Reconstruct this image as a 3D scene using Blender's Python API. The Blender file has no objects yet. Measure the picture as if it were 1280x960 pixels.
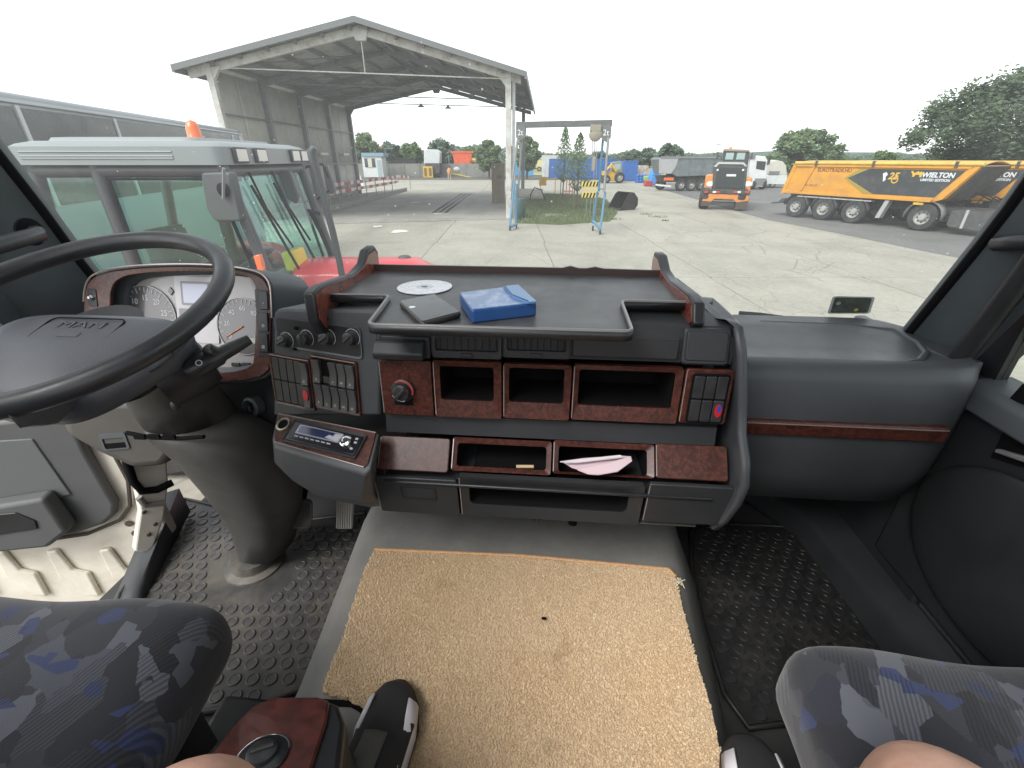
import bpy, bmesh, math, random
from mathutils import Vector, Matrix
random.seed(7)
# ---------------------------------------------------------------- camera, world, sun, exposure
F_PX = 560.0                     # focal length in photograph pixels (1280 wide)
PITCH = math.atan(282 / F_PX)    # looking down
YAW = math.radians(4.8)          # turned to the left
GROUND = -2.7                    # the yard lies 2.7 m below the lens
SC = bpy.context.scene
COL = SC.collection
cam_d = bpy.data.cameras.new('camera'); cam = bpy.data.objects.new('camera', cam_d); COL.objects.link(cam)
cam_d.sensor_fit = 'HORIZONTAL'; cam_d.sensor_width = 36.0; cam_d.lens = 36.0 * F_PX / 1280
cam_d.clip_start = 0.02; cam_d.clip_end = 3000
cam.location = (0, 0, 0); cam.rotation_euler = (math.pi / 2 - PITCH, 0, YAW)
SC.camera = cam
SUN_EL, SUN_AZ = math.radians(50), math.radians(-138)     # high, soft, from behind left
w = bpy.data.worlds.new('World'); SC.world = w; w.use_nodes = True
nt = w.node_tree; nt.nodes.clear()
sky = nt.nodes.new('ShaderNodeTexSky'); sky.sky_type = 'NISHITA'; sky.sun_disc = False
sky.sun_elevation = SUN_EL; sky.sun_rotation = SUN_AZ; sky.dust_density = 1.0; sky.air_density = 1.0; sky.ozone_density = 1.0
hs = nt.nodes.new('ShaderNodeHueSaturation'); hs.inputs['Saturation'].default_value = 0.12; hs.inputs['Value'].default_value = 1.0
bg = nt.nodes.new('ShaderNodeBackground'); bg.inputs['Strength'].default_value = 0.15
wo = nt.nodes.new('ShaderNodeOutputWorld')
nt.links.new(sky.outputs[0], hs.inputs['Color']); nt.links.new(hs.outputs[0], bg.inputs[0]); nt.links.new(bg.outputs[0], wo.inputs[0])
sl = bpy.data.lights.new('sun', 'SUN'); sl.energy = 1.5; sl.angle = math.radians(30); sl.color = (1, .97, .92)
so = bpy.data.objects.new('sun', sl); COL.objects.link(so)
so.rotation_euler = Vector((-math.sin(SUN_AZ) * math.cos(SUN_EL), -math.cos(SUN_AZ) * math.cos(SUN_EL), -math.sin(SUN_EL))).to_track_quat('-Z', 'Y').to_euler()
SC.view_settings.view_transform = 'Standard'; SC.view_settings.look = 'None'
SC.view_settings.exposure = 1.35; SC.view_settings.gamma = 1.0
SC.cycles.use_denoising = True
SC.cycles.max_bounces = 8; SC.cycles.transparent_max_bounces = 16; SC.cycles.diffuse_bounces = 5
SC.cycles.caustics_reflective = False; SC.cycles.caustics_refractive = False
SC.cycles.sample_clamp_indirect = 6.0

# ---------------------------------------------------------------- where a line of sight meets a surface
CP, SP = math.cos(PITCH), math.sin(PITCH)
def ray(px, py):
    u = (px - 640) / F_PX; v = (480 - py) / F_PX
    a = CP + v * SP; z = v * CP - SP
    return Vector((u * math.cos(YAW) - a * math.sin(YAW), u * math.sin(YAW) + a * math.cos(YAW), z))
def on(px, py, ax, val):
    r = ray(px, py); return r * (val / r[ax])
def G(px, py): return on(px, py, 2, GROUND)
V = Vector
class Fr:                                   # a flat working frame: origin, right, up, outward normal
    def __init__(s, o, ex, ey):
        s.o = V(o); s.ex = V(ex).normalized(); ey = V(ey); s.ey = (ey - s.ex * ey.dot(s.ex)).normalized(); s.n = s.ex.cross(s.ey)
    def pt(s, a, b, c=0): return s.o + s.ex * a + s.ey * b + s.n * c
    def px(s, x, y, c=0):
        r = ray(x, y); t = (s.o + s.n * c).dot(s.n) / r.dot(s.n); d = r * t - s.o
        return d.dot(s.ex), d.dot(s.ey)
    def pxs(s, pts, c=0): return [s.px(x, y, c) for x, y in pts]
    def rect(s, x0, y0, x1, y1, c=0):       # frame rectangle covering a pixel box (corner averages)
        q = s.pxs([(x0, y0), (x1, y0), (x1, y1), (x0, y1)], c)
        return ((q[0][0] + q[3][0]) / 2, (q[1][0] + q[2][0]) / 2, (q[2][1] + q[3][1]) / 2, (q[0][1] + q[1][1]) / 2)

# ---------------------------------------------------------------- materials
def S(r, g, b):
    return tuple(((c / 255) / 12.92 if c / 255 <= .04045 else ((c / 255 + .055) / 1.055) ** 2.4) for c in (r, g, b))
MATS = {}
def nodes(name):
    m = bpy.data.materials.new(name); m.use_nodes = True; t = m.node_tree
    return m, t, t.nodes['Principled BSDF'], t.nodes['Material Output']
def N(t, kind, **kw):
    n = t.nodes.new(kind)
    for k, v in kw.items():
        if k in n.inputs: n.inputs[k].default_value = v
        else: setattr(n, k, v)
    return n
def ramp(t, fac, stops, interp='LINEAR'):
    r = t.nodes.new('ShaderNodeValToRGB'); r.color_ramp.interpolation = interp
    e = r.color_ramp.elements
    while len(e) < len(stops): e.new(.5)
    for q, (p, c) in zip(e, stops): q.position = p; q.color = (*c, 1) if len(c) == 3 else c
    t.links.new(fac, r.inputs[0]); return r
def mixc(t, fac, a, b, mode='MIX'):
    n = t.nodes.new('ShaderNodeMix'); n.data_type = 'RGBA'; n.blend_type = mode
    for s, v in ((n.inputs[0], fac), (n.inputs[6], a), (n.inputs[7], b)):
        if hasattr(v, 'links'): t.links.new(v, s)
        elif isinstance(v, (int, float)): s.default_value = v
        else: s.default_value = (*v, 1)
    return n.outputs[2]
def M(name, col, rough=.5, metal=0, var=None, bump=None, coat=0, spec=.5, alpha=None, dirt=None):
    if name in MATS: return MATS[name]
    m, t, p, o = nodes(name)
    p.inputs['Base Color'].default_value = (*col, 1); p.inputs['Roughness'].default_value = rough
    p.inputs['Metallic'].default_value = metal; p.inputs['Coat Weight'].default_value = coat; p.inputs['Specular IOR Level'].default_value = spec
    tc = N(t, 'ShaderNodeTexCoord')
    c = None
    if var:
        n = N(t, 'ShaderNodeTexNoise', Scale=var[0], Detail=6.0, Roughness=.65); t.links.new(tc.outputs['Object'], n.inputs['Vector'])
        lo = tuple(x * (1 - var[1]) for x in col); hi = tuple(min(1, x * (1 + var[1])) for x in col)
        c = ramp(t, n.outputs[0], [(.3, lo), (.7, hi)]).outputs[0]
        r2 = ramp(t, n.outputs[0], [(.3, (max(0, rough - .1),) * 3), (.7, (min(1, rough + .1),) * 3)])
        t.links.new(r2.outputs[0], p.inputs['Roughness'])
    if dirt:                                 # dust and grime with a shape of its own: (scale, colour, amount)
        n = N(t, 'ShaderNodeTexNoise', Scale=dirt[0], Detail=8.0, Roughness=.7, Distortion=.6); t.links.new(tc.outputs['Object'], n.inputs['Vector'])
        f = ramp(t, n.outputs[0], [(.46, (0, 0, 0)), (.72, (dirt[2],) * 3)]).outputs[0]
        c = mixc(t, f, c if c else col, dirt[1])
    if c: t.links.new(c, p.inputs['Base Color'])
    if bump:
        n = N(t, 'ShaderNodeTexNoise', Scale=bump[0], Detail=3.0); t.links.new(tc.outputs['Object'], n.inputs['Vector'])
        b = N(t, 'ShaderNodeBump', Strength=bump[1], Distance=bump[2]); t.links.new(n.outputs[0], b.inputs['Height']); t.links.new(b.outputs[0], p.inputs['Normal'])
    MATS[name] = m; return m
def glass(name, tint, gloss=.06, film=0., filmcol=(.8, .8, .8), speck=False):
    """thin pane: clear, lightly mirroring, with an optional film of dust that scatters light"""
    m, t, p, o = nodes(name); t.nodes.remove(p)
    tr = N(t, 'ShaderNodeBsdfTransparent'); tr.inputs[0].default_value = (*tint, 1)
    gl = N(t, 'ShaderNodeBsdfGlossy'); gl.inputs['Roughness'].default_value = .02; gl.inputs[0].default_value = (.9, .95, 1, 1)
    mx = N(t, 'ShaderNodeMixShader'); mx.inputs[0].default_value = gloss
    t.links.new(tr.outputs[0], mx.inputs[1]); t.links.new(gl.outputs[0], mx.inputs[2]); out = mx
    if film:
        tl = N(t, 'ShaderNodeBsdfTranslucent'); tl.inputs[0].default_value = (*filmcol, 1)
        m2 = N(t, 'ShaderNodeMixShader'); t.links.new(mx.outputs[0], m2.inputs[1]); t.links.new(tl.outputs[0], m2.inputs[2])
        if speck:
            tc = N(t, 'ShaderNodeTexCoord')
            n = N(t, 'ShaderNodeTexNoise', Scale=3.0, Detail=6.0, Roughness=.6); t.links.new(tc.outputs['Object'], n.inputs['Vector'])
            v = N(t, 'ShaderNodeTexVoronoi', Scale=42.0); t.links.new(tc.outputs['Object'], v.inputs['Vector'])
            v2 = N(t, 'ShaderNodeTexVoronoi', Scale=22.0); t.links.new(tc.outputs['Object'], v2.inputs['Vector'])
            a = ramp(t, n.outputs[0], [(.3, (film * .6,) * 3), (.75, (film * 1.4,) * 3)])
            sz = N(t, 'ShaderNodeSeparateXYZ'); t.links.new(v.outputs['Color'], sz.inputs[0])
            th = N(t, 'ShaderNodeMath', operation='MULTIPLY_ADD'); th.inputs[1].default_value = .14; th.inputs[2].default_value = -.045; t.links.new(sz.outputs[0], th.inputs[0])
            s1 = N(t, 'ShaderNodeMath', operation='LESS_THAN'); t.links.new(v.outputs[0], s1.inputs[0]); t.links.new(th.outputs[0], s1.inputs[1])
            sz2 = N(t, 'ShaderNodeSeparateXYZ'); t.links.new(v2.outputs['Color'], sz2.inputs[0])
            th2 = N(t, 'ShaderNodeMath', operation='MULTIPLY_ADD'); th2.inputs[1].default_value = .12; th2.inputs[2].default_value = -.06; t.links.new(sz2.outputs[0], th2.inputs[0])
            s2 = N(t, 'ShaderNodeMath', operation='LESS_THAN'); t.links.new(v2.outputs[0], s2.inputs[0]); t.links.new(th2.outputs[0], s2.inputs[1])
            ad = N(t, 'ShaderNodeMath', operation='ADD'); t.links.new(s1.outputs[0], ad.inputs[0]); t.links.new(s2.outputs[0], ad.inputs[1])
            mu = N(t, 'ShaderNodeMath', operation='MULTIPLY_ADD'); mu.inputs[1].default_value = .5; t.links.new(ad.outputs[0], mu.inputs[0]); t.links.new(a.outputs[0], mu.inputs[2])
            t.links.new(mu.outputs[0], m2.inputs[0])
        else: m2.inputs[0].default_value = film
        out = m2
    t.links.new(out.outputs[0], o.inputs[0]); MATS[name] = m; return m

# ---------------------------------------------------------------- mesh builder and object helpers
def rrect(a0, a1, b0, b1, r, n=4):
    r = min(r, abs(a1 - a0) / 2 * .99, abs(b1 - b0) / 2 * .99); out = []
    for cx, cy, s in ((a1 - r, b1 - r, 0), (a0 + r, b1 - r, 1), (a0 + r, b0 + r, 2), (a1 - r, b0 + r, 3)):
        for i in range(n + 1):
            t = (s + i / n) * math.pi / 2; out.append((cx + r * math.cos(t), cy + r * math.sin(t)))
    return out
def circ(cx, cy, r, n=24, ry=None): return [(cx + r * math.cos(2 * math.pi * i / n), cy + (ry or r) * math.sin(2 * math.pi * i / n)) for i in range(n)]
class MB:
    def __init__(s): s.v = []; s.f = []
    def add(s, vs, fs):
        k = len(s.v); s.v += [tuple(q) for q in vs]; s.f += [tuple(i + k for i in f) for f in fs]; return s
    def box(s, c, sz, rz=0, rx=0, ry=0):
        m = Matrix.Rotation(rz, 3, 'Z') @ Matrix.Rotation(ry, 3, 'Y') @ Matrix.Rotation(rx, 3, 'X')
        vs = [V(c) + m @ V((x * sz[0] / 2, y * sz[1] / 2, z * sz[2] / 2)) for x in (-1, 1) for y in (-1, 1) for z in (-1, 1)]
        return s.add(vs, [(0, 1, 3, 2), (4, 6, 7, 5), (0, 4, 5, 1), (2, 3, 7, 6), (0, 2, 6, 4), (1, 5, 7, 3)])
    def b(s, x0, x1, y0, y1, z0, z1): return s.box(((x0 + x1) / 2, (y0 + y1) / 2, (z0 + z1) / 2), (x1 - x0, y1 - y0, z1 - z0))
    def fbox(s, fr, a0, a1, b0, b1, c0, c1): return s.prism(fr, [(a0, b0), (a1, b0), (a1, b1), (a0, b1)], c0, c1)
    def prism(s, fr, loop, c0, c1, front=True, back=True):
        n = len(loop); vs = [fr.pt(a, b, c0) for a, b in loop] + [fr.pt(a, b, c1) for a, b in loop]
        fs = [(i, (i + 1) % n, n + (i + 1) % n, n + i) for i in range(n)]
        if back: fs.append(tuple(range(n))[::-1])
        if front: fs.append(tuple(range(n, 2 * n)))
        return s.add(vs, fs)
    def ring(s, fr, lo, li, c0, c1, ci=None):       # a frame between two loops of the same length
        n = len(lo); ci = c1 if ci is None else ci
        vs = [fr.pt(a, b, c0) for a, b in lo] + [fr.pt(a, b, c1) for a, b in lo] + [fr.pt(a, b, ci) for a, b in li] + [fr.pt(a, b, c0) for a, b in li]
        fs = []
        for k in range(4):
            for i in range(n): j = (i + 1) % n; fs.append((k * n + i, k * n + j, (k + 1) % 4 * n + j, (k + 1) % 4 * n + i))
        return s.add(vs, fs)
    def loft(s, rings, closed=True, caps=True):
        n = len(rings[0]); vs = [p for r in rings for p in r]; fs = []
        for k in range(len(rings) - 1):
            for i in range(n if closed else n - 1):
                j = (i + 1) % n; fs.append((k * n + i, k * n + j, (k + 1) * n + j, (k + 1) * n + i))
        if caps and closed: fs.append(tuple(range(n))[::-1]); fs.append(tuple(range((len(rings) - 1) * n, len(rings) * n)))
        return s.add(vs, fs)
    def tube(s, path, r, n=8, caps=True, closed=False):
        path = [V(p) for p in path]; rings = []; up = None; m = len(path)
        for i, p in enumerate(path):
            d = (path[(i + 1) % m] - path[i - 1]) if closed else (path[min(i + 1, m - 1)] - path[max(i - 1, 0)])
            d.normalize()
            if up is None: up = d.orthogonal().normalized()
            else: up = (up - d * up.dot(d)).normalized()
            q = d.cross(up); rr = r[i] if isinstance(r, (list, tuple)) else r
            rings.append([p + (up * math.cos(2 * math.pi * k / n) + q * math.sin(2 * math.pi * k / n)) * rr for k in range(n)])
        if closed: rings.append(rings[0])
        return s.loft(rings, True, caps and not closed)
    def cyl(s, p0, p1, r0, r1=None, n=16): return s.tube([p0, p1], [r0, r0 if r1 is None else r1], n)
    def lathe(s, o, ax, prof, n=24, caps=True):     # prof: (radius, distance along axis)
        ax = V(ax).normalized(); u = ax.orthogonal().normalized(); q = ax.cross(u)
        return s.loft([[V(o) + ax * h + (u * math.cos(2 * math.pi * k / n) + q * math.sin(2 * math.pi * k / n)) * r for k in range(n)] for r, h in prof], True, caps)
    def quad(s, a, b, c, d): return s.add([a, b, c, d], [(0, 1, 2, 3)])
    def grid(s, fn, nu, nv):
        vs = [fn(i / nu, j / nv) for j in range(nv + 1) for i in range(nu + 1)]
        return s.add(vs, [(j * (nu + 1) + i, j * (nu + 1) + i + 1, (j + 1) * (nu + 1) + i + 1, (j + 1) * (nu + 1) + i) for j in range(nv) for i in range(nu)])
    def sphere(s, c, r, n=12, m=8):
        r = V(r) if hasattr(r, '__len__') else V((r, r, r))
        return s.loft([[V(c) + V((r.x * math.cos(2 * math.pi * k / n) * math.sin(t), r.y * math.sin(2 * math.pi * k / n) * math.sin(t), r.z * math.cos(t))) for k in range(n)] for t in [max(.02, min(math.pi - .02, math.pi * i / m)) for i in range(m + 1)]])
    def build(s, name, mat, parent=None, bevel=0, seg=2, smooth=40, sub=0, local=False, solid=0):
        me = bpy.data.meshes.new(name); inv = WM[parent].inverted() if (parent is not None and not local) else None
        me.from_pydata([tuple(inv @ V(q)) for q in s.v] if inv else s.v, [], s.f)
        bm = bmesh.new(); bm.from_mesh(me); bmesh.ops.recalc_face_normals(bm, faces=bm.faces); bm.to_mesh(me); bm.free()
        for p in me.polygons: p.use_smooth = True
        if smooth is not None and not sub: me.set_sharp_from_angle(angle=math.radians(smooth))
        me.materials.append(mat if not isinstance(mat, str) else MATS[mat])
        return link(name, me, parent, bevel, seg, sub, solid)
WM = {}
def link(name, me, parent=None, bevel=0, seg=2, sub=0, solid=0):
    o = bpy.data.objects.new(name, me); COL.objects.link(o)
    if parent is not None: o.parent = parent; WM[o] = WM[parent]
    else: WM[o] = Matrix.Identity(4)
    if solid: q = o.modifiers.new('solid', 'SOLIDIFY'); q.thickness = solid; q.offset = 0
    if bevel: q = o.modifiers.new('bevel', 'BEVEL'); q.width = bevel; q.segments = seg; q.limit_method = 'ANGLE'; q.angle_limit = math.radians(35)
    if sub: q = o.modifiers.new('sub', 'SUBSURF'); q.levels = sub; q.render_levels = sub
    return o
def tag(o, label, cat, group=None, kind=None):
    o['label'] = label; o['category'] = cat
    if group: o['group'] = group
    if kind: o['kind'] = kind
    return o
def struct(o, label=None):
    o['kind'] = 'structure'
    if label: o['label'] = label
    return o
def thing(name, label, cat, loc=(0, 0, 0), rz=0, group=None):
    o = bpy.data.objects.new(name, None); COL.objects.link(o); o.location = loc; o.rotation_euler = (0, 0, rz); o.empty_display_size = .1
    WM[o] = Matrix.Translation(V(loc)) @ Matrix.Rotation(rz, 4, 'Z'); return tag(o, label, cat, group)
def copy_tree(o, parent=None):
    c = o.copy(); COL.objects.link(c); c.parent = parent
    for ch in list(o.children): copy_tree(ch, c)
    return c
def text(name, s, fr, a, b, c, size, mat, parent, ext=.0008, align='CENTER', shear=0, sx=1, weight=0):
    cu = bpy.data.curves.new('t', 'FONT'); cu.body = s; cu.size = size; cu.extrude = ext; cu.align_x = align; cu.align_y = 'CENTER'; cu.shear = shear; cu.offset = weight
    cu.resolution_u = 3
    ob = bpy.data.objects.new('t', cu); COL.objects.link(ob)
    dg = bpy.context.evaluated_depsgraph_get(); me = bpy.data.meshes.new_from_object(ob.evaluated_get(dg)); bpy.data.objects.remove(ob)
    inv = WM[parent].inverted()
    for v in me.vertices: v.co = inv @ fr.pt(a + v.co.x * sx, b + v.co.y, c + v.co.z)
    me.materials.clear(); me.materials.append(MATS[mat] if isinstance(mat, str) else mat); me.name = name
    return link(name, me, parent)
# ---------------------------------------------------------------- interior materials
PL = M('dash_plastic', (.056, .060, .066), .5, var=(6, .12), bump=(900, .25, .0006))
PC = M('console_plastic', (.028, .030, .033), .5, var=(6, .12), bump=(900, .25, .0006))
PLL = M('grey_trim_plastic', (.085, .095, .105), .5, var=(5, .12), bump=(700, .25, .0006))
PB = M('black_plastic', (.018, .019, .021), .4, var=(12, .25), bump=(600, .15, .0004))
PBS = M('matt_black', (.007, .007, .008), .9, spec=.12)
SW = M('switch_plastic', (.030, .031, .033), .38, var=(40, .2))
WH = M('wheel_leather', (.032, .034, .038), .38, var=(14, .15), bump=(500, .2, .0005))
COLM = M('column_plastic', (.082, .077, .071), .55, var=(5, .15), bump=(800, .2, .0005))
VIN = M('tunnel_vinyl', (.20, .197, .187), .6, var=(9, .18), bump=(260, .5, .0012), dirt=(7, (.25, .23, .2), .35))
RUB = M('mat_rubber', (.055, .054, .053), .42, var=(9, .35), bump=(150, .3, .001), dirt=(6, (.20, .17, .13), .55))
RUB2 = M('stud_rubber', (.070, .069, .068), .36, var=(10, .35), dirt=(6, (.20, .17, .13), .5))
CHR = M('chrome', (.75, .75, .76), .16, 1.0)
EDG = M('edge_strip', (.42, .36, .34), .2, .4)
WHT = M('white_mark', (.62, .64, .66), .5)
SKIN = M('skin', (.62, .36, .27), .5, var=(60, .12), bump=(300, .3, .0008))
CRM = M('cream_paint', (.80, .75, .66), .35, var=(4, .06), coat=.4, dirt=(5, (.33, .27, .2), .4))
HEAD = M('headliner', (.55, .55, .53), .9)
SHB = M('shoe_mesh', (.022, .022, .024), .75, bump=(900, .6, .001))
SHG = M('shoe_grey', (.11, .11, .105), .7, bump=(500, .4, .001))
SHW = M('shoe_white', (.72, .70, .74), .5)
GLS = glass('clear_glass', (.93, .97, .95), .05)
WSC = glass('windscreen_glass', (.82, .86, .85), .02, .095, (.86, .9, .9), True)
m, t, p, o = nodes('burl_wood'); MATS['burl_wood'] = m
tc = N(t, 'ShaderNodeTexCoord'); n1 = N(t, 'ShaderNodeTexNoise', Scale=34.0, Detail=9.0, Roughness=.62, Distortion=2.4); n2 = N(t, 'ShaderNodeTexNoise', Scale=170.0, Detail=4.0, Distortion=1.0)
t.links.new(tc.outputs['Object'], n1.inputs['Vector']); t.links.new(tc.outputs['Object'], n2.inputs['Vector'])
c1 = ramp(t, n1.outputs[0], [(.3, (.024, .007, .005)), (.48, (.070, .018, .012)), (.58, (.11, .031, .019)), (.72, (.046, .012, .009))]).outputs[0]
c2 = ramp(t, n2.outputs[0], [(.4, (.45, .45, .45)), (.6, (1, 1, 1))]).outputs[0]
t.links.new(mixc(t, .8, c1, c2, 'MULTIPLY'), p.inputs['Base Color']); p.inputs['Roughness'].default_value = .42; p.inputs['Coat Weight'].default_value = .2; p.inputs['Coat Roughness'].default_value = .2
BURL = m
m, t, p, o = nodes('seat_fabric'); MATS['seat_fabric'] = m                # printed shards in greys and blues
tc = N(t, 'ShaderNodeTexCoord'); mp = N(t, 'ShaderNodeMapping'); mp.inputs['Scale'].default_value = (24, 19, 20); mp.inputs['Rotation'].default_value = (.2, .3, .5); t.links.new(tc.outputs['Object'], mp.inputs[0])
nz = N(t, 'ShaderNodeTexNoise', Scale=2.0, Detail=2.0); t.links.new(mp.outputs[0], nz.inputs['Vector'])
dv = mixc(t, .14, mp.outputs[0], nz.outputs['Color'])
v = N(t, 'ShaderNodeTexVoronoi', Scale=1.0, distance='MANHATTAN'); t.links.new(dv, v.inputs['Vector'])
sx = N(t, 'ShaderNodeSeparateXYZ'); t.links.new(v.outputs['Color'], sx.inputs[0])
base = ramp(t, sx.outputs[0], [(0, (.018, .019, .026)), (.2, (.046, .050, .064)), (.38, (.10, .108, .13)), (.5, (.030, .032, .040)), (.68, (.066, .072, .092)), (.84, (.022, .024, .036))], 'CONSTANT').outputs[0]
mp2 = N(t, 'ShaderNodeMapping'); mp2.inputs['Scale'].default_value = (34, 46, 36); mp2.inputs['Rotation'].default_value = (0, .4, -.6); t.links.new(tc.outputs['Object'], mp2.inputs[0])
v2 = N(t, 'ShaderNodeTexVoronoi', Scale=1.0); t.links.new(mp2.outputs[0], v2.inputs['Vector'])
s2 = N(t, 'ShaderNodeSeparateXYZ'); t.links.new(v2.outputs['Color'], s2.inputs[0])
bl = ramp(t, s2.outputs[1], [(0, (0, 0, 0)), (.91, (1, 1, 1))], 'CONSTANT').outputs[0]
base = mixc(t, bl, base, (.030, .042, .11))
wv = N(t, 'ShaderNodeTexWave', Scale=60.0, Distortion=1.5, Detail=2.0); t.links.new(mp.outputs[0], wv.inputs['Vector']); wv.inputs['Scale'].default_value = 2.6
st = ramp(t, sx.outputs[2], [(0, (0, 0, 0)), (.62, (1, 1, 1))], 'CONSTANT').outputs[0]
wc = ramp(t, wv.outputs[0], [(.35, (.55, .55, .55)), (.65, (1.0, 1.0, 1.0))]).outputs[0]
base = mixc(t, st, base, mixc(t, 1.0, base, wc, 'MULTIPLY'))
t.links.new(base, p.inputs['Base Color']); p.inputs['Roughness'].default_value = .95; p.inputs['Sheen Weight'].default_value = .25
nb = N(t, 'ShaderNodeTexNoise', Scale=700.0, Detail=2.0); t.links.new(tc.outputs['Object'], nb.inputs['Vector'])
bp = N(t, 'ShaderNodeBump', Strength=.5, Distance=.001); t.links.new(nb.outputs[0], bp.inputs['Height']); t.links.new(bp.outputs[0], p.inputs['Normal'])
FAB = m
m, t, p, o = nodes('carpet_pile'); MATS['carpet_pile'] = m
tc = N(t, 'ShaderNodeTexCoord'); n1 = N(t, 'ShaderNodeTexNoise', Scale=320.0, Detail=2.0); n2 = N(t, 'ShaderNodeTexNoise', Scale=5.0, Detail=5.0, Roughness=.6); n3 = N(t, 'ShaderNodeTexNoise', Scale=14.0, Detail=4.0)
for q in (n1, n2, n3): t.links.new(tc.outputs['Object'], q.inputs['Vector'])
c = ramp(t, n1.outputs[0], [(.3, (.62, .475, .315)), (.7, (.71, .565, .39))]).outputs[0]
c = mixc(t, ramp(t, n2.outputs[0], [(.45, (0, 0, 0)), (.75, (.45,) * 3)]).outputs[0], c, (.62, .43, .24))
c = mixc(t, ramp(t, n3.outputs[0], [(.62, (0, 0, 0)), (.74, (.5,) * 3)]).outputs[0], c, (.36, .24, .13))
t.links.new(c, p.inputs['Base Color']); p.inputs['Roughness'].default_value = 1.0; p.inputs['Specular IOR Level'].default_value = .1
CARP = m
CARPB = M('carpet_backing', (.57, .43, .28), .95, var=(200, .15), bump=(300, .8, .002))

# ---------------------------------------------------------------- cab shell (the setting we sit in)
XL, XR = -1.26, .98                                    # inner faces of the cab sides
fl = MB(); fl.b(XL - .02, XR + .02, -.9, 1.45, -1.22, -1.155)
struct(fl.build('cab_floor', M('cab_floor_vinyl', (.05, .05, .05), .6, bump=(200, .3, .001))))
rf = MB()                                              # front and side strips of the roof round an opening invented to light the cab
for x0, x1, y0, y1 in ((XL, XR, .12, .85), (XL, -1.1, -.9, .12), (-.15, XR, -.9, .12)): rf.b(x0, x1, y0, y1, .72, .76)
struct(rf.build('cab_roof', HEAD))
bk = MB(); bk.b(XL, XR, -.94, -.9, -1.2, -.1); struct(bk.build('cab_rear_wall', HEAD))  # unseen rear wall, kept low so sky light reaches the cab
fw = MB(); fw.loft([[V((x, 1.44, -1.16)), V((x, 1.46, -.75)), V((x, 1.36, -.47)), V((x, 1.40, -.45)), V((x, 1.52, -.75)), V((x, 1.5, -1.16))] for x in (XL, XR)])
struct(fw.build('cab_front_wall', M('firewall', (.02, .02, .022), .7)))
hd = MB(); hd.b(XL, XR, .80, .86, .40, .74); struct(hd.build('windscreen_header', PLL))
wsm = MB()                                             # windscreen: raked, gently bowed
def wsp(u, vv):
    x = XL - .10 + (XR - XL + .20) * u; k = 1 - (2 * u - 1) ** 2
    return V((x, 1.335 - .36 * vv * 1.0 + .10 * k, -.455 + .87 * vv))
wsm.grid(wsp, 24, 8)
ws = wsm.build('windscreen', WSC); struct(ws)
# pillars: a wide moulded cover with a raised rib and a black glass seal, one each side
def pillar(side):
    pts = [(1130, 412), (1172, 360), (1215, 306), (1250, 260), (1280, 217), (1318, 160)] if side > 0 else [(150, 378), (110, 328), (62, 262), (0, 182), (-40, 130)]
    X0 = .925 if side > 0 else -1.205
    edge = [on(x, y, 0, X0) for x, y in pts]
    edge.insert(0, edge[0] + (edge[0] - edge[1]) * 1.2)
    o = MB(); rings = []
    for e in edge:
        e = V((e.x, e.y, e.z)); s = side
        rings.append([e + V(q) for q in ((s * .02, .03, 0), (s * .004, .0, 0), (s * .006, -.012, 0), (s * .014, -.02, 0), (s * .03, -.055, 0), (s * .05, -.12, 0), (s * .058, -.16, 0), (s * .075, -.175, 0), (s * .075, -.20 if s > 0 else -.23, 0), (s * .1, -.2 if s > 0 else -.23, 0), (s * .1, .03, 0))])
    o.loft(rings)
    ob = struct(o.build('windscreen_pillar', M('pillar_trim', (.070, .082, .088), .45, var=(4, .15), bump=(600, .2, .0005)), smooth=50))
    sm = MB(); sm.tube([e + V((side * .012, -.008, 0)) for e in edge], .011, 8); sm.build('glass_seal', PBS, ob)
    return ob, edge
pR, eR = pillar(1); pL, eL = pillar(-1)
# grab handles on both pillars
def grab(pl, a, b, s):
    o = MB(); d = b - a
    o.tube([a + V((s * .03, 0, 0)), a + V((-s * .012, 0, 0)), a + V((-s * .03, 0, 0)) + d * .08, a + V((-s * .034, 0, 0)) + d * .5, b + V((-s * .03, 0, 0)) - d * .08, b + V((-s * .012, 0, 0)), b + V((s * .03, 0, 0))], [.012, .014, .016, .016, .016, .014, .012], 10)
    h = o.build('grab_handle', WH, pl, smooth=60)
    q = MB(); q.lathe(a + V((s * .012, 0, 0)), (-s, 0, 0), [(.030, 0), (.030, .006), (.02, .01)], 16); q.build('handle_recess', PBS, pl)
grab(pL, on(42, 290, 0, -1.165), on(-90, 325, 0, -1.165) , -1)
grab(pR, on(1262, 305, 0, .965), on(1330, 300, 0, .965), 1)
# right wall above and below the window, left wall ahead of the open doorway
sw_ = MB(); sw_.b(XR, XR + .05, -.9, -.15, -1.2, .74); sw_.b(XR, XR + .05, -.15, 1.4, .36, .74); sw_.b(XR, XR + .05, -.15, 1.4, -1.2, -.9)
sw_.b(XL - .05, XL, -.9, -.2, -1.2, .74); sw_.b(XL - .05, XL, -.2, .95, .44, .74)
struct(sw_.build('cab_side_wall', PLL))
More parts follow.
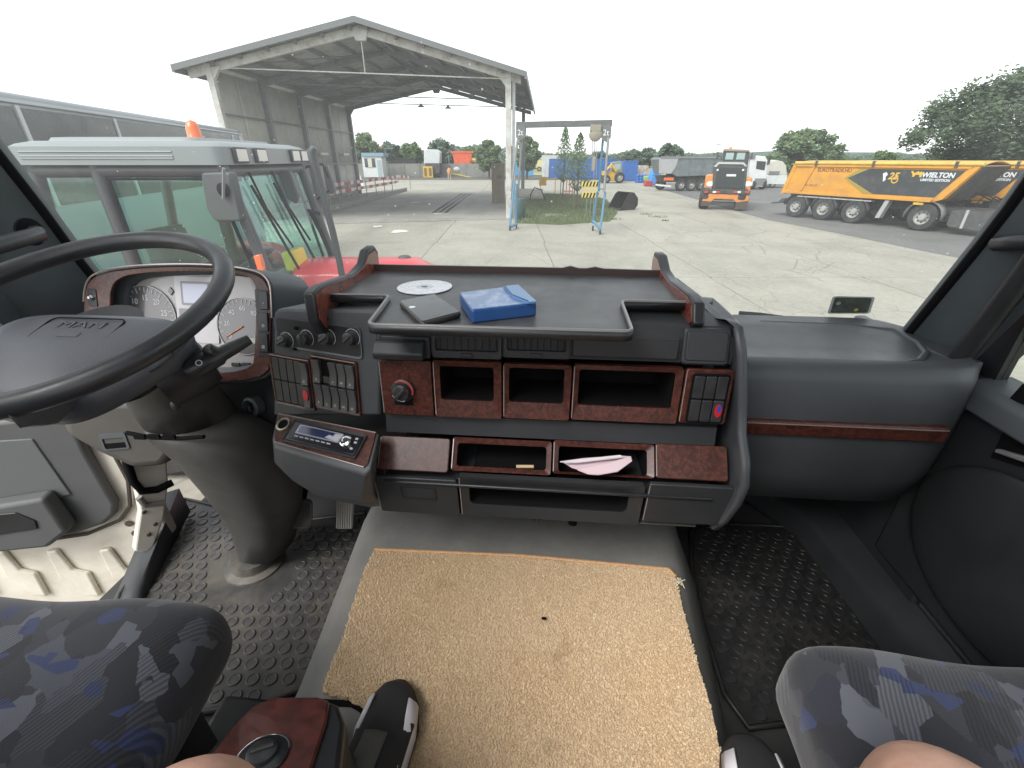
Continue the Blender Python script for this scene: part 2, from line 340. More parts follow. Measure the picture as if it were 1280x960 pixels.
# engine tunnel between the seats
tn = MB()
prof = [(-.58, -1.16), (-.50, -.95), (-.475, -.925), (-.44, -.92), (.31, -.92), (.345, -.925), (.37, -.95), (.46, -1.16)]
def tring(y, dx): return [V((x + (dx if x > 0 else -dx), y, z)) for x, z in prof]
tn.loft([tring(1.38, .02), tring(.95, .015), tring(.5, -.03), tring(-.2, -.05)])
tun = struct(tn.build('engine_tunnel', VIN, bevel=.012, smooth=50))
q = MB(); q.tube([on(x, y, 2, -.918) for x, y in ((398, 878), (440, 880), (452, 887), (470, 905))], .006, 6); q.build('cover_seam', PBS, tun)
bkx = MB(); bkx.b(-1.2, .95, -.9, -.28, -1.15, -.62); struct(bkx.build('bunk_base', PLL, bevel=.03))

# ---------------------------------------------------------------- dashboard
D = thing('dashboard', 'dark grey truck dashboard with burl wood panels, open compartments and switch rows', 'dashboard', (0, 1.2, -1.15))
# passenger side: shelf with a dished tray, rounded front, tucked under
def pring(x, k):                                         # k: 0 inside .. 1 rounded-off outer end
    y0 = .0 + .05 * k
    pr = [(1.33, -.435), (1.27, -.395 - .01 * k), (1.20, -.402), (1.06 , -.408), (.99, -.405), (.955, -.392), (.925, -.40), (.912, -.43), (.905, -.50), (.905, -.58), (.915, -.68), (.955, -.78), (1.1, -.86), (1.33, -.88)]
    return [V((x, min(1.36, y + y0 * (1.3 - y) * 2), z)) for y, z in pr]
o = MB(); o.loft([pring(.34, 0), pring(.60, 0), pring(.78, 0), pring(.86, .12), pring(.905, .5), pring(.935, 1.1), pring(.95, 2.2)])
o.build('passenger_dash', PL, D, bevel=.0, smooth=75)
# rim that dishes the shelf
FS = Fr((0, 0, -.402), (1, 0, 0), (0, 1, 0))
tr = [FS.px(*q) for q in ((940, 453), (1060, 455), (1118, 456), (1150, 450), (1158, 440), (1148, 428), (1118, 412), (1060, 406), (950, 402))]
o = MB(); o.tube([FS.pt(a, b, -.004) for a, b in tr], .008, 8); o.build('shelf_lip', PL, D, smooth=80)
FP = Fr((0, .905, -.53), (1, 0, 0), (0, 0, 1))
o = MB(); a0, b0 = FP.px(934, 533); a1, b1 = FP.px(1181, 541)
o.prism(FP, rrect(a0 - .01, a1, min(b0, b1) - .014, max(b0, b1) + .017, .007), -.01, .012); o.build('burl_strip', BURL, D, bevel=.003)
o = MB(); o.fbox(FP, a0 - .01, a1 - .004, b0 + .0165, b0 + .0185, .0, .0135); o.build('strip_highlight', EDG, D)
# centre console carcase: profile swept across, with the two rows of compartments left deep
XC0, XC1 = -.335, .345
def cring(x):
    pr = [(1.25, -.29), (.86, -.272), (.82, -.278), (.803, -.296), (.80, -.345), (.93, -.347), (.93, -.478), (.792, -.481), (.79, -.50), (.785, -.522), (.93, -.525), (.93, -.60), (.742, -.603), (.735, -.612), (.90, -.615), (.90, -.70), (.80, -.715), (1.2, -.76), (1.25, -.5)]
    return [V((x, y, z)) for y, z in pr]
o = MB(); o.loft([cring(XC0), cring(XC1)]); o.build('console_body', PC, D, smooth=35)
CU = Fr((0, .785, -.41), (1, 0, 0), (0, .08, 1)); CLW = Fr((0, .755, -.558), (1, 0, 0), (0, .78, 1)); CB = Fr((0, .735, -.655), (1, 0, 0), (0, -.10, 1)); CV = Fr((0, .797, -.32), (1, 0, 0), (0, .1, 1))
def cell(fr, x0, y0, x1, y1, hole=None, dy=0, depth=.13, mat=BURL, rad=.006, hr=.006, par=D, name='burl_frame'):
    """a front panel set into the console; with a hole it becomes the frame of an open compartment"""
    a0, a1, b0, b1 = fr.rect(x0, y0, x1, y1)
    lo = rrect(a0, a1, b0, b1, rad)
    if not hole:
        q = MB(); q.prism(fr, lo, -.006, .004); ob = q.build(name, mat, par, bevel=.002)
    else:
        h = fr.rect(*hole); li = rrect(h[0], h[1], h[2], h[3], hr)
        q = MB(); q.ring(fr, lo, li, -.008, .004, -.002); ob = q.build(name, mat, par)
        c = MB(); c.prism(fr, li, -depth, -.003, front=False); c.build('compartment', PBS, ob)
    e = MB(); e.fbox(fr, a0 + .001, a0 + .0025, b0 + .004, b1 - .004, .0, .0046); e.build('edge_line', EDG, ob)
    return ob
# vent band
for x0, x1 in ((478, 538), (541, 627), (630, 712), (716, 848)):
    a0, a1, b0, b1 = CV.rect(x0, 420, x1, 447); q = MB()
    if x0 == 541 or x0 == 630:
        ob = None; q.ring(CV, rrect(a0, a1, b0, b1, .004), rrect(a0 + .006, a1 - .006, b0 + .014, b1 - .003, .004), -.01, .005); ob = q.build('vent_frame', PC, D)
        for i in range(9):
            k = a0 + .012 + (a1 - a0 - .024) * i / 8; s = MB(); s.box(CV.pt(k, (b0 + b1) / 2 + .005, -.008), (.0016, .012, b1 - b0 - .018), .35); s.build('vent_slat', SW, ob)
        s = MB(); s.fbox(CV, (a0 + a1) / 2 - .012, (a0 + a1) / 2 + .012, b0 + .003, b0 + .010, .003, .009); s.build('vent_wheel', SW, ob, bevel=.002)
        s = MB(); s.fbox(CV, a0 + .004, a1 - .004, b0 + .012, b1 - .002, -.03, -.028); s.build('vent_back', PBS, ob)
    else:
        q.prism(CV, rrect(a0, a1, b0, b1, .004), -.006, .004); ob = q.build('band_panel', PC, D, bevel=.002)
# ashtray lip at the left of the band
a0, a1, b0, b1 = CV.rect(470, 424, 536, 446); q = MB()
q.loft([[CV.pt(x, b, c) for b, c in ((b0 + .004, .003), (b0 + .002, .03), (b0 + .016, .036), (b1, .02), (b1 + .002, .003))] for x in (a0 + .004, a0 + .01, a1 - .01, a1 - .004)]); q.build('ashtray_lid', PC, D, bevel=.003)
# upper right black cover with a recessed lid
FT = Fr((0, .80, -.32), (1, 0, 0), (0, .25, 1))
a0, a1, b0, b1 = FT.rect(852, 410, 912, 456); q = MB(); q.prism(FT, rrect(a0, a1, b0, b1, .008), -.02, .006); cv = q.build('corner_cover', PC, D, bevel=.004)
q = MB(); q.prism(FT, rrect(a0 + .006, a1 - .006, b0 + .008, b1 - .006, .006), .004, .009); q.build('cover_lid', PC, cv, bevel=.002)
# upper burl row
kp = cell(CU, 477, 450, 541, 518)
cell(CU, 543, 451, 627, 521, (550, 459, 617, 501)); cell(CU, 629, 455, 713, 523, (636, 461, 705, 504)); cell(CU, 715, 457, 850, 526, (723, 464, 842, 509))
sp_ = cell(CU, 852, 461, 912, 529)
a, b = CU.px(505, 486)                                   # heater dial on the burl
q = MB(); q.lathe(CU.pt(a, b, .002), CU.n, [(.024, 0), (.024, .008), (.021, .010)], 28); q.build('dial_collar', PB, kp)
q = MB(); q.lathe(CU.pt(a, b, .006), CU.n, [(.0175, 0), (.0165, .018), (.013, .020)], 28); kn = q.build('dial_knob', SW, kp)
q = MB(); q.box(CU.pt(a, b, .027), (.007, .010, .032), 0, 0, .75); q.build('dial_grip', SW, kn, bevel=.002)
q = MB(); q.tube([CU.pt(a + .0215 * math.cos(t), b + .0215 * math.sin(t), .0125) for t in [math.radians(-20 + 7.5 * i) for i in range(20)]], .0018, 6); q.build('dial_scale_red', M('red_print', (.42, .06, .05), .5), kp)
q = MB(); q.tube([CU.pt(a + .0215 * math.cos(t), b + .0215 * math.sin(t), .0125) for t in [math.radians(205 + 7.5 * i) for i in range(11)]], .0018, 6); q.build('dial_scale_white', WHT, kp)
q = MB(); x0, x1, y0, y1 = CU.rect(494, 494, 517, 505); q.fbox(CU, x0, x1, y0, y1, .002, .0055); q.build('tape_patch', PBS, kp)
a0, a1, b0, b1 = CU.rect(862, 468, 905, 526); cw, ch = (a1 - a0) / 3, (b1 - b0) / 2
q = MB(); q.prism(CU, rrect(a0 - .003, a1 + .003, b0 - .003, b1 + .003, .006), .003, .0055); q.build('switch_bed', PBS, sp_)
for i in range(3):
    for j in range(2):
        q = MB(); x = a0 + i * cw; y = b0 + j * ch; q.prism(CU, rrect(x + .001, x + cw - .001, y + .0015, y + ch - .0015, .003), .005, .009); s = q.build('switch', SW, sp_, bevel=.0015)
        if i == 2 and j == 0:
            q = MB(); q.prism(CU, circ(x + cw / 2, y + ch * .55, cw * .33, 14, ch * .28), .009, .0115); q.build('red_lens', M('red_lens', (.45, .02, .03), .15, coat=.6), s)
            q = MB(); q.prism(CU, circ(x + cw * .55, y + ch * .66, cw * .16, 10, ch * .14), .0115, .0125); q.build('blue_dot', M('blue_lens', (.03, .06, .40), .2), s)
# lower burl row (tilted up)
cell(CLW, 474, 546, 562, 589)
cell(CLW, 565, 549, 689, 591, (571, 556, 683, 585)); cell(CLW, 691, 553, 817, 595, (698, 560, 809, 592)); cell(CLW, 819, 556, 909, 600)
q = MB(); q.b(XC0 + .004, XC1 - .004, .722, .76, -.611, -.6035); q.build('ledge_trim', PB, D, bevel=.003)
# bottom row: two lidded boxes and a wide open box
b1_ = cell(CB, 473, 597, 573, 640, None, mat=PC, name='box_lid'); cell(CB, 576, 600, 803, 648, (587, 609, 786, 636), mat=PC, name='box_frame', hr=.012); b3_ = cell(CB, 806, 606, 911, 653, None, mat=PC, name='box_lid')
a0, a1, b0, b1 = CB.rect(502, 607, 546, 622); q = MB(); q.ring(CB, rrect(a0, a1, b0, b1, .006), rrect(a0 + .004, a1 - .004, b0 + .004, b1 - .003, .005), .003, .005); q.build('finger_pull', PB, b1_)
q = MB(); q.loft([[V((x, y, z)) for y, z in ((.742, -.70), (.80, -.735), (.95, -.75), (.95, -.70))] for x in (XC0 + .01, XC1 - .01)]); q.build('console_underside', COLM, D, bevel=.006)
for i in range(6):
    q = MB(); p0 = on(668 + i * 6, 650, 1, .79); q.box(p0 + V((0, 0, .004)), (.003, .012, .004)); q.build('underside_rib', PB, D)
q = MB(); q.lathe(on(716, 651, 1, .785), (0, -.4, -1), [(.010, 0), (.010, .008), (.007, .010)], 14); q.build('rubber_plug', PBS, D)
# right end bezel of the console: a thick moulded rail sweeping round
Bz = [(898, 396, .86), (912, 398, .83), (922, 406, .805), (926, 440, .785), (927, 500, .775), (926, 540, .765), (931, 575, .73), (930, 605, .715), (920, 628, .72), (905, 648, .735), (893, 658, .76)]
q = MB(); pa = [on(x, y, 1, yy) for x, y, yy in Bz]; q.loft([[p_ + V(d) for d in ((-.009, .0, 0), (-.009, -.008, 0), (-.005, -.012, 0), (.004, -.012, 0), (.009, -.006, 0), (.012, .14, 0), (-.009, .14, 0))] for p_ in pa]); q.build('console_bezel', M('bezel_plastic', (.05, .054, .06), .4, var=(6, .12)), D, smooth=70)
q = MB(); q.fbox(Fr((0, .82, -.27), (1, 0, 0), (0, 1, 0)), .262, .296, .02, .045, -.01, -.0015); q.build('top_button', PB, D, bevel=.003)

# ---------------------------------------------------------------- driver side: switch tower, radio pod
be = math.radians(15)
ST = Fr(on(462, 450, 1, .80), (math.cos(be), -math.sin(be), 0), (math.sin(be) * .12, math.cos(be) * .12, 1))
loop = ST.pxs([(341, 520), (341, 392), (346, 386), (470, 388), (475, 394), (474, 520)])
q = MB(); q.prism(ST, loop, -.22, -.0015); swt = q.build('switch_tower', PL, D, bevel=.008, seg=3)
lo = rrect(*ST.rect(346, 402, 452, 440), .010); li = rrect(*ST.rect(348, 404, 450, 438), .009)
q = MB(); q.ring(ST, lo, li, -.002, .0025, .001); q.build('heater_frame', PLL, swt)
q = MB(); q.prism(ST, li, -.001, .0008); hp = q.build('heater_panel', PB, swt)
for i, (x, y) in enumerate(((359, 425), (384, 422.5), (411, 421.5), (441, 421.5))):
    a, b = ST.px(x, y); q = MB(); q.lathe(ST.pt(a, b, .0008), ST.n, [(.0155, 0), (.0155, .004), (.0135, .006), (.0125, .016), (.010, .0175)], 26); kn = q.build('rotary_knob', SW, hp)
    q = MB(); an = (.5, 1.5, .6, .75)[i]; e = ST.ex * math.cos(an) + ST.ey * math.sin(an); q.cyl(ST.pt(a, b, .0165) - e * .0115, ST.pt(a, b, .0165) + e * .0115, .0042, n=8); q.build('knob_grip', SW, kn, smooth=60)
    q = MB(); q.tube([ST.pt(a + .0175 * math.cos(t_), b + .0175 * math.sin(t_), .0012) for t_ in [math.radians(-50 + 28 * k) for k in range(11)]], .0005, 4); q.build('knob_scale', WHT, hp)
for x, y in ((371, 410), (398, 410), (370, 436)):
    a, b = ST.px(x, y); q = MB(); q.fbox(ST, a - .004, a + .004, b - .003, b + .003, 0, .005); q.build('push_button', PBS, hp, bevel=.001)
def swbank(x0, y0, x1, y1, blank):
    A = ST.rect(x0, y0, x1, y1); q = MB(); q.ring(ST, rrect(*A, .004), rrect(A[0] + .0045, A[1] - .0045, A[2] + .005, A[3] - .0055, .003), -.002, .004, .003); fr_ = q.build('burl_switch_frame', BURL, swt)
    q = MB(); q.fbox(ST, A[0] + .003, A[1] - .003, A[3] - .0025, A[3] - .0012, .002, .0046); q.build('edge_line', EDG, fr_)
    q = MB(); q.fbox(ST, A[0] + .003, A[1] - .003, A[2] + .003, A[3] - .003, -.001, .0006); q.build('switch_bed', PBS, fr_)
    cw = (A[1] - A[0] - .010) / 5; ch = (A[3] - A[2] - .012) / 2
    for i in range(5):
        for j in range(2):
            xa = A[0] + .005 + i * cw; ya = A[2] + .0055 + j * ch; c0 = .0005
            if blank:
                if i < 4: q = MB(); q.prism(ST, rrect(xa + .0006, xa + cw - .0006, ya + .001, ya + ch - .001, .002), c0, .003); q.build('blank_switch', SW, fr_, bevel=.001); continue
            if not blank and i == 1 and j == 1:
                q = MB(); q.fbox(ST, xa + .002, xa + cw - .001, ya + .002, ya + ch * .32, c0, .004); q.build('switch_socket', SW, fr_, bevel=.001); continue
            ra = xa + .0014; rb = xa + cw - .0014; q = MB()
            q.loft([[ST.pt(x, ya + ch * k, c) for k, c in ((.03, c0), (.03, .010), (.5, .0065), (.97, .011), (.97, c0))] for x in (ra, rb)]); s = q.build('rocker_switch', M('rocker_plastic', (.060, .062, .064), .35), fr_, bevel=.0012)
            if blank and j == 0: q = MB(); q.prism(ST, circ((ra + rb) / 2, ya + ch * .6, cw * .36, 12, ch * .24), .007, .011); q.build('red_lens', 'red_lens', s); continue
            sym = ('P', 'o', 'C', 'M', 'H', 'b', 'E', 'a', 'W', 'S')[i + 5 * j]
            text('switch_symbol', sym, ST, (ra + rb) / 2, ya + ch * .2, .0096, .0075, 'white_mark', s, .0002)
swbank(342, 446, 391, 507, True); swbank(393, 448, 449, 513, False)
RD = Fr((-.526, .778, -.5), (math.cos(be), -math.sin(be), 0), (math.sin(be) * math.cos(.523), math.cos(be) * math.cos(.523), math.sin(.523)))
# pod that carries the radio: swept bowl below the panel
top = RD.pxs([(347, 516), (474, 541), (464, 583), (457, 590), (344, 556), (341, 545)])
T3 = [RD.pt(a, b, 0) for a, b in top]
def shrink(pts, c, k, d): return [V((c.x + (p.x - c.x) * k, c.y + (p.y - c.y) * k, p.z)) + d for p in pts]
cc = sum(T3, V()) / 6
cB = V((cc.x + .03, cc.y + .05, 0))
bot = [on(x, y, 1, yy) for x, y, yy in ((355, 560, .86), (480, 575, .86), (482, 632, .80), (462, 634, .78), (400, 622, .80), (360, 590, .86))]
mid = [T3[i].lerp(bot[i], .5) + V((-.004, -.022, -.004)) for i in range(6)]
q = MB(); q.loft([T3, [p_ + V((0, -.004, -.008)) for p_ in T3], mid, bot]); pod = q.build('radio_pod', PL, D, bevel=.008, seg=3, smooth=60)
q = MB(); q.prism(RD, RD.pxs([(349, 518), (471, 542), (461, 580), (456, 585), (345, 553), (344, 547)]), .0005, .0035); rp = q.build('burl_radio_panel', BURL, D, bevel=.0012)
q = MB(); q.tube([RD.pt(*RD.px(x, y), .004) for x, y in ((344, 553), (400, 569), (456, 585))], .0013, 6); q.build('edge_line', EDG, rp)
q = MB(); q.tube([RD.pt(*RD.px(x, y), .004) for x, y in ((349, 518), (410, 530), (471, 542))], .0013, 6); q.build('edge_line', EDG, rp)
a, b = RD.px(356, 532); q = MB(); q.ring(RD, circ(a, b, .0155), circ(a, b, .0115), .003, .008, .007); q.build('lighter_ring', M('aged_metal', (.55, .52, .42), .3, .8), rp)
q = MB(); q.prism(RD, circ(a, b, .0115), .003, .0045); q.build('lighter_socket', PBS, rp)
W_, H_ = .182, .053
q = MB(); q.ring(RD, rrect(0, W_, -H_, 0, .004), rrect(.006, W_ - .006, -H_ + .006, -.006, .003), .003, .008, .006); rad = q.build('radio', PB, rp)
q = MB(); q.fbox(RD, .006, W_ - .006, -H_ + .006, -.006, .003, .0085); q.build('radio_face', M('radio_face', (.012, .012, .016), .2), rad, bevel=.001)
q = MB(); q.prism(RD, rrect(.022, .132, -.031, -.010, .003), .008, .0098); q.build('display_rim', M('radio_rim', (.30, .31, .38), .2, .3), rad)
q = MB(); q.fbox(RD, .027, .112, -.028, -.0125, .0095, .0102); q.build('display', M('radio_display', (.03, .04, .09), .08, spec=.8), rad)
q = MB(); q.prism(RD, [(.095, -.026), (.128, -.030), (.134, -.012), (.116, -.014), (.112, -.020), (.102, -.019)], .0100, .0108); q.build('screen_reflection', M('reflection_silver', (.62, .62, .70), .25, .5), rad)  # pale shard modelled in place of a reflection on the radio screen
for i in range(7): q = MB(); q.fbox(RD, .025 + i * .0135, .034 + i * .0135, -.038, -.0355, .008, .0105); q.build('preset_button', M('button_grey', (.42, .42, .45), .4), rad)
q = MB(); q.lathe(RD.pt(.147, -.024, .0085), RD.n, [(.0125, 0), (.0125, .006), (.009, .0085), (.004, .0085)], 22); q.build('volume_knob', CHR, rad)
for x, y in ((.166, -.014), (.167, -.022), (.165, -.036)): q = MB(); q.fbox(RD, x - .003, x + .003, y - .002, y + .002, .008, .0105); q.build('side_button', 'button_grey', rad)

# ---------------------------------------------------------------- instrument binnacle
ICf = Fr(on(330, 400, 1, .97), (math.cos(.05), -math.sin(.05), 0), (0, .30, 1))
out_px = [(106, 392), (108, 352), (126, 338), (170, 332), (220, 330), (270, 331), (318, 337), (337, 348), (341, 372), (341, 440), (338, 480), (200, 480), (106, 480)]
in_px = [(142, 388), (143, 362), (154, 349), (180, 344), (222, 342), (268, 342), (304, 346), (317, 354), (319, 374), (317, 430), (313, 462), (200, 462), (142, 462)]
def chaikin(p, it=2):
    for _ in range(it):
        o_ = []
        for i in range(len(p)):
            a_, b_ = V(p[i]), V(p[(i + 1) % len(p)]); o_ += [tuple(a_.lerp(b_, .25)), tuple(a_.lerp(b_, .75))]
        p = o_
    return p
out_px = chaikin(out_px); in_px = chaikin(in_px)
lo = ICf.pxs(out_px); li = ICf.pxs(in_px)
q = MB(); q.ring(ICf, lo, li, -.16, .0, -.035); ic = q.build('instrument_binnacle', PLL, D, bevel=.006, smooth=50)
lo2 = ICf.pxs([(x + (222 - x) * .01, y + (4 if y < 400 else -3)) for x, y in out_px]); li2 = ICf.pxs([(x + (222 - x) * -.03, y - (2.5 if y < 400 else -4)) for x, y in in_px])
q = MB(); q.ring(ICf, lo2, li2, -.004, .006, .004); q.build('burl_surround', BURL, ic, bevel=.002)
q = MB(); q.tube([ICf.pt(a, b, .004) for a, b in [z_ for i_, (z_, w_) in enumerate(zip(lo, out_px)) if w_[1] < 400 and i_ < len(lo) * .8]], .0022, 6); q.build('edge_line', EDG, ic)
q = MB(); q.prism(ICf, li, -.05, -.045); face = q.build('gauge_face', M('gauge_face_grey', (.33, .32, .32), .35, coat=.6), ic)
ICs = Fr(ICf.pt(0, 0, -.0445), ICf.ex, ICf.ey)
def gauge(cx, cy, r, a0, a1, nums, nmaj):
    a, b = ICs.px(cx, cy); q = MB(); q.prism(ICs, circ(a, b, r, 40), 0, .002); g = q.build('gauge', M('gauge_dial', (.10, .095, .10), .3, coat=.7), face)
    q = MB(); q.ring(ICs, circ(a, b, r * 1.03, 40), circ(a, b, r, 40), 0, .004); q.build('gauge_ring', 'gauge_face_grey', g)
    for i in range(nmaj * 2 + 1):
        t_ = math.radians(a0 + (a1 - a0) * i / (nmaj * 2)); k = .80 if i % 2 == 0 else .88; d = V((math.cos(t_), math.sin(t_)))
        q = MB(); q.tube([ICs.pt(a + d.x * r * k, b + d.y * r * k, .0024), ICs.pt(a + d.x * r * .96, b + d.y * r * .96, .0024)], .0011, 4); q.build('gauge_tick', WHT, g)
    for i, s in enumerate(nums):
        t_ = math.radians(a0 + (a1 - a0) * i / (len(nums) - 1)); text('gauge_number', s, ICs, a + math.cos(t_) * r * .64, b + math.sin(t_) * r * .64, .0024, r * .24, 'white_mark', g, .0002)
    return a, b, g
a, b, g = gauge(185, 398, .082, 200, -20, ('0', '5', '10', '15', '20', '25', '30'), 12)
a, b, g = gauge(305, 408, .070, 215, -35, ('0', '20', '40', '60', '80', '100', '120'), 12)
q = MB(); q.tube([ICs.pt(a, b, .004), ICs.pt(a - .05, b - .03, .004)], [.0018, .0008], 6); q.build('needle', M('needle_orange', (.75, .25, .05), .4), g)
q = MB(); q.fbox(ICs, a + .006, a + .034, b - .042, b - .028, .002, .003); q.build('odometer', M('odometer', (.45, .47, .40), .3), g)
A = ICs.rect(222, 346, 272, 428); q = MB(); q.prism(ICs, rrect(*A, .004), 0, .003); cp_ = q.build('display_panel', M('panel_light', (.47, .46, .48), .35, coat=.5), face)
A = ICs.rect(228, 352, 266, 382); q = MB(); q.prism(ICs, rrect(*A, .004), .003, .0045); q.build('display_surround', M('gauge_grey2', (.22, .22, .24), .3), cp_)
A = ICs.rect(231, 355, 262, 379); q = MB(); q.prism(ICs, rrect(*A, .002), .004, .0055); q.build('display_screen', M('lcd', (.48, .50, .62), .12), cp_)
A = ICs.rect(226, 386, 262, 398); q = MB(); q.prism(ICs, rrect(*A, .002), .003, .0045); q.build('lamp_strip', 'gauge_grey2', cp_)
a, b = ICs.px(214, 364); q = MB(); q.prism(ICs, [(a - .008, b), (a, b - .010), (a + .008, b), (a, b + .010)], 0, .003); q.build('warning_lamp', 'gauge_dial', face)
for x in (296, 309): A = ICs.rect(x - 5, 453, x + 5, 458); q = MB(); q.prism(ICs, rrect(*A, .003), 0, .006); q.build('trip_button', SW, face, bevel=.001)
q = MB(); q.fbox(ICf, *ICf.rect(323, 362, 338, 446), .003, .0065); q.build('button_strip', PB, ic, bevel=.002)
for i, y in enumerate((376, 403, 429)):
    A = ICf.rect(325, y - 12, 336, y + 11, .006); q = MB(); q.prism(ICf, rrect(*A, .003), .005, .011); s = q.build('dash_button', SW, ic, bevel=.0015)
    text('button_symbol', ('*', 'D', '@')[i], ICf, (A[0] + A[1]) / 2, A[2] + (A[3] - A[2]) * .3, .0112, .009, 'white_mark', s, .0002)
A = ICf.rect(111, 361, 122, 383, .004); q = MB(); q.prism(ICf, rrect(*A, .003), .002, .007); s = q.build('mirror_switch', PB, ic, bevel=.001)
q = MB(); q.lathe(ICf.pt((A[0] + A[1]) / 2, (A[2] + A[3]) / 2, .007), ICf.n, [(.007, 0), (.006, .006), (.003, .009)], 14); q.build('switch_cap', CHR, s)
# dash skin running from the binnacle down to the knee panel and left to the door
q = MB(); q.loft([[V((x, y, z)) for y, z in pr] for x, pr in (
    (-1.235, ((1.30, -.43), (1.12, -.42), (1.06, -.47), (1.02, -.60), (1.06, -.74), (1.20, -.80), (1.30, -.80))),
    (-1.12, ((1.30, -.40), (1.10, -.40), (1.03, -.46), (.99, -.62), (1.03, -.78), (1.20, -.83), (1.30, -.83))),
    (-.62, ((1.30, -.36), (1.10, -.36), (1.02, -.44), (.96, -.62), (1.02, -.82), (1.20, -.86), (1.30, -.86))),
    (-.45, ((1.30, -.30), (1.10, -.30), (1.00, -.40), (.95, -.62), (1.02, -.80), (1.20, -.84), (1.30, -.84))),
    (-.33, ((1.30, -.30), (1.10, -.30), (1.00, -.40), (.95, -.62), (1.02, -.76), (1.20, -.80), (1.30, -.80))))])
q.build('driver_dash', M('dark_dash_plastic', (.030, .032, .035), .55, var=(6, .15), bump=(800, .2, .0005)), D, bevel=.012, smooth=75)
a = on(316, 510, 1, .955); q = MB(); q.lathe(a + V((0, .02, 0)), (-.25, -1, .15), [(.026, 0), (.026, .022), (.020, .026), (.0185, .012), (.002, .012)], 30); ig = q.build('ignition_ring', PLL, D)
q = MB(); q.sphere(a + V((-.004, -.006, 0)), (.008, .01, .014)); q.build('ignition_lock', PB, ig)
# lower left pod with a pull handle
LP = Fr(on(150, 545, 1, .93), (math.cos(.25), math.sin(.25), 0), (0, .1, 1))
q = MB(); q.prism(LP, LP.pxs([(68, 515), (110, 500), (205, 500), (225, 560), (205, 585), (165, 588), (120, 568), (80, 545)]), -.22, 0); lp = q.build('lower_pod', COLM, D, bevel=.025, seg=4)
A = LP.rect(126, 541, 160, 562); q = MB(); q.ring(LP, rrect(*A, .006), rrect(A[0] + .006, A[1] - .006, A[2] + .004, A[3] - .014, .004), -.002, .003); q.build('pull_handle_frame', PLL, lp)
q = MB(); q.fbox(LP, A[0] + .004, A[1] - .004, A[2] + .003, A[2] + .02, 0, .0015); q.build('pull_recess', PBS, lp)

# ---------------------------------------------------------------- steering column, stalks, wheel
CO = thing('steering_column', 'tall tapering grey column fairing below the steering wheel', 'steering column', (-.88, .95, -1.15))
def cr(px0, px1, py, y, dep, e=2.6, n=28):                # one ring of the fairing: width seen at that height, depth behind
    l = on(px0, py, 1, y); r = on(px1, py, 1, y); c = (l + r) / 2; hw = (r - l).length / 2; o_ = []
    for k in range(n):
        t_ = 2 * math.pi * k / n; cx = math.copysign(abs(math.cos(t_)) ** (2 / e), math.cos(t_)); sy = math.copysign(abs(math.sin(t_)) ** (2 / e), math.sin(t_))
        o_.append(V((c.x + hw * cx, c.y + dep * (1 + sy) * .5 - 0.0 + abs(cx) ** 3 * dep * .25, c.z)))
    return o_
q = MB(); q.loft([cr(284, 344, 705, .90, .12, 3.6), cr(276, 346, 680, .88, .14, 3.6), cr(254, 346, 650, .86, .15, 3.6), cr(225, 338, 620, .84, .16, 3.6), cr(190, 318, 585, .815, .17, 3.4), cr(158, 272, 556, .80, .15, 3.2), cr(155, 256, 545, .81, .14)])
q.build('lower_fairing', M('column_dark', (.058, .055, .052), .5, var=(5, .15), bump=(800, .2, .0005), dirt=(9, (.13, .12, .11), .3)), CO, smooth=80)
q = MB(); q.loft([cr(154, 254, 543, .815, .14), cr(136, 238, 520, .80, .13), cr(122, 226, 495, .775, .12), cr(126, 220, 474, .745, .11), cr(140, 206, 448, .72, .09)]); uf = q.build('upper_fairing', 'column_dark', CO, smooth=80)
q = MB(); q.tube([on(x, y, 1, .80) for x, y in ((158, 541), (190, 547), (225, 548), (255, 546))], .005, 6); q.build('fairing_gap', PBS, CO)
for k, x in enumerate((175, 193, 212)): q = MB(); q.box(on(x, 546, 1, .797), (.028, .006, .012), 0); q.build('vent_slot', PBS, CO)
q = MB(); q.lathe(on(320, 706, 2, -1.152) , (0, 0, 1), [(.088, 0), (.085, .012), (.066, .02), (.060, .045)], 24); q.build('floor_boot', M('boot_rubber', (.075, .072, .068), .55, dirt=(12, (.25, .2, .15), .5)), CO)
q = MB(); q.lathe(on(220, 506, 1, .79), (.1, -1, .1), [(.010, 0), (.010, .004), (.007, .006)], 14); q.build('fairing_screw', PB, CO)
WCn = V((-.769, .637, -.214)); AL = math.radians(17.9)
WF = Fr(WCn, (1, 0, 0), (0, math.cos(AL), math.sin(AL)))
stb = WF.pt(.165, -.02, -.10)
tip = on(312, 424, 1, stb.y + .06); bs = on(232, 466, 1, stb.y - .02)
q = MB(); q.lathe(bs + V((-.08, .02, -.03)), (tip - bs), [(.055, 0), (.055, .07), (.048, .085), (.02, .09)], 22); q.build('stalk_housing', PB, CO)
q = MB(); q.tube([bs + (tip - bs) * k for k in (0, .12, .5, .55, .72, 1.0)], [.013, .018, .017, .013, .012, .009], 10); sk = q.build('retarder_stalk', SW, CO, smooth=60)
q = MB(); mid_ = bs.lerp(tip, .52); q.lathe(mid_, (-.2, -.7, .7), [(.011, .006), (.011, .024), (.008, .027)], 14); q.build('stalk_button', SW, sk)
text('stalk_symbol', 'O', Fr(bs.lerp(tip, .22), tip - bs, (0, .6, .8)), 0, 0, .019, .014, 'white_mark', sk, .0003)
WHL = thing('steering_wheel', 'large black steering wheel with a broad moulded hub pad', 'steering wheel', tuple(WCn))
n_ = 72; q = MB(); q.tube([WF.pt(.23 * math.cos(2 * math.pi * k / n_), .23 * math.sin(2 * math.pi * k / n_), 0) for k in range(n_)], .0165, 14, closed=True); q.build('rim', WH, WHL, smooth=80)
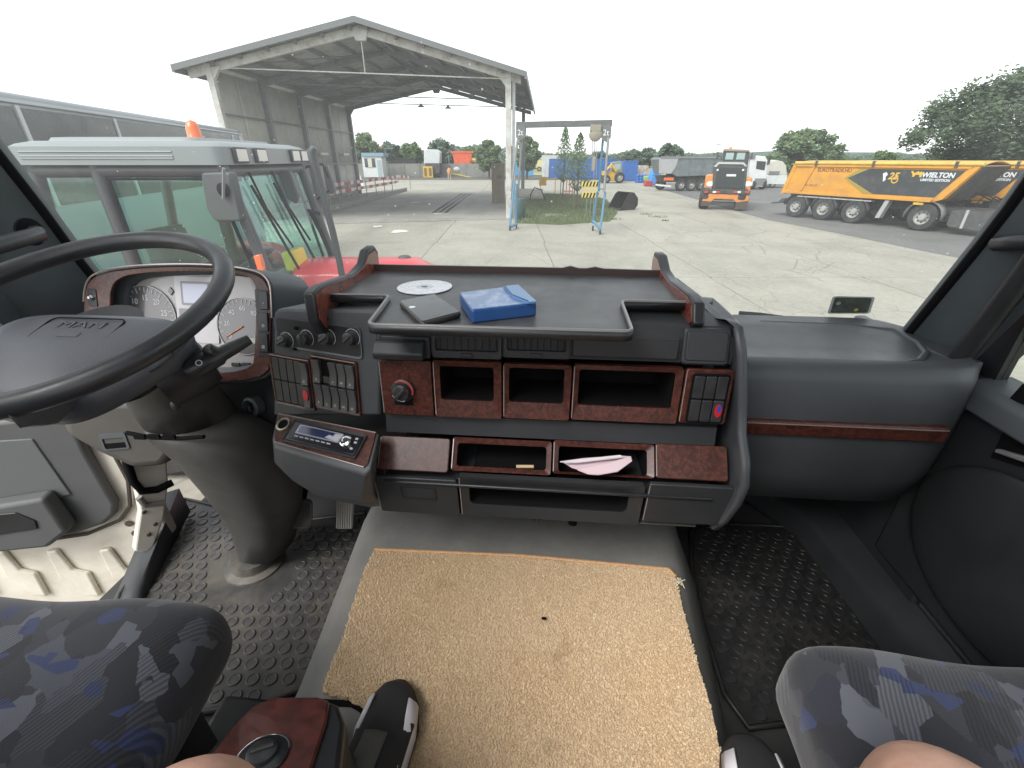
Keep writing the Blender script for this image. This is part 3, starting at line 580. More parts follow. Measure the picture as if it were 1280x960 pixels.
# hub pad: dished centre spreading into four broad spokes
def hub(u, vv):
    x = (u - .5) * .40; y = (vv - .5) * .30
    ang = math.atan2(y, x); r = math.hypot(x / .20, y / .15)
    z = -.045 + .018 * max(0, 1 - r * r) - .02 * max(0, r - .7)
    return WF.pt(x, y, z)
q = MB(); rings = []
for sc_, c in ((.78, -.075), (.97, -.062), (1.0, -.042), (.985, -.032), (.955, -.024), (.90, -.018), (.75, -.014), (.5, -.011), (.25, -.0095), (.04, -.009)):
    ring_ = []
    for k in range(48):
        t_ = 2 * math.pi * k / 48; cx = math.copysign(abs(math.cos(t_)) ** .45, math.cos(t_)); sy = math.copysign(abs(math.sin(t_)) ** .45, math.sin(t_))
        ring_.append(WF.pt((.175 if sy > 0 else .175 - .085 * -sy) * cx * sc_, (.090 if sy > 0 else .115) * sy * sc_ - .045, c - .024 - .020 * max(0, -sy) * sc_ ** 2))
    rings.append(ring_)
q.loft(rings); pad = q.build('hub_pad', M('hub_pad_plastic', (.075, .080, .093), .42, var=(8, .12), bump=(350, .35, .0008)), WHL, smooth=75)
lo = rrect(-.070, .065, -.040, .018, .012); 
q = MB(); q.tube([WF.pt(a, b, -.0352) for a, b in lo], .0011, 5, closed=True); q.build('badge_outline', PBS, pad)
text('embossed_letters', 'MAN', WF, -.002, -.002, -.0345, .024, 'hub_pad_plastic', pad, .0012, sx=1.6)
q = MB(); q.prism(WF, [(-.020, -.034), (.016, -.034), (.016, -.024), (-.002, -.017), (-.020, -.024)], -.036, -.0325); q.build('embossed_mark', 'hub_pad_plastic', pad)
for s in (-1, 1):
    for (a, b, c, d) in ((.13, -.035, .220, -.055), (.07, -.135, .105, -.203)):
        q = MB(); q.loft([[WF.pt(s * x, y + dy * k, z + dz) for dy, dz in ((-.034, -.022), (.034, -.022), (.030, .004), (0, .010), (-.030, .004))] for x, y, z, k in ((a, b, -.058, 1.2), (a * .6 + c * .4, b * .6 + d * .4, -.038, 1.0), (a * .2 + c * .8, b * .2 + d * .8, -.015, .8), (c, d, -.003, .75))]); q.build('spoke', 'hub_pad_plastic', WHL, bevel=.005, smooth=60)
q = MB(); q.lathe(WF.pt(0, 0, -.17), WF.n, [(.055, 0), (.06, .09), (.08, .12)], 20); q.build('hub_core', PB, WHL)

# ---------------------------------------------------------------- pedals
for nm, lab, x, y, wd, mt, rib in (('brake_pedal', 'worn dark pedal left of the ribbed accelerator', 375, 640, .075, RUB2, 0), ('accelerator_pedal', 'ribbed grey accelerator pedal beside the tunnel', 431, 640, .062, M('pedal_metal', (.38, .36, .33), .45, .2), 1)):
    c = on(x, y, 1, 1.08 if rib else 1.0); P_ = Fr(c, (1, .1, 0), (-.1, .5, .85)); tP = thing(nm, lab, 'pedal', tuple(c))
    q = MB(); q.prism(P_, [(-wd * .42, -.055), (wd * .42, -.055), (wd * .5, .05), (-wd * .36, .055)] if rib else rrect(-wd / 2, wd / 2, -.05, .04, .018), -.008, .004); q.build('pad', mt, tP, bevel=.004)
    if rib:
        for k in range(7): q = MB(); xx = -wd * .36 + wd * .72 * k / 6; q.fbox(P_, xx - .0025, xx + .0025, -.05, .048, .004, .008); q.build('rib', mt, tP)
    q = MB(); q.tube([P_.pt(0, .02, -.01), P_.pt(0, .12, -.06), P_.pt(0, .22, -.16)], .010, 8); q.build('arm', PBS, tP)

# ---------------------------------------------------------------- tray screwed onto the dash, with burl wings
TZ = -.25
TR = thing('dash_tray', 'flat black accessory tray with burl wings on top of the dashboard', 'tray', (-.09, .95, -.29))
FTy = Fr((0, 0, TZ), (1, 0, 0), (0, 1, 0))
def arc(cx, cy, r, t0, t1, n=5): return [(cx + r * math.cos(math.radians(t0 + (t1 - t0) * i / n)), cy + r * math.sin(math.radians(t0 + (t1 - t0) * i / n))) for i in range(n + 1)]
ol = [(-.445, 1.115), (-.455, .862)] + arc(-.335, .848, .016, 90, 0) + arc(-.285, .705, .016, 180, 270) + arc(.120, .705, .016, -90, 0) + arc(.156, .848, .016, 180, 90) + [(.275, .865), (.265, 1.125)]
q = MB(); q.prism(FTy, ol, -.012, -.006); q.build('tray_plate', M('tray_top', (.060, .062, .064), .42, var=(10, .3), bump=(500, .15, .0005), dirt=(9, (.16, .15, .14), .35)), TR)
q = MB(); q.loft([[FTy.pt(a, b, c) for c in (-.013, .003)] for a, b in ol[1:-1]], closed=False); q.build('tray_rim', PB, TR, solid=.006)
q = MB(); q.tube([FTy.pt(a, b, .003) for a, b in ol[1:-1]], .0032, 6); q.build('rim_bead', M('bead', (.16, .16, .16), .3), TR, smooth=80)
q = MB(); q.prism(Fr((0, 1.118, TZ), (1, 0, 0), (0, 0, 1)), [(-.45, -.012), (.27, -.012), (.27, .008), (.13, .010), (.11, .014), (.09, .010), (.07, .010), (.05, .015), (.03, .010), (-.44, .010)], -.005, .003); q.build('back_lip', M('lip_brown', (.06, .04, .035), .4), TR)
for s, X0 in ((-1, -.455), (1, .275)):
    yz = [(.795, -.285), (.80, -.228), (.83, -.222), (1.00, -.236), (1.06, -.225), (1.09, -.200), (1.135, -.196), (1.155, -.215), (1.15, -.268), (.93, -.290), (.885, -.272), (.845, -.318), (.815, -.318)] if s < 0 else [(.805, -.27), (.825, -.236), (.86, -.230), (1.02, -.242), (1.10, -.235), (1.15, -.212), (1.20, -.212), (1.21, -.23), (1.20, -.280), (.98, -.292), (.91, -.292), (.88, -.318), (.84, -.308)]
    FW = Fr((X0, 0, 0), (0, -s, 0) if s < 0 else (0, -1, 0), (0, 0, 1))
    lp_ = [(FW.ex.y * y, z) for y, z in yz]
    q = MB(); q.prism(FW, lp_, -.011, .011); wg = q.build('tray_wing', PB, TR, bevel=.004, seg=3)
    F2 = Fr((X0 - s * .0118, 0, 0), (0, -s * -1 * -1, 0), (0, 0, 1)) if False else Fr((X0 - s * .0118, 0, 0), (0, s, 0), (0, 0, 1))
    cy_ = sum(y for y, z in yz) / len(yz); cz_ = sum(z for y, z in yz) / len(yz)
    q = MB(); q.prism(F2, [(s * (cy_ + (y - cy_) * .96), cz_ + (z - cz_) * .80) for y, z in yz], -.001, .001); q.build('burl_inlay', M('burl_red', (.19, .055, .040), .3, var=(40, .45), coat=.5), wg)
    if s > 0: q = MB(); q.prism(F2, circ(s * .862, -.268, .016, 18), .001, .0022); q.build('round_sticker', M('sticker_green', (.12, .30, .27), .35), wg)
# things lying on the tray
o = MB(); c = on(531, 359, 2, TZ - .0045); FD = Fr(c, (1, 0, 0), (0, 1, 0)); o.ring(FD, circ(0, 0, .060, 48), circ(0, 0, .0075, 48), 0, .0014)
cd = tag(o.build('compact_disc', M('disc_paper', (.74, .76, .80), .3, var=(20, .06))), 'loose white compact disc lying flat near the back of the dash tray', 'disc')
q = MB(); q.ring(FD, circ(0, 0, .019, 32), circ(0, 0, .0078, 32), .0014, .0018); q.build('disc_hub', M('disc_hub', (.45, .47, .50), .15, .3), cd)
PH = thing('phone', 'black phone with glossy back lying in front of the disc', 'phone', tuple(on(537, 384, 2, TZ - .006)))
FPh = Fr(on(537, 384, 2, TZ - .0055), (math.cos(1.07), math.sin(1.07), 0), (-math.sin(1.07), math.cos(1.07), 0))
FPh = Fr(on(537, 384, 2, TZ - .0055), (.62, -.78, 0), (.78, .62, 0))
cor = FPh.pxs([(498, 375), (543, 366), (577, 389), (527, 402)], .012)
hx = (abs(cor[1][0] - cor[3][0])) ; 
def rq(pts, r=.008):                                     # round the corners of a quad
    o_ = []
    for i in range(len(pts)):
        p_, a_, b_ = V(pts[i]), V(pts[i - 1]), V(pts[(i + 1) % len(pts)]); u1 = (a_ - p_).normalized() * r; u2 = (b_ - p_).normalized() * r
        for k in range(5): s_ = k / 4; o_.append(tuple((p_ + u1) * (1 - s_) ** 2 + p_ * 2 * s_ * (1 - s_) + (p_ + u2) * s_ ** 2))
    return o_
q = MB(); q.prism(FPh, rq(cor), 0, .0098); q.build('body', M('phone_case', (.03, .028, .026), .4), PH, bevel=.003)
q = MB(); q.prism(FPh, rq([(a * .95, b * .95) for a, b in [(x - sum(z[0] for z in cor) / 4 * 0, y) for x, y in cor]], .006), .0095, .0107); q.build('glossy_back', M('phone_gloss', (.012, .013, .014), .10, spec=.35, var=(30, .3)), PH)
a, b = FPh.px(515, 382, .014); q = MB(); q.prism(FPh, circ(a, b, .006, 14), .0105, .0115); q.build('camera_lens', CHR, PH)
BC = thing('blue_case', 'flat blue plastic case with a flap, right of the phone', 'case', tuple(on(622, 375, 2, TZ - .006)))
FBc = Fr(on(622, 375, 2, TZ - .0055), (1, .03, 0), (0, 1, 0))
cor = FBc.pxs([(574, 364), (648, 355), (671, 376), (590, 385)], .028)
BLU = M('blue_plastic', (.085, .17, .36), .35, var=(14, .25), coat=.3, dirt=(18, (.55, .62, .72), .6)); BLD = M('blue_side', (.022, .075, .23), .35, var=(20, .15))
q = MB(); q.prism(FBc, rq(cor, .004), 0, .024); q.build('shell', BLD, BC, bevel=.003)
q = MB(); q.prism(FBc, rq([V(c_) * .985 for c_ in cor], .004), .0235, .0255); q.build('lid', BLU, BC, bevel=.001)
fl_ = FBc.pxs([(629, 357), (648, 355), (671, 376), (659, 377), (640, 369)], .030)
q = MB(); q.prism(FBc, fl_, .0250, .0295); q.build('flap', M('blue_flap', (.11, .23, .43), .3), BC, bevel=.001)
q = MB(); q.tube([FBc.pt(*FBc.px(x, y, .029), .030) for x, y in ((630, 357), (640, 369), (660, 377))], .0014, 5); q.build('flap_shadow_edge', BLD, BC)

# papers stuffed in the lower compartment, and a stick in the left one
PP = thing('paper_bundle', 'folded pinkish white papers sticking out of the lower right compartment', 'papers', tuple(on(745, 580, 1, .76)))
FPp = Fr(CLW.pt(0, 0, -.004), (1, 0, 0), (0, .95, .12))
for i, (pts, dz) in enumerate((([(702, 577), (730, 573), (776, 570), (789, 571), (780, 580), (755, 588), (735, 591), (715, 585)], .004), ([(722, 588), (760, 580), (788, 571), (790, 577), (772, 590), (748, 594), (735, 593)], .010), ([(700, 578), (775, 570), (778, 572), (720, 579)], .0155))):
    q = MB(); lp_ = [FPp.px(x, y, dz) for x, y in pts]; q.prism(FPp, lp_, dz, dz + .0012 + .001 * i); q.build('sheet', M('paper_pink%d' % i, ((.68, .52, .58), (.74, .58, .63), (.78, .72, .75))[i], .8, bump=(40, .3, .002)), PP)
q = MB(); q.tube([CLW.pt(*CLW.px(645, 583), -.012), CLW.pt(*CLW.px(667, 583), -.012)], .0035, 8); tag(q.build('wooden_stick', M('pale_wood', (.55, .42, .25), .7)), 'short pale stick lying in the lower left compartment', 'stick')

# ---------------------------------------------------------------- carpet on the tunnel
CA = thing('carpet_mat', 'sandy beige carpet offcut with frayed edges on the engine tunnel', 'carpet', (-.05, .6, -.92))
FC = Fr((0, 0, -.917), (1, 0, 0), (0, 1, 0))
cpx = [(468, 686), (560, 690), (650, 694), (740, 702), (836, 711), (845, 720), (852, 752), (870, 820), (888, 880), (901, 940), (905, 975), (640, 985), (520, 985), (470, 900), (462, 888), (440, 874), (420, 870), (402, 864), (412, 835), (430, 790), (440, 758), (455, 712)]
cl = [FC.px(x, y, .012) for x, y in cpx]
fr_l = []
for i in range(len(cl)):
    a_, b_ = V(cl[i]), V(cl[(i + 1) % len(cl)]); k = max(2, int((b_ - a_).length / .008))
    for j in range(k):
        d = (b_ - a_).normalized(); nn = V((d.y, -d.x)); fray = .0035 if i >= 13 else .0012
        fr_l.append(tuple(a_.lerp(b_, j / k) + nn * random.uniform(-fray, fray)))
q = MB(); q.prism(FC, fr_l, 0, .008); q.build('backing', CARPB, CA, smooth=30)
q = MB(); q.tube([FC.pt(*c_, .010) for c_ in cl[:6]], .0045, 6); q.build('bound_edge', M('carpet_binding', (.55, .33, .17), .9, var=(200, .3)), CA)
def inside(p, poly):
    x, y = p; r = False; j = len(poly) - 1
    for i in range(len(poly)):
        xi, yi = poly[i]; xj, yj = poly[j]
        if (yi > y) != (yj > y) and x < (xj - xi) * (y - yi) / (yj - yi) + xi: r = not r
        j = i
    return r
pv, pf = [], []; xs = [c_[0] for c_ in cl]; ys = [c_[1] for c_ in cl]; st = .0031
y = min(ys)
rnd = random.Random(3)
while y < max(ys):
    x = min(xs)
    while x < max(xs):
        p_ = (x + rnd.uniform(-.5, .5) * st, y + rnd.uniform(-.5, .5) * st)
        if inside(p_, cl):
            an = rnd.uniform(0, 6.28); h = .0045 * rnd.uniform(.55, 1.0); r_ = .0017; lx, ly = rnd.uniform(-.003, .003), rnd.uniform(-.003, .003); k = len(pv)
            for t_ in (0, 2.09, 4.19): pv.append(tuple(FC.pt(p_[0] + r_ * math.cos(an + t_), p_[1] + r_ * math.sin(an + t_), .0075)))
            for t_ in (0, 2.09, 4.19): pv.append(tuple(FC.pt(p_[0] + lx + r_ * .8 * math.cos(an + t_), p_[1] + ly + r_ * .8 * math.sin(an + t_), .0075 + h)))
            for i in range(3): j = (i + 1) % 3; pf.append((k + i, k + j, k + 3 + j, k + 3 + i))
            pf.append((k + 3, k + 4, k + 5))
        x += st
    y += st
me = bpy.data.meshes.new('pile'); inv = WM[CA].inverted(); me.from_pydata([tuple(inv @ V(v_)) for v_ in pv], [], pf); me.materials.append(CARP)
po = link('pile', me, CA); po['kind'] = 'stuff'
q = MB(); q.sphere(FC.pt(*FC.px(680, 773, .016), .016), (.006, .0035, .003)); tag(q.build('crumb', PBS), 'small dark crumb on the beige carpet', 'crumb')
FRY = M('fray_thread', (.75, .66, .48), .9)
q = MB(); a = FC.px(848, 728, .01)
for i in range(7): q.tube([FC.pt(*a, .01), FC.pt(a[0] + rnd.uniform(-.012, .016), a[1] + rnd.uniform(-.012, .012), .014 + rnd.uniform(0, .008)), FC.pt(a[0] + rnd.uniform(-.018, .024), a[1] + rnd.uniform(-.02, .02), .012)], .0009, 4)
fz = q.build('frayed_threads', FRY, CA); fz['kind'] = 'stuff'

# ---------------------------------------------------------------- rubber floor mats with round studs
FF = Fr((0, 0, -1.15), (1, 0, 0), (0, 1, 0))
def rubber_mat(label, poly, skip, big, name='rubber_mat', rot=.10, m1=RUB, m2=RUB2):
    T = thing(name, label, 'floor mat', (*(sum((V((*FF.px(*q_), 0)) for q_ in poly), V()) / len(poly)).xy, -1.15))
    lp_ = FF.pxs(poly); q = MB(); q.prism(FF, lp_, -.003, .004); q.build('sheet', m1, T, bevel=.003)
    q = MB(); q.tube([FF.pt(a, b, .006) for a, b in lp_], .007, 6, closed=True); q.build('raised_border', m1, T, smooth=80)
    sm = MB(); sm.lathe((0, 0, 0), (0, 0, 1), [(.0165, 0), (.0150, .0032), (.0125, .0034), (.0115, .0022), (.002, .0022)], 14)
    me = None; x0 = min(a for a, b in lp_); x1 = max(a for a, b in lp_); y0 = min(b for a, b in lp_); y1 = max(b for a, b in lp_); pi_ = .0445; r = 0; cnt = 0
    pos = []
    for i in range(-40, 60):
        for j in range(-40, 60):
            x = x0 + (i + .5 * (j % 2)) * pi_; y = y0 + j * pi_ * .87
            x, y = x * math.cos(rot) - (y - y0) * math.sin(rot), (x - x0) * math.sin(rot) + y * math.cos(rot)
            if not all(inside((x + dx, y + dy), lp_) for dx, dy in ((.018, 0), (-.018, 0), (0, .018), (0, -.018))): continue
            if any((x - sx_) ** 2 + (y - sy_) ** 2 < sr * sr for sx_, sy_, sr in skip): continue
            pos.append((x, y))
    for x, y in pos[:295]:
        if me is None: sm.v = [tuple(V(v_)) for v_ in sm.v]; ob = sm.build('stud', m2, T, local=True); me = ob.data
        else: ob = bpy.data.objects.new('stud', me); COL.objects.link(ob); ob.parent = T; WM[ob] = WM[T]
        ob.location = WM[T].inverted() @ FF.pt(x, y, .004)
    return T
colb = FF.px(318, 712)
rubber_mat('worn black studded rubber mat on the driver footwell floor', [(232, 625), (300, 640), (360, 655), (457, 642), (452, 690), (432, 770), (405, 840), (380, 862), (330, 880), (200, 900), (120, 860), (150, 745), (190, 690)], [(colb[0], colb[1], .13)], 0)
rubber_mat('dark studded rubber mat on the passenger footwell floor', [(862, 668), (870, 655), (1050, 662), (1078, 690), (1105, 755), (1110, 800), (1080, 880), (990, 905), (935, 912), (905, 870), (880, 790), (865, 720)], [], 0, rot=-.06, m1=M('mat_rubber_shaded', (.020, .020, .021), .5, var=(9, .3), dirt=(5, (.10, .09, .075), .45)), m2=M('stud_rubber_shaded', (.026, .026, .027), .42, var=(9, .3), dirt=(5, (.10, .09, .075), .45)))  # footwell shade put into the colour: darker copies of the driver mat rubber
# driver-side wheel arch hump and sill
q = MB(); q.loft([[on(x, y, 2, z) for x, y, z in r_] for r_ in (((205, 618, -1.06), (224, 612, -1.05), (236, 640, -1.13)), ((178, 672, -1.10), (203, 662, -1.07), (210, 690, -1.145)), ((150, 738, -1.155), (174, 732, -1.12), (181, 748, -1.15)), ((100, 830, -1.16), (140, 820, -1.13), (150, 850, -1.152)))], closed=False); struct(q.build('door_sill', PL, smooth=80, solid=.012))
# passenger wheel-arch hump
q = MB(); q.loft([[V((x, y, z)) for x, z in ((.90 + d, -1.155), (.925 + d, -1.07), (.955, -1.03), (.985, -1.02), (.985, -1.155))] for y, d in ((1.4, -.16), (1.2, -.04), (.7, .0), (.35, .02))]); struct(q.build('wheel_arch_cover', PC, bevel=.03, seg=3, smooth=70))

# ---------------------------------------------------------------- seats
def cushion(name, c, sz, mat, par, bev, rz=0, wob=.006):
    q = MB(); k = 14
    def pt(d):
        m_ = max(abs(d.x), abs(d.y), abs(d.z)); d = d / m_
        return d
    vs = {}; fs = []
    def vid(p_):
        key = (round(p_.x, 4), round(p_.y, 4), round(p_.z, 4))
        if key not in vs: vs[key] = len(vs)
        return vs[key]
    for ax in range(3):
        for s_ in (-1, 1):
            for i in range(k):
                for j in range(k):
                    f_ = []
                    for di, dj in ((0, 0), (1, 0), (1, 1), (0, 1)):
                        a_, b_ = -1 + 2 * (i + di) / k, -1 + 2 * (j + dj) / k; p_ = [0, 0, 0]; p_[ax] = s_; p_[(ax + 1) % 3] = a_; p_[(ax + 2) % 3] = b_; f_.append(vid(V(p_)))
                    fs.append(tuple(f_))
    R_ = Matrix.Rotation(rz, 3, 'Z'); out = []
    for key in vs:
        p_ = V(key); h = V(sz) / 2; w_ = V((p_.x * h.x, p_.y * h.y, p_.z * h.z))
        inn = V([max(-h[i] + bev, min(h[i] - bev, w_[i])) for i in range(3)]); d = w_ - inn
        if d.length > 1e-6: w_ = inn + d.normalized() * min(bev, d.length * 1.0 if d.length < bev else bev)
        nz_ = math.sin(w_.x * 21 + w_.y * 9) * math.cos(w_.y * 17 - w_.z * 8)
        w_ += d.normalized() * nz_ * wob if d.length > 1e-6 else V((0, 0, nz_ * wob))
        out.append(V(c) + R_ @ w_)
    q.add(out, fs); return q.build(name, mat, par, sub=1)
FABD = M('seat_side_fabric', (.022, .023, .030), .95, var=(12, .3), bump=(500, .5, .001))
ds = thing('driver_seat', 'driver seat in blue and grey shard pattern fabric at lower left', 'seat', (-.78, .15, -1.15))
cushion('cushion', (-.765, .20, -.715), (.56, .53, .15), FAB, ds, .07, .06)
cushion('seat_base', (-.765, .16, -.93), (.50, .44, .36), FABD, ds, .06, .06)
cushion('backrest', (-.80, -.13, -.35), (.52, .14, .66), FAB, ds, .06, .04)
ps = thing('passenger_seat', 'passenger seat in blue and grey shard pattern fabric at lower right', 'seat', (.66, .15, -1.15))
cushion('cushion', (.66, .205, -.715), (.60, .53, .15), FAB, ps, .055, -.03)
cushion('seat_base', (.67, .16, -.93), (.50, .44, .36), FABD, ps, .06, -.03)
cushion('backrest', (.69, -.13, -.35), (.52, .14, .66), FAB, ps, .06, -.03)
q = MB(); q.b(.962, XR + .02, .86, 1.45, -1.2, -.44); struct(q.build('kick_panel', PC, bevel=.01))
if 0: q = MB(); q.tube([on(x, y, 2, z) for x, y, z in ((974, 850, -.73), (962, 825, -.69), (972, 806, -.655), (1010, 795, -.645), (1080, 796, -.64), (1180, 802, -.64), (1280, 814, -.64))], .0035, 6); q.build('piping', FABD, ps)

# ---------------------------------------------------------------- seat-side console with a rotary dial
SCn = thing('seat_console', 'black seat console with burl top and rotary dial beside the driver seat', 'console', (-.33, .25, -1.15))
FSc = Fr(on(345, 905, 2, -.70), (1, .1, 0), (0, .93, -.36))
tp = FSc.pxs([(345, 873), (398, 873), (412, 878), (408, 905), (390, 960), (382, 985), (230, 985), (262, 948), (300, 900), (320, 882)])
ot = FSc.pxs([(338, 868), (402, 868), (424, 876), (432, 900), (425, 960), (420, 995), (215, 995), (250, 946), (290, 898), (312, 878)])
q = MB(); q.loft([[FSc.pt(a, b, -.004) for a, b in ot], [FSc.pt(a * 1.04, b, -.05) for a, b in ot], [V((FSc.pt(a * 1.1, b, 0).x, FSc.pt(a, b, 0).y, -1.14)) for a, b in ot]]); q.build('pedestal', PB, SCn, bevel=.008, seg=3)
q = MB(); q.prism(FSc, tp, -.006, .003); q.build('burl_top', M('burl_plum', (.072, .017, .013), .4, var=(45, .6), coat=.15), SCn, bevel=.003)
a, b = FSc.px(328, 950); q = MB(); q.lathe(FSc.pt(a, b, .002), FSc.n, [(.031, 0), (.031, .004), (.028, .006)], 32); dl = q.build('dial_ring', M('dial_black', (.02, .021, .024), .25), SCn)
q = MB(); q.tube([FSc.pt(a + .0305 * math.cos(t_), b + .0305 * math.sin(t_), .006) for t_ in [math.radians(20 + 12 * k) for k in range(16)]], .0012, 5); q.build('dial_rim', CHR, dl)
q = MB(); q.lathe(FSc.pt(a, b, .006), FSc.n, [(.019, 0), (.018, .007), (.014, .009)], 26); q.build('dial_cap', SW, dl)
q = MB(); q.cyl(FSc.pt(a - .012, b - .004, .015), FSc.pt(a + .012, b + .006, .015), .0035, n=8); q.build('dial_grip', SW, dl)
for i, s_ in enumerate('PRNDX'):
    t_ = math.radians(30 + 32 * i); text('dial_letter', s_, FSc, a + .0245 * math.cos(t_), b + .0245 * math.sin(t_), .0062, .008, 'white_mark', dl, .0002)
q = MB(); q.b(-.60, -.42, .30, .46, -1.15, -.93); q.build('plinth', PB, SCn, bevel=.01)

# ---------------------------------------------------------------- doors
DRH = V((-1.235, .985, 0)); FDr = Fr(DRH, (math.cos(math.radians(14.6)), math.sin(math.radians(14.6)), 0), (0, 0, 1))
DR = thing('cab_door', 'open driver door with cream painted steel inside and grey card', 'door', (DRH.x, DRH.y, -1.6))
q = MB(); q.prism(FDr, [(-1.0, -1.75), (.02, -1.75), (.02, -.60), (-.13, -.50), (-.17, -.33), (-1.0, -.33)], -.06, -.01); q.build('door_skin', CRM, DR, bevel=.012, seg=3)
q = MB(); q.loft([[FDr.pt(a, b, c) for b, c in ((-.33, -.05), (-.33, -.012), (.52, -.012), (.52, -.05))] for a in (-.17, -.13)]); 
q.loft([[FDr.pt(a, b, c) for b, c in ((.49, -.05), (.49, -.012), (.54, -.012), (.54, -.05))] for a in (-1.0, -.17)]); q.build('window_frame', CRM, DR, bevel=.006)
q = MB(); q.tube([FDr.pt(-.19, z_, -.012) for z_ in (-.33, .1, .49)], .014, 8); q.build('window_seal', PBS, DR)
q = MB(); q.fbox(FDr, -.97, -.17, -.33, .49, -.032, -.028); q.build('door_pane', GLS, DR)
card = FDr.pxs([(-40, 528), (55, 516), (96, 525), (112, 560), (140, 610), (149, 625), (148, 638), (135, 650), (100, 662), (40, 672), (-40, 684)])
q = MB(); q.prism(FDr, card, -.01, .02); dc = q.build('door_card', M('door_card_plastic', (.085, .088, .090), .6, var=(5, .1), bump=(600, .3, .0008)), DR, bevel=.012, seg=3)
q = MB(); q.prism(FDr, FDr.pxs([(-40, 548), (48, 543), (96, 612), (-40, 640)]), .018, .024); q.build('card_inset', M('card_inset', (.11, .115, .118), .65, bump=(500, .3, .0008)), dc, bevel=.003)
pk = FDr.pxs([(-40, 622), (75, 604), (104, 645), (80, 664), (-40, 676)]); q = MB(); q.prism(FDr, pk, .02, .07); q.build('door_pocket', 'door_card_plastic', dc, bevel=.012, seg=3)
q = MB(); q.prism(FDr, FDr.pxs([(-40, 646), (20, 640), (45, 650), (48, 660), (-40, 674)], .07), .070, .074); q.build('pocket_grille', PB, dc, bevel=.002)
q = MB(); q.tube([FDr.pt(*FDr.px(x, y), .0) for x, y in ((-40, 687), (50, 676), (110, 667), (150, 650), (163, 632), (160, 600), (130, 545))], .006, 6); q.build('rubber_line', M('seal_brown', (.06, .05, .045), .6), DR)
for i in range(4):                                         # pressed ribs in the steel
    x = -75 + i * 66; lp_ = FDr.pxs([(x, 692 - i * 1.5), (x + 14, 690 - i * 1.5), (x + 34, 712), (x + 54, 716), (x + 70, 745), (x + 48, 745), (x + 36, 728), (x + 18, 724)])
    q = MB(); q.prism(FDr, lp_, -.012, .004); q.build('pressed_rib', CRM, DR, bevel=.010, seg=4)
for x, y in ((160, 656), (168, 668)): q = MB(); q.lathe(FDr.pt(*FDr.px(x, y), -.006), FDr.n, [(.011, 0), (.011, .003), (.006, .0035)], 14); q.build('drain_plug', M('plug_brown', (.10, .07, .055), .6), DR)
# body jamb at the hinge, with check strap
JB = Fr((-1.21, .93, -.85), (.55, .83, 0), (0, 0, 1))
q = MB(); q.prism(JB, JB.pxs([(158, 560), (208, 566), (211, 605), (205, 650), (190, 690), (168, 690), (175, 640)]), -.03, 0); jb = struct(q.build('door_jamb', CRM, bevel=.006))
q = MB(); q.tube([JB.pt(*JB.px(x, y), .012) for x, y in ((155, 570), (165, 600), (176, 612), (195, 610), (214, 601))], .011, 8); q.build('cable_sleeve', PBS, jb, smooth=70)
q = MB(); q.tube([JB.pt(*JB.px(x, y), .010) for x, y in ((172, 620), (180, 630), (205, 627))], .009, 8); q.build('check_strap', M('strap_grey', (.22, .21, .20), .5), jb)
for x, y in ((180, 640), (194, 655), (186, 668)): q = MB(); q.lathe(JB.pt(*JB.px(x, y), 0), JB.n, [(.006, 0), (.006, .004), (.003, .005)], 10); q.build('jamb_bolt', 'plug_brown', jb)
# passenger door, shut
PD = thing('cab_door', 'closed passenger door with dark card, silver pull and window ledge', 'door', (XR, .5, -1.1))
FPd = Fr((.955, 0, 0), (0, -1, 0), (0, 0, 1))
q = MB(); q.b(.955, XR + .05, -.15, 1.03, -1.0, -.47); q.build('door_card', PC, PD, bevel=.015, seg=3)
q = MB(); q.loft([[V((x, y, z)) for x, z in ((.93, -.50), (.935, -.455), (.95, -.44), (1.03, -.43), (1.03, -.5))] for y in (.985, .9, .4, -.15)]); q.build('window_ledge', PLL, PD, bevel=.006)
lo = FPd.pxs([(1240, 572), (1258, 535), (1330, 560), (1330, 600)]); q = MB(); q.prism(FPd, lo, -.002, .003); q.build('handle_recess', PBS, PD)
lo = FPd.pxs([(1252, 566), (1254, 561), (1330, 582), (1330, 592)]); q = MB(); q.prism(FPd, lo, .003, .016); q.build('door_pull', M('satin_silver', (.55, .55, .56), .35, .6), PD, bevel=.003)
lo = FPd.pxs([(1262, 500), (1280, 480), (1330, 490), (1330, 520)]); q = MB(); q.prism(FPd, lo, -.002, .003); q.build('switch_recess', PBS, PD)
q = MB(); q.prism(FPd, FPd.pxs([(1238, 522), (1330, 548), (1330, 550), (1238, 524.5)]), .0, .002); q.build('card_seam', PBS, PD)
q = MB(); q.b(XR + .005, XR + .03, .97, 1.06, -.45, .36); q.b(XR + .005, XR + .03, -.12, .0, -.45, .36); q.build('window_frame', PB, PD)
q = MB(); q.b(XR + .015, XR + .019, .0, .97, -.45, .36); q.build('door_pane', GLS, PD)
q = MB(); q.tube([V((.93, 1.02, -.44)), V((.945, .99, -.25)), V((.95, .93, .05)), V((.95, .88, .4))], .022, 10); q.build('door_seal', PB, PD, smooth=80)
q = MB(); q.loft([[V((x, y, z)) for x, z in ((.90, -.42), (.905, -.405), (.96, -.40), (.965, -.44))] for y in (1.10, 1.02, .985)]); q.build('sill_cap', PL, PD, bevel=.004)
q = MB(); q.sphere(on(1262, 720, 0, .94), (.03, .26, .19), 24, 14); q.build('door_speaker', PC, PD, smooth=80)

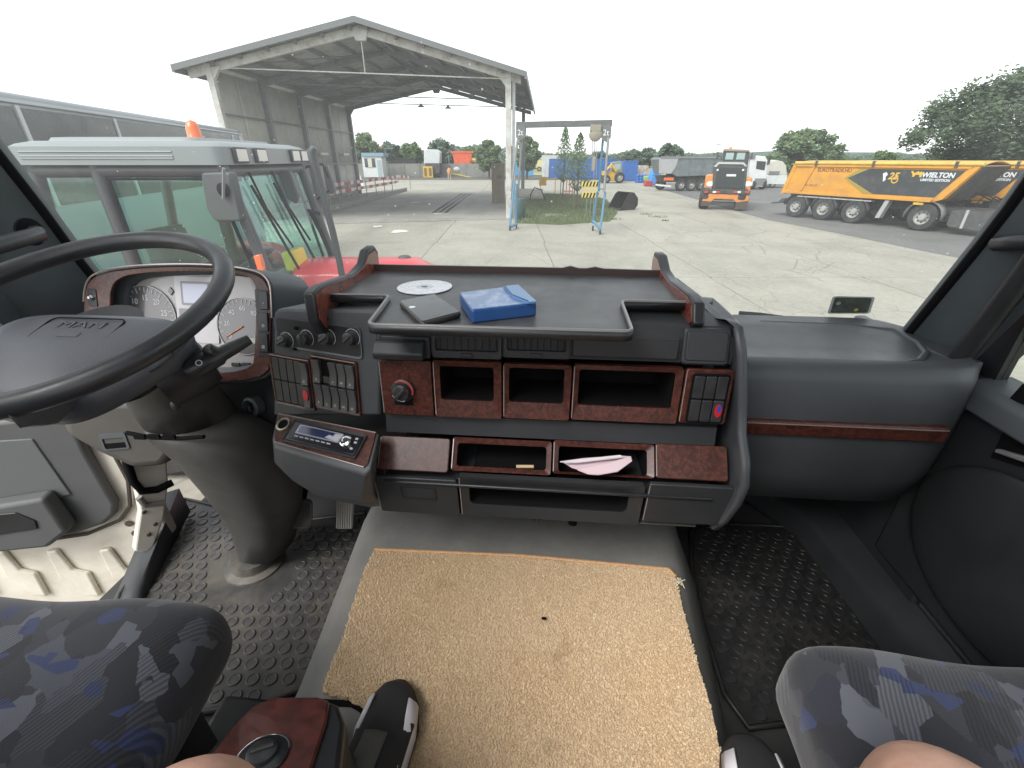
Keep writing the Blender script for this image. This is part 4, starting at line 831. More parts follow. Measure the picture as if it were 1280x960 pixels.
# windscreen sticker, held on the glass
def wsn(px, py):
    r = ray(px, py); t_ = 1.2
    for _ in range(30):
        p_ = r * t_; u = (p_.x - XL + .10) / (XR - XL + .20); vv = (p_.z + .455) / .87; t_ += (wsp(u, vv).y - p_.y) * .8
    return r * t_
c = wsn(1063, 380); e1 = wsn(1075, 380) - wsn(1051, 380); e2 = wsn(1063, 370) - wsn(1063, 390)
FK = Fr(c - V((0, .004, 0)), e1, e2); lp_ = FK.pxs([(1034, 392), (1041, 370), (1094, 371), (1087, 392)])
q = MB(); q.prism(FK, rq(lp_, .008), -.0005, .0005); sk_ = tag(q.build('windscreen_sticker', M('sticker_edge', (.62, .66, .66), .4)), 'small dark toll sticker at the bottom of the windscreen', 'sticker')
c_ = sum((V(x) for x in lp_), V((0, 0))) / 4
q = MB(); q.prism(FK, rq([tuple(c_ + (V(x) - c_) * .88) for x in lp_], .007), .0004, .001); q.build('sticker_back', M('sticker_dark', (.10, .12, .10), .5, var=(60, .4)), sk_)
for (x, y, r_), mt in (((1048, 379, .006), M('sticker_pale', (.45, .48, .40), .5)), ((1070, 387, .0055), M('sticker_yellow', (.60, .55, .12), .5))): a, b = FK.px(x, y); q = MB(); q.prism(FK, circ(a, b, r_, 14), .0008, .0014); q.build('sticker_dot', mt, sk_)
# wiper resting at the foot of the windscreen, outside
WP = thing('wiper', 'black wiper lying along the foot of the windscreen outside', 'wiper', tuple(wsn(1000, 401) + V((0, .05, 0))))
q = MB(); q.tube([wsn(x, y) + V((0, .04, 0)) for x, y in ((930, 396), (955, 398), (985, 402), (1010, 405))], .007, 6); q.build('wiper_arm', PBS, WP)
q = MB(); q.tube([wsn(x, y) + V((0, .025, -.004)) for x, y in ((940, 400), (980, 403), (1060, 408))], .005, 6); q.build('wiper_blade', PBS, WP)

# ---------------------------------------------------------------- the photographer's legs
PE = thing('person', 'seated person in dark trainers, bare knees at the bottom edge', 'person', (0, .1, -.92))
def skin_mesh(name, joints, edges, rad, mat, par, lv=2):
    me = bpy.data.meshes.new(name); inv = WM[par].inverted(); me.from_pydata([tuple(inv @ V(j)) for j in joints], edges, []); me.materials.append(mat)
    o_ = bpy.data.objects.new(name, me); COL.objects.link(o_); o_.parent = par; WM[o_] = WM[par]
    o_.modifiers.new('skin', 'SKIN').use_smooth_shade = True; ss = o_.modifiers.new('sub', 'SUBSURF'); ss.levels = lv; ss.render_levels = lv
    for i, r_ in enumerate(rad): me.skin_vertices[0].data[i].radius = (r_, r_)
    me.skin_vertices[0].data[0].use_root = True
    return o_
J = [(0, -.32, -.50), (-.10, -.28, -.50), (-.20, -.05, -.50), (-.305, .150, -.500), (-.30, .165, -.57), (-.27, .14, -.70), (-.25, .15, -.83), (.10, -.28, -.50), (.22, -.02, -.49), (.374, .212, -.500), (.376, .23, -.57), (.355, .18, -.70), (.345, .16, -.83), (0, -.34, -.38)]
E_ = [(0, 1), (1, 2), (2, 3), (3, 4), (4, 5), (5, 6), (0, 7), (7, 8), (8, 9), (9, 10), (10, 11), (11, 12), (0, 13)]
skin_mesh('body', J, E_, [.13, .10, .085, .066, .056, .055, .038, .10, .085, .070, .058, .055, .038, .14], SKIN, PE, 3)
def shoe(toe, heel, zz, s):
    toe = V((*toe, zz)); heel = V((*heel, zz)); d = (toe - heel); L = d.length; d.normalize(); FSo = Fr(heel, (d.y, -d.x, 0), d)   # a: right, b: forward, c(n): up
    if FSo.n.z < 0: FSo = Fr(heel, (-d.y, d.x, 0), d)
    sg = 1
    def ring_(b, wd, h0, h1, sh=0): 
        o_ = []
        for k in range(20):
            t_ = 2 * math.pi * k / 20; cx = math.copysign(abs(math.cos(t_)) ** .8, math.cos(t_)); sy = math.copysign(abs(math.sin(t_)) ** .7, math.sin(t_))
            o_.append(FSo.pt(sh + wd * cx * (1 if sy < .4 else .86), b * L, (h0 + h1) / 2 + (h1 - h0) / 2 * sy))
        return o_
    q = MB(); q.loft([ring_(0.0, .022, .03, .085), ring_(.05, .034, .022, .10), ring_(.2, .037, .02, .105), ring_(.4, .040, .02, .098, .002 * s), ring_(.6, .046, .02, .08, .004 * s), ring_(.78, .049, .02, .066, .004 * s), ring_(.9, .042, .02, .056, .001 * s), ring_(.97, .028, .022, .046), ring_(1.0, .012, .026, .036)])
    up = q.build('shoe', SHB, PE, smooth=80)
    q = MB(); q.loft([[FSo.pt(sh + wd * math.copysign(abs(math.cos(t_)) ** .6, math.cos(t_)), b * L, .012 + .014 * math.copysign(abs(math.sin(t_)) ** .5, math.sin(t_))) for t_ in [2 * math.pi * k / 16 for k in range(16)]] for b, wd, sh in ((-.01, .02, 0), (.04, .037, 0), (.3, .041, 0), (.6, .049, .004 * s), (.8, .052, .004 * s), (.92, .043, .001 * s), (.99, .027, 0), (1.02, .010, 0))]); q.build('sole', SHB if s else SHW, up, smooth=70)
    # pale side flash, toe overlay, tongue, laces, swoosh
    for sd in (1, -1):
        q = MB(); pts = [(.30, .018, .030), (.5, .024, .040), (.64, .020, .032), (.75, .024, .046), (.88, .034, .046)]; wds = [.040, .0425, .047, .0495, .0425]
        q.loft([[FSo.pt(sd * (w_ + .0028) + .003 * s, b * L, z0), FSo.pt(sd * (w_ * .97 + .0015) + .003 * s, b * L, (z0 + z1) / 2 + .006), FSo.pt(sd * w_ * (.80 if b < .6 else .74) + .003 * s, b * L, z1 + (.022 if b < .6 else .014))] for (b, z0, z1), w_ in zip(pts, wds)], closed=False); q.build('side_flash', SHW, up, solid=.003)
    q = MB(); q.loft([[FSo.pt(x * .8, b * L, h) for x, h in ((-.024, h_ - .004), (0, h_), (.024, h_ - .004))] for b, h_ in ((.42, .102), (.55, .090), (.66, .0785), (.70, .075))], closed=False); q.build('tongue', SHG, up, solid=.004)
    for k in range(4): b = .44 + .065 * k; h_ = .106 - .022 * k * .8; q = MB(); q.tube([FSo.pt(-.026, b * L, h_ - .012), FSo.pt(0, (b + .02) * L, h_ + .002), FSo.pt(.026, b * L, h_ - .012)], .0034, 6); q.build('lace', PBS, up, smooth=80)
    q = MB(); sw = [(.36, .040), (.40, .031), (.47, .034), (.60, .056), (.45, .044), (.40, .043), (.385, .052), (.40, .062)]
    Fs = Fr(FSo.pt(.0445, 0, 0), FSo.ey, FSo.n); q.prism(Fs, [(b * L, z_) for b, z_ in sw], -.002, .003); q.build('swoosh', SHW, up)
shoe(on(500, 853, 2, -.885).xy, (-.262, .14), -.912, 1)
shoe(on(930, 920, 2, -.885).xy, (.352, .14), -.912, -1)
# ================================================================ OUTSIDE: the yard
def C2(x, y, z=GROUND): return V((x * math.cos(YAW) - y * math.sin(YAW), x * math.sin(YAW) + y * math.cos(YAW), z))
RGT = V((math.cos(YAW), math.sin(YAW), 0)); FWD = V((-math.sin(YAW), math.cos(YAW), 0)); UP = V((0, 0, 1))
def face(px, py): return Fr(G(px, py), RGT, UP)              # upright frame standing on the yard, square to the view
def pbox(fr, x0, y0, x1, y1, depth, c1=0):
    a0, a1, b0, b1 = fr.rect(x0, y0, x1, y1); return MB().fbox(fr, a0, a1, b0, b1, c1 - depth, c1)
def ppoly(fr, pts, depth, c1=0): return MB().prism(fr, fr.pxs(pts), c1 - depth, c1)
# materials
def concrete(name, base, wet, crack=True, rnd=True):
    m, t, p, o = nodes(name); MATS[name] = m; tc = N(t, 'ShaderNodeTexCoord'); ge = N(t, 'ShaderNodeNewGeometry')
    pos = ge.outputs['Position']
    n1 = N(t, 'ShaderNodeTexNoise', Scale=.35, Detail=9.0, Roughness=.62, Distortion=.5); n2 = N(t, 'ShaderNodeTexNoise', Scale=9.0, Detail=6.0, Roughness=.7)
    mp = N(t, 'ShaderNodeMapping'); mp.inputs['Scale'].default_value = (.9, .28, 1); mp.inputs['Rotation'].default_value = (0, 0, .9)
    t.links.new(pos, mp.inputs[0]); n3 = N(t, 'ShaderNodeTexNoise', Scale=.9, Detail=7.0, Roughness=.6); t.links.new(mp.outputs[0], n3.inputs['Vector'])
    for q in (n1, n2): t.links.new(pos, q.inputs['Vector'])
    c = ramp(t, n1.outputs[0], [(.3, tuple(x * .80 for x in base)), (.5, base), (.72, tuple(min(1, x * 1.14) for x in base))]).outputs[0]
    c = mixc(t, ramp(t, n3.outputs[0], [(.52, (0, 0, 0)), (.72, (.6,) * 3)]).outputs[0], c, wet)
    c = mixc(t, .35, c, ramp(t, n2.outputs[0], [(.35, (.5,) * 3), (.65, (1,) * 3)]).outputs[0], 'MULTIPLY')
    if rnd:
        oi = N(t, 'ShaderNodeObjectInfo'); c = mixc(t, .22, c, ramp(t, oi.outputs['Random'], [(0, (.62,) * 3), (1, (1,) * 3)]).outputs[0], 'MULTIPLY')
    if crack:
        nd = N(t, 'ShaderNodeTexNoise', Scale=1.1, Detail=5.0); t.links.new(pos, nd.inputs['Vector'])
        wp = mixc(t, .30, pos, nd.outputs['Color'], 'ADD')
        for sc_, wd in ((.55, .010), (1.7, .012)):
            v = N(t, 'ShaderNodeTexVoronoi', feature='DISTANCE_TO_EDGE', Scale=sc_); t.links.new(wp, v.inputs['Vector'])
            msk = N(t, 'ShaderNodeTexNoise', Scale=.16 if sc_ < 1 else .3, Detail=3.0); t.links.new(pos, msk.inputs['Vector'])
            k1 = ramp(t, v.outputs[0], [(wd * .4, (1, 1, 1)), (wd * 1.6, (0, 0, 0))]).outputs[0]; k2 = ramp(t, msk.outputs[0], [(.49, (0, 0, 0)), (.60, (.5,) * 3)]).outputs[0]
            c = mixc(t, mixc(t, 1.0, k1, k2, 'MULTIPLY'), c, tuple(x * .3 for x in base))
    t.links.new(c, p.inputs['Base Color']); p.inputs['Roughness'].default_value = .82
    b = N(t, 'ShaderNodeBump', Strength=.4, Distance=.01); t.links.new(n2.outputs[0], b.inputs['Height']); t.links.new(b.outputs[0], p.inputs['Normal'])
    return m
CON = concrete('yard_concrete', (.36, .34, .285), (.25, .235, .20))
ASP = concrete('road_asphalt', (.155, .153, .148), (.11, .108, .105), crack=False, rnd=False)
SHF = concrete('shed_floor', (.31, .295, .265), (.15, .145, .135), crack=True, rnd=False)
GRS = M('grass_blades', (.14, .17, .075), .9, var=(3, .4)); SOIL = M('soil_grass', (.10, .13, .05), .95, var=(2, .4))
FLD = M('crop_field', (.30, .30, .14), .95, var=(.05, .25))
STW = M('weathered_white_steel', (.50, .50, .48), .55, var=(3, .15), dirt=(2.2, (.25, .15, .09), .7)); STG = M('grey_steel', (.19, .195, .20), .5, var=(4, .2))
SHP = M('shed_sheet', (.47, .47, .43), .75, var=(1.4, .15), dirt=(1.5, (.55, .54, .50), .5)); RFS = M('roof_sheet', (.38, .385, .385), .75, var=(1.5, .25))
TYR = M('tyre', (.028, .027, .027), .85, var=(5, .3), dirt=(3, (.13, .115, .10), .45)); RIM = M('wheel_rim', (.40, .39, .37), .5, .2, dirt=(6, (.16, .13, .10), .5))
ORG = M('tipper_orange', (.60, .275, .028), .45, var=(1.2, .12), dirt=(1.5, (.30, .17, .07), .55)); DRKP = M('dark_print', (.035, .04, .045), .5, dirt=(2, (.15, .13, .10), .45))
CHS = M('chassis', (.045, .045, .046), .7, var=(4, .4), dirt=(3, (.17, .15, .12), .6)); LOR = M('loader_orange', (.60, .22, .05), .45, dirt=(2, (.25, .16, .1), .5))
TGR = M('tipper_grey', (.13, .15, .16), .5, var=(2, .15), dirt=(1.5, (.27, .26, .24), .5)); WHP = M('white_paint', (.66, .67, .67), .4, dirt=(2, (.4, .38, .34), .4))
BLC = M('container_blue', (.035, .12, .36), .5, var=(2, .12)); BLL = M('container_light_blue', (.10, .33, .55), .5, var=(2, .12)); YEL = M('machine_yellow', (.58, .36, .05), .5, dirt=(3, (.2, .14, .07), .6))
GNB = M('gantry_blue', (.07, .22, .36), .5, dirt=(4, (.2, .16, .12), .5)); RED = M('barrier_red', (.48, .04, .03), .5); WHB = M('barrier_white', (.66, .65, .62), .5, dirt=(4, (.35, .3, .25), .4))
GLD = glass('dark_window_glass', (.16, .18, .18), .10); DGL = M('dark_glass', (.02, .025, .028), .08, spec=.8); WOOD = M('old_boards', (.17, .14, .095), .85, var=(6, .3))
BARK = M('bark', (.10, .08, .06), .9, var=(6, .3)); LAMPW = M('lamp_lens', (.72, .70, .66), .2); ORL = M('orange_lens', (.80, .15, .03), .25, coat=.5)
def leafmat(name, c):
    m, t, p, o = nodes(name); MATS[name] = m; tc = N(t, 'ShaderNodeTexCoord'); n = N(t, 'ShaderNodeTexNoise', Scale=.8, Detail=4.0); t.links.new(tc.outputs['Object'], n.inputs['Vector'])
    r = ramp(t, n.outputs[0], [(.3, tuple(x * .6 for x in c)), (.7, tuple(x * 1.5 for x in c))]); t.links.new(r.outputs[0], p.inputs['Base Color']); p.inputs['Roughness'].default_value = .6
    tl = N(t, 'ShaderNodeBsdfTranslucent'); t.links.new(r.outputs[0], tl.inputs[0]); mx = N(t, 'ShaderNodeMixShader'); mx.inputs[0].default_value = .35
    t.links.new(p.outputs[0], mx.inputs[1]); t.links.new(tl.outputs[0], mx.inputs[2]); t.links.new(mx.outputs[0], o.inputs[0]); return m
LF1 = leafmat('leaf_dark', (.078, .112, .058)); LF2 = leafmat('leaf_mid', (.13, .19, .085)); LF3 = leafmat('leaf_hazed', (.135, .18, .135))  # LF3: distance haze put into the leaf colour, paler and bluish

# ---------------------------------------------------------------- ground, yard, road
q = MB(); q.grid(lambda u, v_: V(((u - .5) * 2400, -60 + v_ * 1500, GROUND - .06)), 8, 8); struct(q.build('ground', FLD))
yb = [C2(-45, -6), C2(60, -6), C2(95, 92), C2(-80, 90)]
q = MB(); q.add([p_ + V((0, 0, -.03)) for p_ in yb], [(0, 1, 2, 3)]); yard = struct(q.build('yard', M('joint_dirt', (.10, .095, .08), .95)))
SL, SW_, n = 5.2, 3.9, 0
slab = None
for i in range(-7, 13):
    for j in range(0, 13):
        c = C2(i * SW_ + 1.2 + (j % 2) * .0, 1.0 + j * SL); c.z = GROUND - .0525
        mid_ = c + V((SW_ / 2, SL / 2, 0))
        if slab is None:
            q = MB(); q.b(0, SW_ - .02, 0, SL - .02, 0, .05); slab = q.build('slab', CON, yard, local=True); ob = slab
        else: ob = bpy.data.objects.new('slab', slab.data); COL.objects.link(ob); ob.parent = yard
        ob.location = c + V((0, 0, random.uniform(-.006, .002))); ob.rotation_euler = (0, 0, YAW + .012)
rd = [G(x, y) for x, y in ((812, 233), (850, 243), (900, 258), (960, 275), (1050, 292), (1150, 313), (1290, 340))] + [C2(40, 8), C2(90, 30), C2(90, 66), C2(16, 60)]
q = MB(); q.add([p_ + V((0, 0, .002)) for p_ in rd], [tuple(range(len(rd)))]); struct(q.build('road', ASP))
gp = [G(x, y) for x, y in ((646, 279), (700, 281), (762, 277), (772, 266), (758, 250), (735, 244), (700, 243), (668, 243), (645, 250))]
q = MB(); q.add([p_ + V((0, 0, .003)) for p_ in gp] , [tuple(range(len(gp)))]); struct(q.build('grass_bed', SOIL))
gv, gf = [], []; poly = [(p_.x, p_.y) for p_ in gp]; x0, x1 = min(a for a, b in poly), max(a for a, b in poly); y0, y1 = min(b for a, b in poly), max(b for a, b in poly)
def blade(x, y, h):
    k = len(gv); an = random.uniform(0, 6.28); dx, dy = math.cos(an) * .022, math.sin(an) * .022; lx, ly = random.uniform(-.06, .06), random.uniform(-.06, .06)
    gv.extend([(x - dx, y - dy, GROUND), (x + dx, y + dy, GROUND), (x + lx, y + ly, GROUND + h)]); gf.append((k, k + 1, k + 2))
for i in range(26000):
    x, y = random.uniform(x0, x1), random.uniform(y0, y1)
    if inside((x, y), poly): blade(x, y, random.uniform(.05, .16))
for px_, py_, r_ in ((775, 262, .8), (785, 256, .5), (822, 271, .5), (808, 268, .3), (832, 276, .2), (765, 274, .6)):
    c = G(px_, py_)
    for i in range(int(110 * r_) + 20): a = random.uniform(0, 6.28); d = r_ * random.random() ** .9; blade(c.x + d * math.cos(a), c.y + d * .9 * math.sin(a), random.uniform(.02, .09))
me = bpy.data.meshes.new('grass'); me.from_pydata(gv, [], gf); me.materials.append(GRS); tag(link('grass', me), 'short green grass growing round the two young trees', 'grass', kind='stuff')
# hills on the horizon
q = MB()
for k, (dist, h0, amp, mt) in enumerate(((620, 3.0, 5.5, 0), (900, 9, 7, 1))):
    q = MB(); q.grid(lambda u, v_, dist=dist, h0=h0, amp=amp: C2((u - .5) * dist * 3.4, dist + v_ * 160, GROUND - 1 + (h0 + amp * (math.sin(u * 19 + k) * .5 + math.sin(u * 47 + 1) * .22 + math.sin(u * 131) * .12 + .4)) * min(1, v_ * 2.2)), 160, 4)
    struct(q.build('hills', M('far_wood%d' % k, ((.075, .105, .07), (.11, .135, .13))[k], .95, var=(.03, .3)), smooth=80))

# ---------------------------------------------------------------- trees
def tree(label, x0, y0, x1, y1, dist, n, lm, group=None, name='tree', leaf=.16, trunk=True, seed=1, base=None, dense=1.0, limb=7, cr=1.0):
    """crown filling the box seen at (x0,y0)-(x1,y1) at that distance; leaf-sized faces in clumps on limbs"""
    rn = random.Random(seed); c0 = ray((x0 + x1) / 2, y1); k = dist / c0.dot(FWD); b = c0 * k; tp = ray((x0 + x1) / 2, y0); tp = tp * (dist / tp.dot(FWD))
    R_ = (x1 - x0) / 2 / F_PX * (dist * CP - b.z * SP) ; base_ = V((b.x, b.y, GROUND)); H = tp.z - GROUND; cz0 = max(.8, (b.z - GROUND)); 
    T = thing(name, label, 'tree' if name != 'bush' else 'bush', tuple(base_), 0, group)
    q = MB(); tr_ = .045 * H * .6 + .03; q.tube([(0, 0, -.1), (R_ * .03, 0, H * .2), (-R_ * .04, .1, H * .45), (R_ * .02, 0, H * .75), (0, 0, H * .92)], [tr_, tr_ * .8, tr_ * .55, tr_ * .25, .02], 8)
    q.build('trunk', BARK, T, local=True, smooth=80)
    cl = []
    for i in range(limb * 4):
        a = rn.uniform(0, 6.283); zz = rn.random(); w_ = math.sin(math.pi * (.12 + .82 * zz)) ** .7; rr = R_ * w_ * rn.uniform(.35, 1.0); pz = cz0 + (H - cz0) * zz * .93
        cl.append((V((rr * math.cos(a), rr * math.sin(a) * .8, pz)), R_ * rn.uniform(.16, .36) * cr))
    for i, (p_, r_) in enumerate(cl):
        if i % 3 == 0 and trunk:
            lb = MB(); s_ = V((0, 0, max(H * .12, p_.z * .55))); lb.tube([s_, s_.lerp(p_, .5) + V((0, 0, -.08 * R_)), p_], [tr_ * .4, tr_ * .25, .015], 6); lb.build('limb', BARK, T, local=True, smooth=80)
    vs, fs = [], []
    for i in range(n):
        p_, r_ = cl[rn.randrange(len(cl))]; d = V((rn.gauss(0, 1), rn.gauss(0, 1), rn.gauss(0, .75))); d = d.normalized() * r_ * rn.random() ** .45; c = p_ + d
        if c.z < cz0 * .8: continue
        u = V((rn.gauss(0, 1), rn.gauss(0, 1), rn.gauss(0, .6))).normalized(); w_ = u.orthogonal().normalized(); s_ = leaf * rn.uniform(.6, 1.3); k_ = len(vs)
        vs += [tuple(c - u * s_), tuple(c + w_ * s_ * .5), tuple(c + u * s_), tuple(c - w_ * s_ * .5)]; fs.append((k_, k_ + 1, k_ + 2, k_ + 3))
    me = bpy.data.meshes.new('crown'); me.from_pydata(vs, [], fs); me.materials.append(lm); link('crown', me, T)
    return T
tree('large spreading tree behind the orange tippers at the right edge', 1140, 86, 1390, 212, 42, 48000, LF1, leaf=.18, seed=4, limb=38, cr=.62)
tree('round leafy tree behind the rear of the orange tipper', 954, 163, 1042, 216, 62, 14000, LF2, leaf=.22, seed=5, limb=20, cr=.65)
tree('low bush above the middle of the orange tipper', 1086, 190, 1118, 206, 70, 2500, LF2, seed=6, name='bush', leaf=.2)
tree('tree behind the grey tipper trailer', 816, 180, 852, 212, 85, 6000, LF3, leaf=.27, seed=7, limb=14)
tree('tree just left of the right shed post', 596, 175, 626, 212, 75, 6000, LF2, leaf=.24, seed=8, limb=14)
tree('tree just right of the shed post behind the light blue container', 643, 170, 674, 210, 72, 6000, LF2, leaf=.24, seed=9, limb=14)
for i, (x0, y0, x1, lab) in enumerate(((443, 168, 480, 'pointed tree above the kiosk roof'), (474, 178, 504, 'bushy tree between the kiosk and the black container'), (500, 180, 530, 'bushy tree above the black container'), (533, 176, 572, 'leafy tree behind the white lorry cab'), (575, 184, 600, 'low tree behind the orange hopper'))):
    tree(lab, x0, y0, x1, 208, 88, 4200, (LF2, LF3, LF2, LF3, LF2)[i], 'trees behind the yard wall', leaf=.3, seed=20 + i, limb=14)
for i, (x0, y0, x1, lab) in enumerate(((735, 190, 762, 'small round tree behind the gantry hoist'), (776, 188, 800, 'small tree behind the yellow digger'), (796, 186, 822, 'dark round tree left of the grey tipper'))):
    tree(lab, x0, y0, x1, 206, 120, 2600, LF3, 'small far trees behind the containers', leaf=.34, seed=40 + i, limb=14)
# far belt of woodland along the horizon
wv_, wf_ = [], []; rn = random.Random(91)
for i in range(26000):
    px_ = rn.uniform(330, 1150); k = .5 + .5 * math.sin(px_ * .045) * math.sin(px_ * .013 + 1) + .25 * math.sin(px_ * .17); d_ = 150 + rn.uniform(0, 30); r_ = ray(px_, 198); b = r_ * (d_ / r_.dot(FWD)); hh = (3.4 + 2.2 * k if px_ < 660 else 2.6 + 1.0 * k) + 1.0
    c = V((b.x, b.y, GROUND + hh * rn.random() ** .6)); u = V((rn.gauss(0, 1), rn.gauss(0, 1), rn.gauss(0, .6))).normalized(); w_ = u.orthogonal().normalized(); s_ = rn.uniform(.3, .6); n_ = len(wv_)
    wv_ += [tuple(c - u * s_), tuple(c + w_ * s_ * .6), tuple(c + u * s_), tuple(c - w_ * s_ * .6)]; wf_.append((n_, n_ + 1, n_ + 2, n_ + 3))
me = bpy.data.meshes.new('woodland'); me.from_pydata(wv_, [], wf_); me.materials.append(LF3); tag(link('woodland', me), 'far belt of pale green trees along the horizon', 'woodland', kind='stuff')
for i, (x0, y0, x1, by, lab) in enumerate(((694, 158, 712, 250, 'young thin tree, left one of the two in the grass'), (710, 166, 730, 262, 'young thin tree, right one of the two in the grass'))):
    b = G((x0 + x1) / 2, by); T = thing('young_tree', lab, 'tree', tuple(b), 0, 'young trees in the grass'); d = b.dot(FWD); hp = on((x0 + x1) / 2 - 4, y0, 1, b.y).z - GROUND
    q = MB(); q.tube([(0, 0, 0), (.03, 0, hp * .5), (-.05, 0, hp)], [.05, .035, .01], 7); q.build('trunk', BARK, T, local=True)
    q = MB(); q.cyl((-.16, .05, 0), (-.16, .05, 1.7), .03, n=8); q.build('stake', WOOD, T, local=True)
    vs, fs = [], []
    rn = random.Random(60 + i)
    for k in range(1250):
        zz = rn.random(); r_ = .95 * (1 - zz) ** .8 * math.sin(min(1, zz * 3.5) * 1.57) + .05; a = rn.uniform(0, 6.28); rr = r_ * math.sqrt(rn.random()); c = V((rr * math.cos(a), rr * math.sin(a), hp * (.26 + .74 * zz))); u = V((rn.gauss(0, 1), rn.gauss(0, 1), rn.gauss(0, 1))).normalized(); w_ = u.orthogonal(); s_ = rn.uniform(.04, .085); k_ = len(vs)
        vs += [tuple(c - u * s_), tuple(c + w_ * s_ * .5), tuple(c + u * s_), tuple(c - w_ * s_ * .5)]; fs.append((k_, k_ + 1, k_ + 2, k_ + 3))
    me = bpy.data.meshes.new('crown'); me.from_pydata(vs, [], fs); me.materials.append(LF2); link('crown', me, T)

# ---------------------------------------------------------------- open shed
Q = [C2(-12.4, 22.2), C2(-.16, 24.0), C2(-12.2, 39.0), C2(.9, 40.6)]       # posts: front left, front right, rear left, rear right
def SP_(u, v_, z=0): return (Q[0] * (1 - u) * (1 - v_) + Q[1] * u * (1 - v_) + Q[2] * (1 - u) * v_ + Q[3] * u * v_) + V((0, 0, z))
EZ, AZ = 6.15, 7.62
SH = thing('open_shed', 'tall open-sided steel shed with pitched sheet roof and one panel wall', 'shed', tuple(SP_(.5, .5)))
def rz_(u): return EZ + (AZ - EZ) * (1 - abs(2 * u - 1))
for v_, us in ((0, (0, 1)), (1, (0, 1)), (.25, (0,)), (.5, (0,)), (.75, (0,))):
    for u in us:
        q = MB(); p_ = SP_(u, v_); q.b(p_.x - .13, p_.x + .13, p_.y - .11, p_.y + .11, GROUND, GROUND + EZ)
        q.build('post', STW if v_ in (0,) else STG, SH)
p_ = SP_(1, 0); q = MB(); q.b(p_.x + .17, p_.x + .30, p_.y - .02, p_.y + .2, GROUND, GROUND + EZ - .2); q.build('post', M('post_grey', (.30, .31, .32), .5, var=(3, .2)), SH)
for v_ in (0, .25, .5, .75, 1):
    for s in (0, 1):
        us = (-.065, .5) if s == 0 else (.5, 1.045); a, b = SP_(us[0], v_, rz_(us[0]) if us[0] >= 0 else EZ - .18), SP_(us[1], v_, rz_(min(us[1], 1)) - (.12 if us[1] > 1 else 0))
        q = MB(); hgt = .34 if v_ == 0 else .3; q.loft([[e_ + V(d) for d in ((0, -.07, -.04), (0, .07, -.04), (0, .07, -hgt), (0, -.07, -hgt))] for e_ in (a, b)]); q.build('rafter', STW if v_ == 0 else STG, SH)
for s in (0, 1):                                            # corrugated roof sheets, one slope at a time
    for k in range(4):
        u0, u1 = (-.085, .5) if s == 0 else (.5, 1.065); v0, v1 = -.03 + k * .265, -.03 + (k + 1) * .265 - .002; q = MB(); nn = 66
        def rp_(a, b): u = u0 + (u1 - u0) * a; uu = rz_(u) if 0 <= u <= 1 else EZ - (AZ - EZ) * 2 * (-u if u < 0 else u - 1); return SP_(u, v0 + (v1 - v0) * b, uu + .05 + .03 * (round(b * nn) % 2))
        q.grid(rp_, 2, nn); q.build('roof_sheet', RFS, SH, smooth=20, solid=.04)
    for k in range(6):
        u = (.02 + .48 * k / 5.3) if s == 0 else (.98 - .48 * k / 5.3); q = MB(); q.loft([[SP_(u, v_, rz_(u) - .02) + V(d) for d in ((-.05, 0, .05), (.05, 0, .05), (.05, 0, -.12), (-.05, 0, -.12))] for v_ in (-.02, 1.02)]); q.build('purlin', STG, SH)
for u, dz in ((-.085, EZ - (AZ - EZ) * .17), (1.065, EZ - (AZ - EZ) * .13)):
    q = MB(); q.loft([[SP_(u, v_, dz) + V(d) for d in ((-.05, 0, .12), (.05, 0, .12), (.05, 0, -.14), (-.05, 0, -.14))] for v_ in (-.035, 1.035)]); q.build('gutter', STG, SH)
for v_ in (-.034,):
    for s in (0, 1):
        us = (-.088, .5) if s == 0 else (.5, 1.068); a, b = SP_(us[0], v_, EZ - .30 + (.0 if s else 0)) if s == 0 else SP_(.5, v_, AZ), SP_(.5, v_, AZ) if s == 0 else SP_(us[1], v_, EZ - .22)
        q = MB(); q.loft([[e_ + V(d) for d in ((0, -.03, .16), (0, .03, .16), (0, .03, -.05), (0, -.03, -.05))] for e_ in (a, b)]); q.build('verge_trim', M('verge_dark', (.16, .165, .17), .6), SH)
for k in range(8):                                          # wall panels between the left posts, upper and lower
    v0, v1 = k / 8 + .0004, (k + 1) / 8 - .0004
    for z0, z1 in ((.10, 2.35), (2.38, 6.0)):
        q = MB(); a, b = SP_(-.012, v0), SP_(-.012, v1); nn = 14
        q.grid(lambda u, w_: a.lerp(b, u) + V((.02 * (round(u * nn) % 2), 0, z0 + (z1 - z0) * w_)), nn, 1); q.build('wall_panel', SHP, SH, smooth=20, solid=.03)
for z in (2.365, 4.4):
    q = MB(); q.tube([SP_(.004, 0, z), SP_(.004, 1, z)], .04, 6); q.build('wall_rail', STG, SH)
for v_ in (.12, .36, .6, .84):
    q = MB(); a, b = SP_(.015, v_ - .035, 2.95), SP_(.015, v_ + .035, 2.95); q.loft([[e_ + V(d) for d in ((0, 0, -.06), (.10, 0, -.06), (.10, 0, .08), (0, 0, .08))] for e_ in (a, b)]); q.build('light_fitting', M('fitting_white', (.62, .64, .62), .4), SH, bevel=.01)
for v_ in (0, .25, .5, .75): q = MB(); q.tube([SP_(0, v_, EZ - .12), SP_(1, v_, EZ - .28)], .025, 6); q.build('tie_rod', STW if v_ == 0 else STG, SH)
q = MB(); q.tube([SP_(.5, 0, AZ - .3), SP_(.5, 0, EZ - .2)], .025, 6); q.build('hanger_rod', STW, SH)
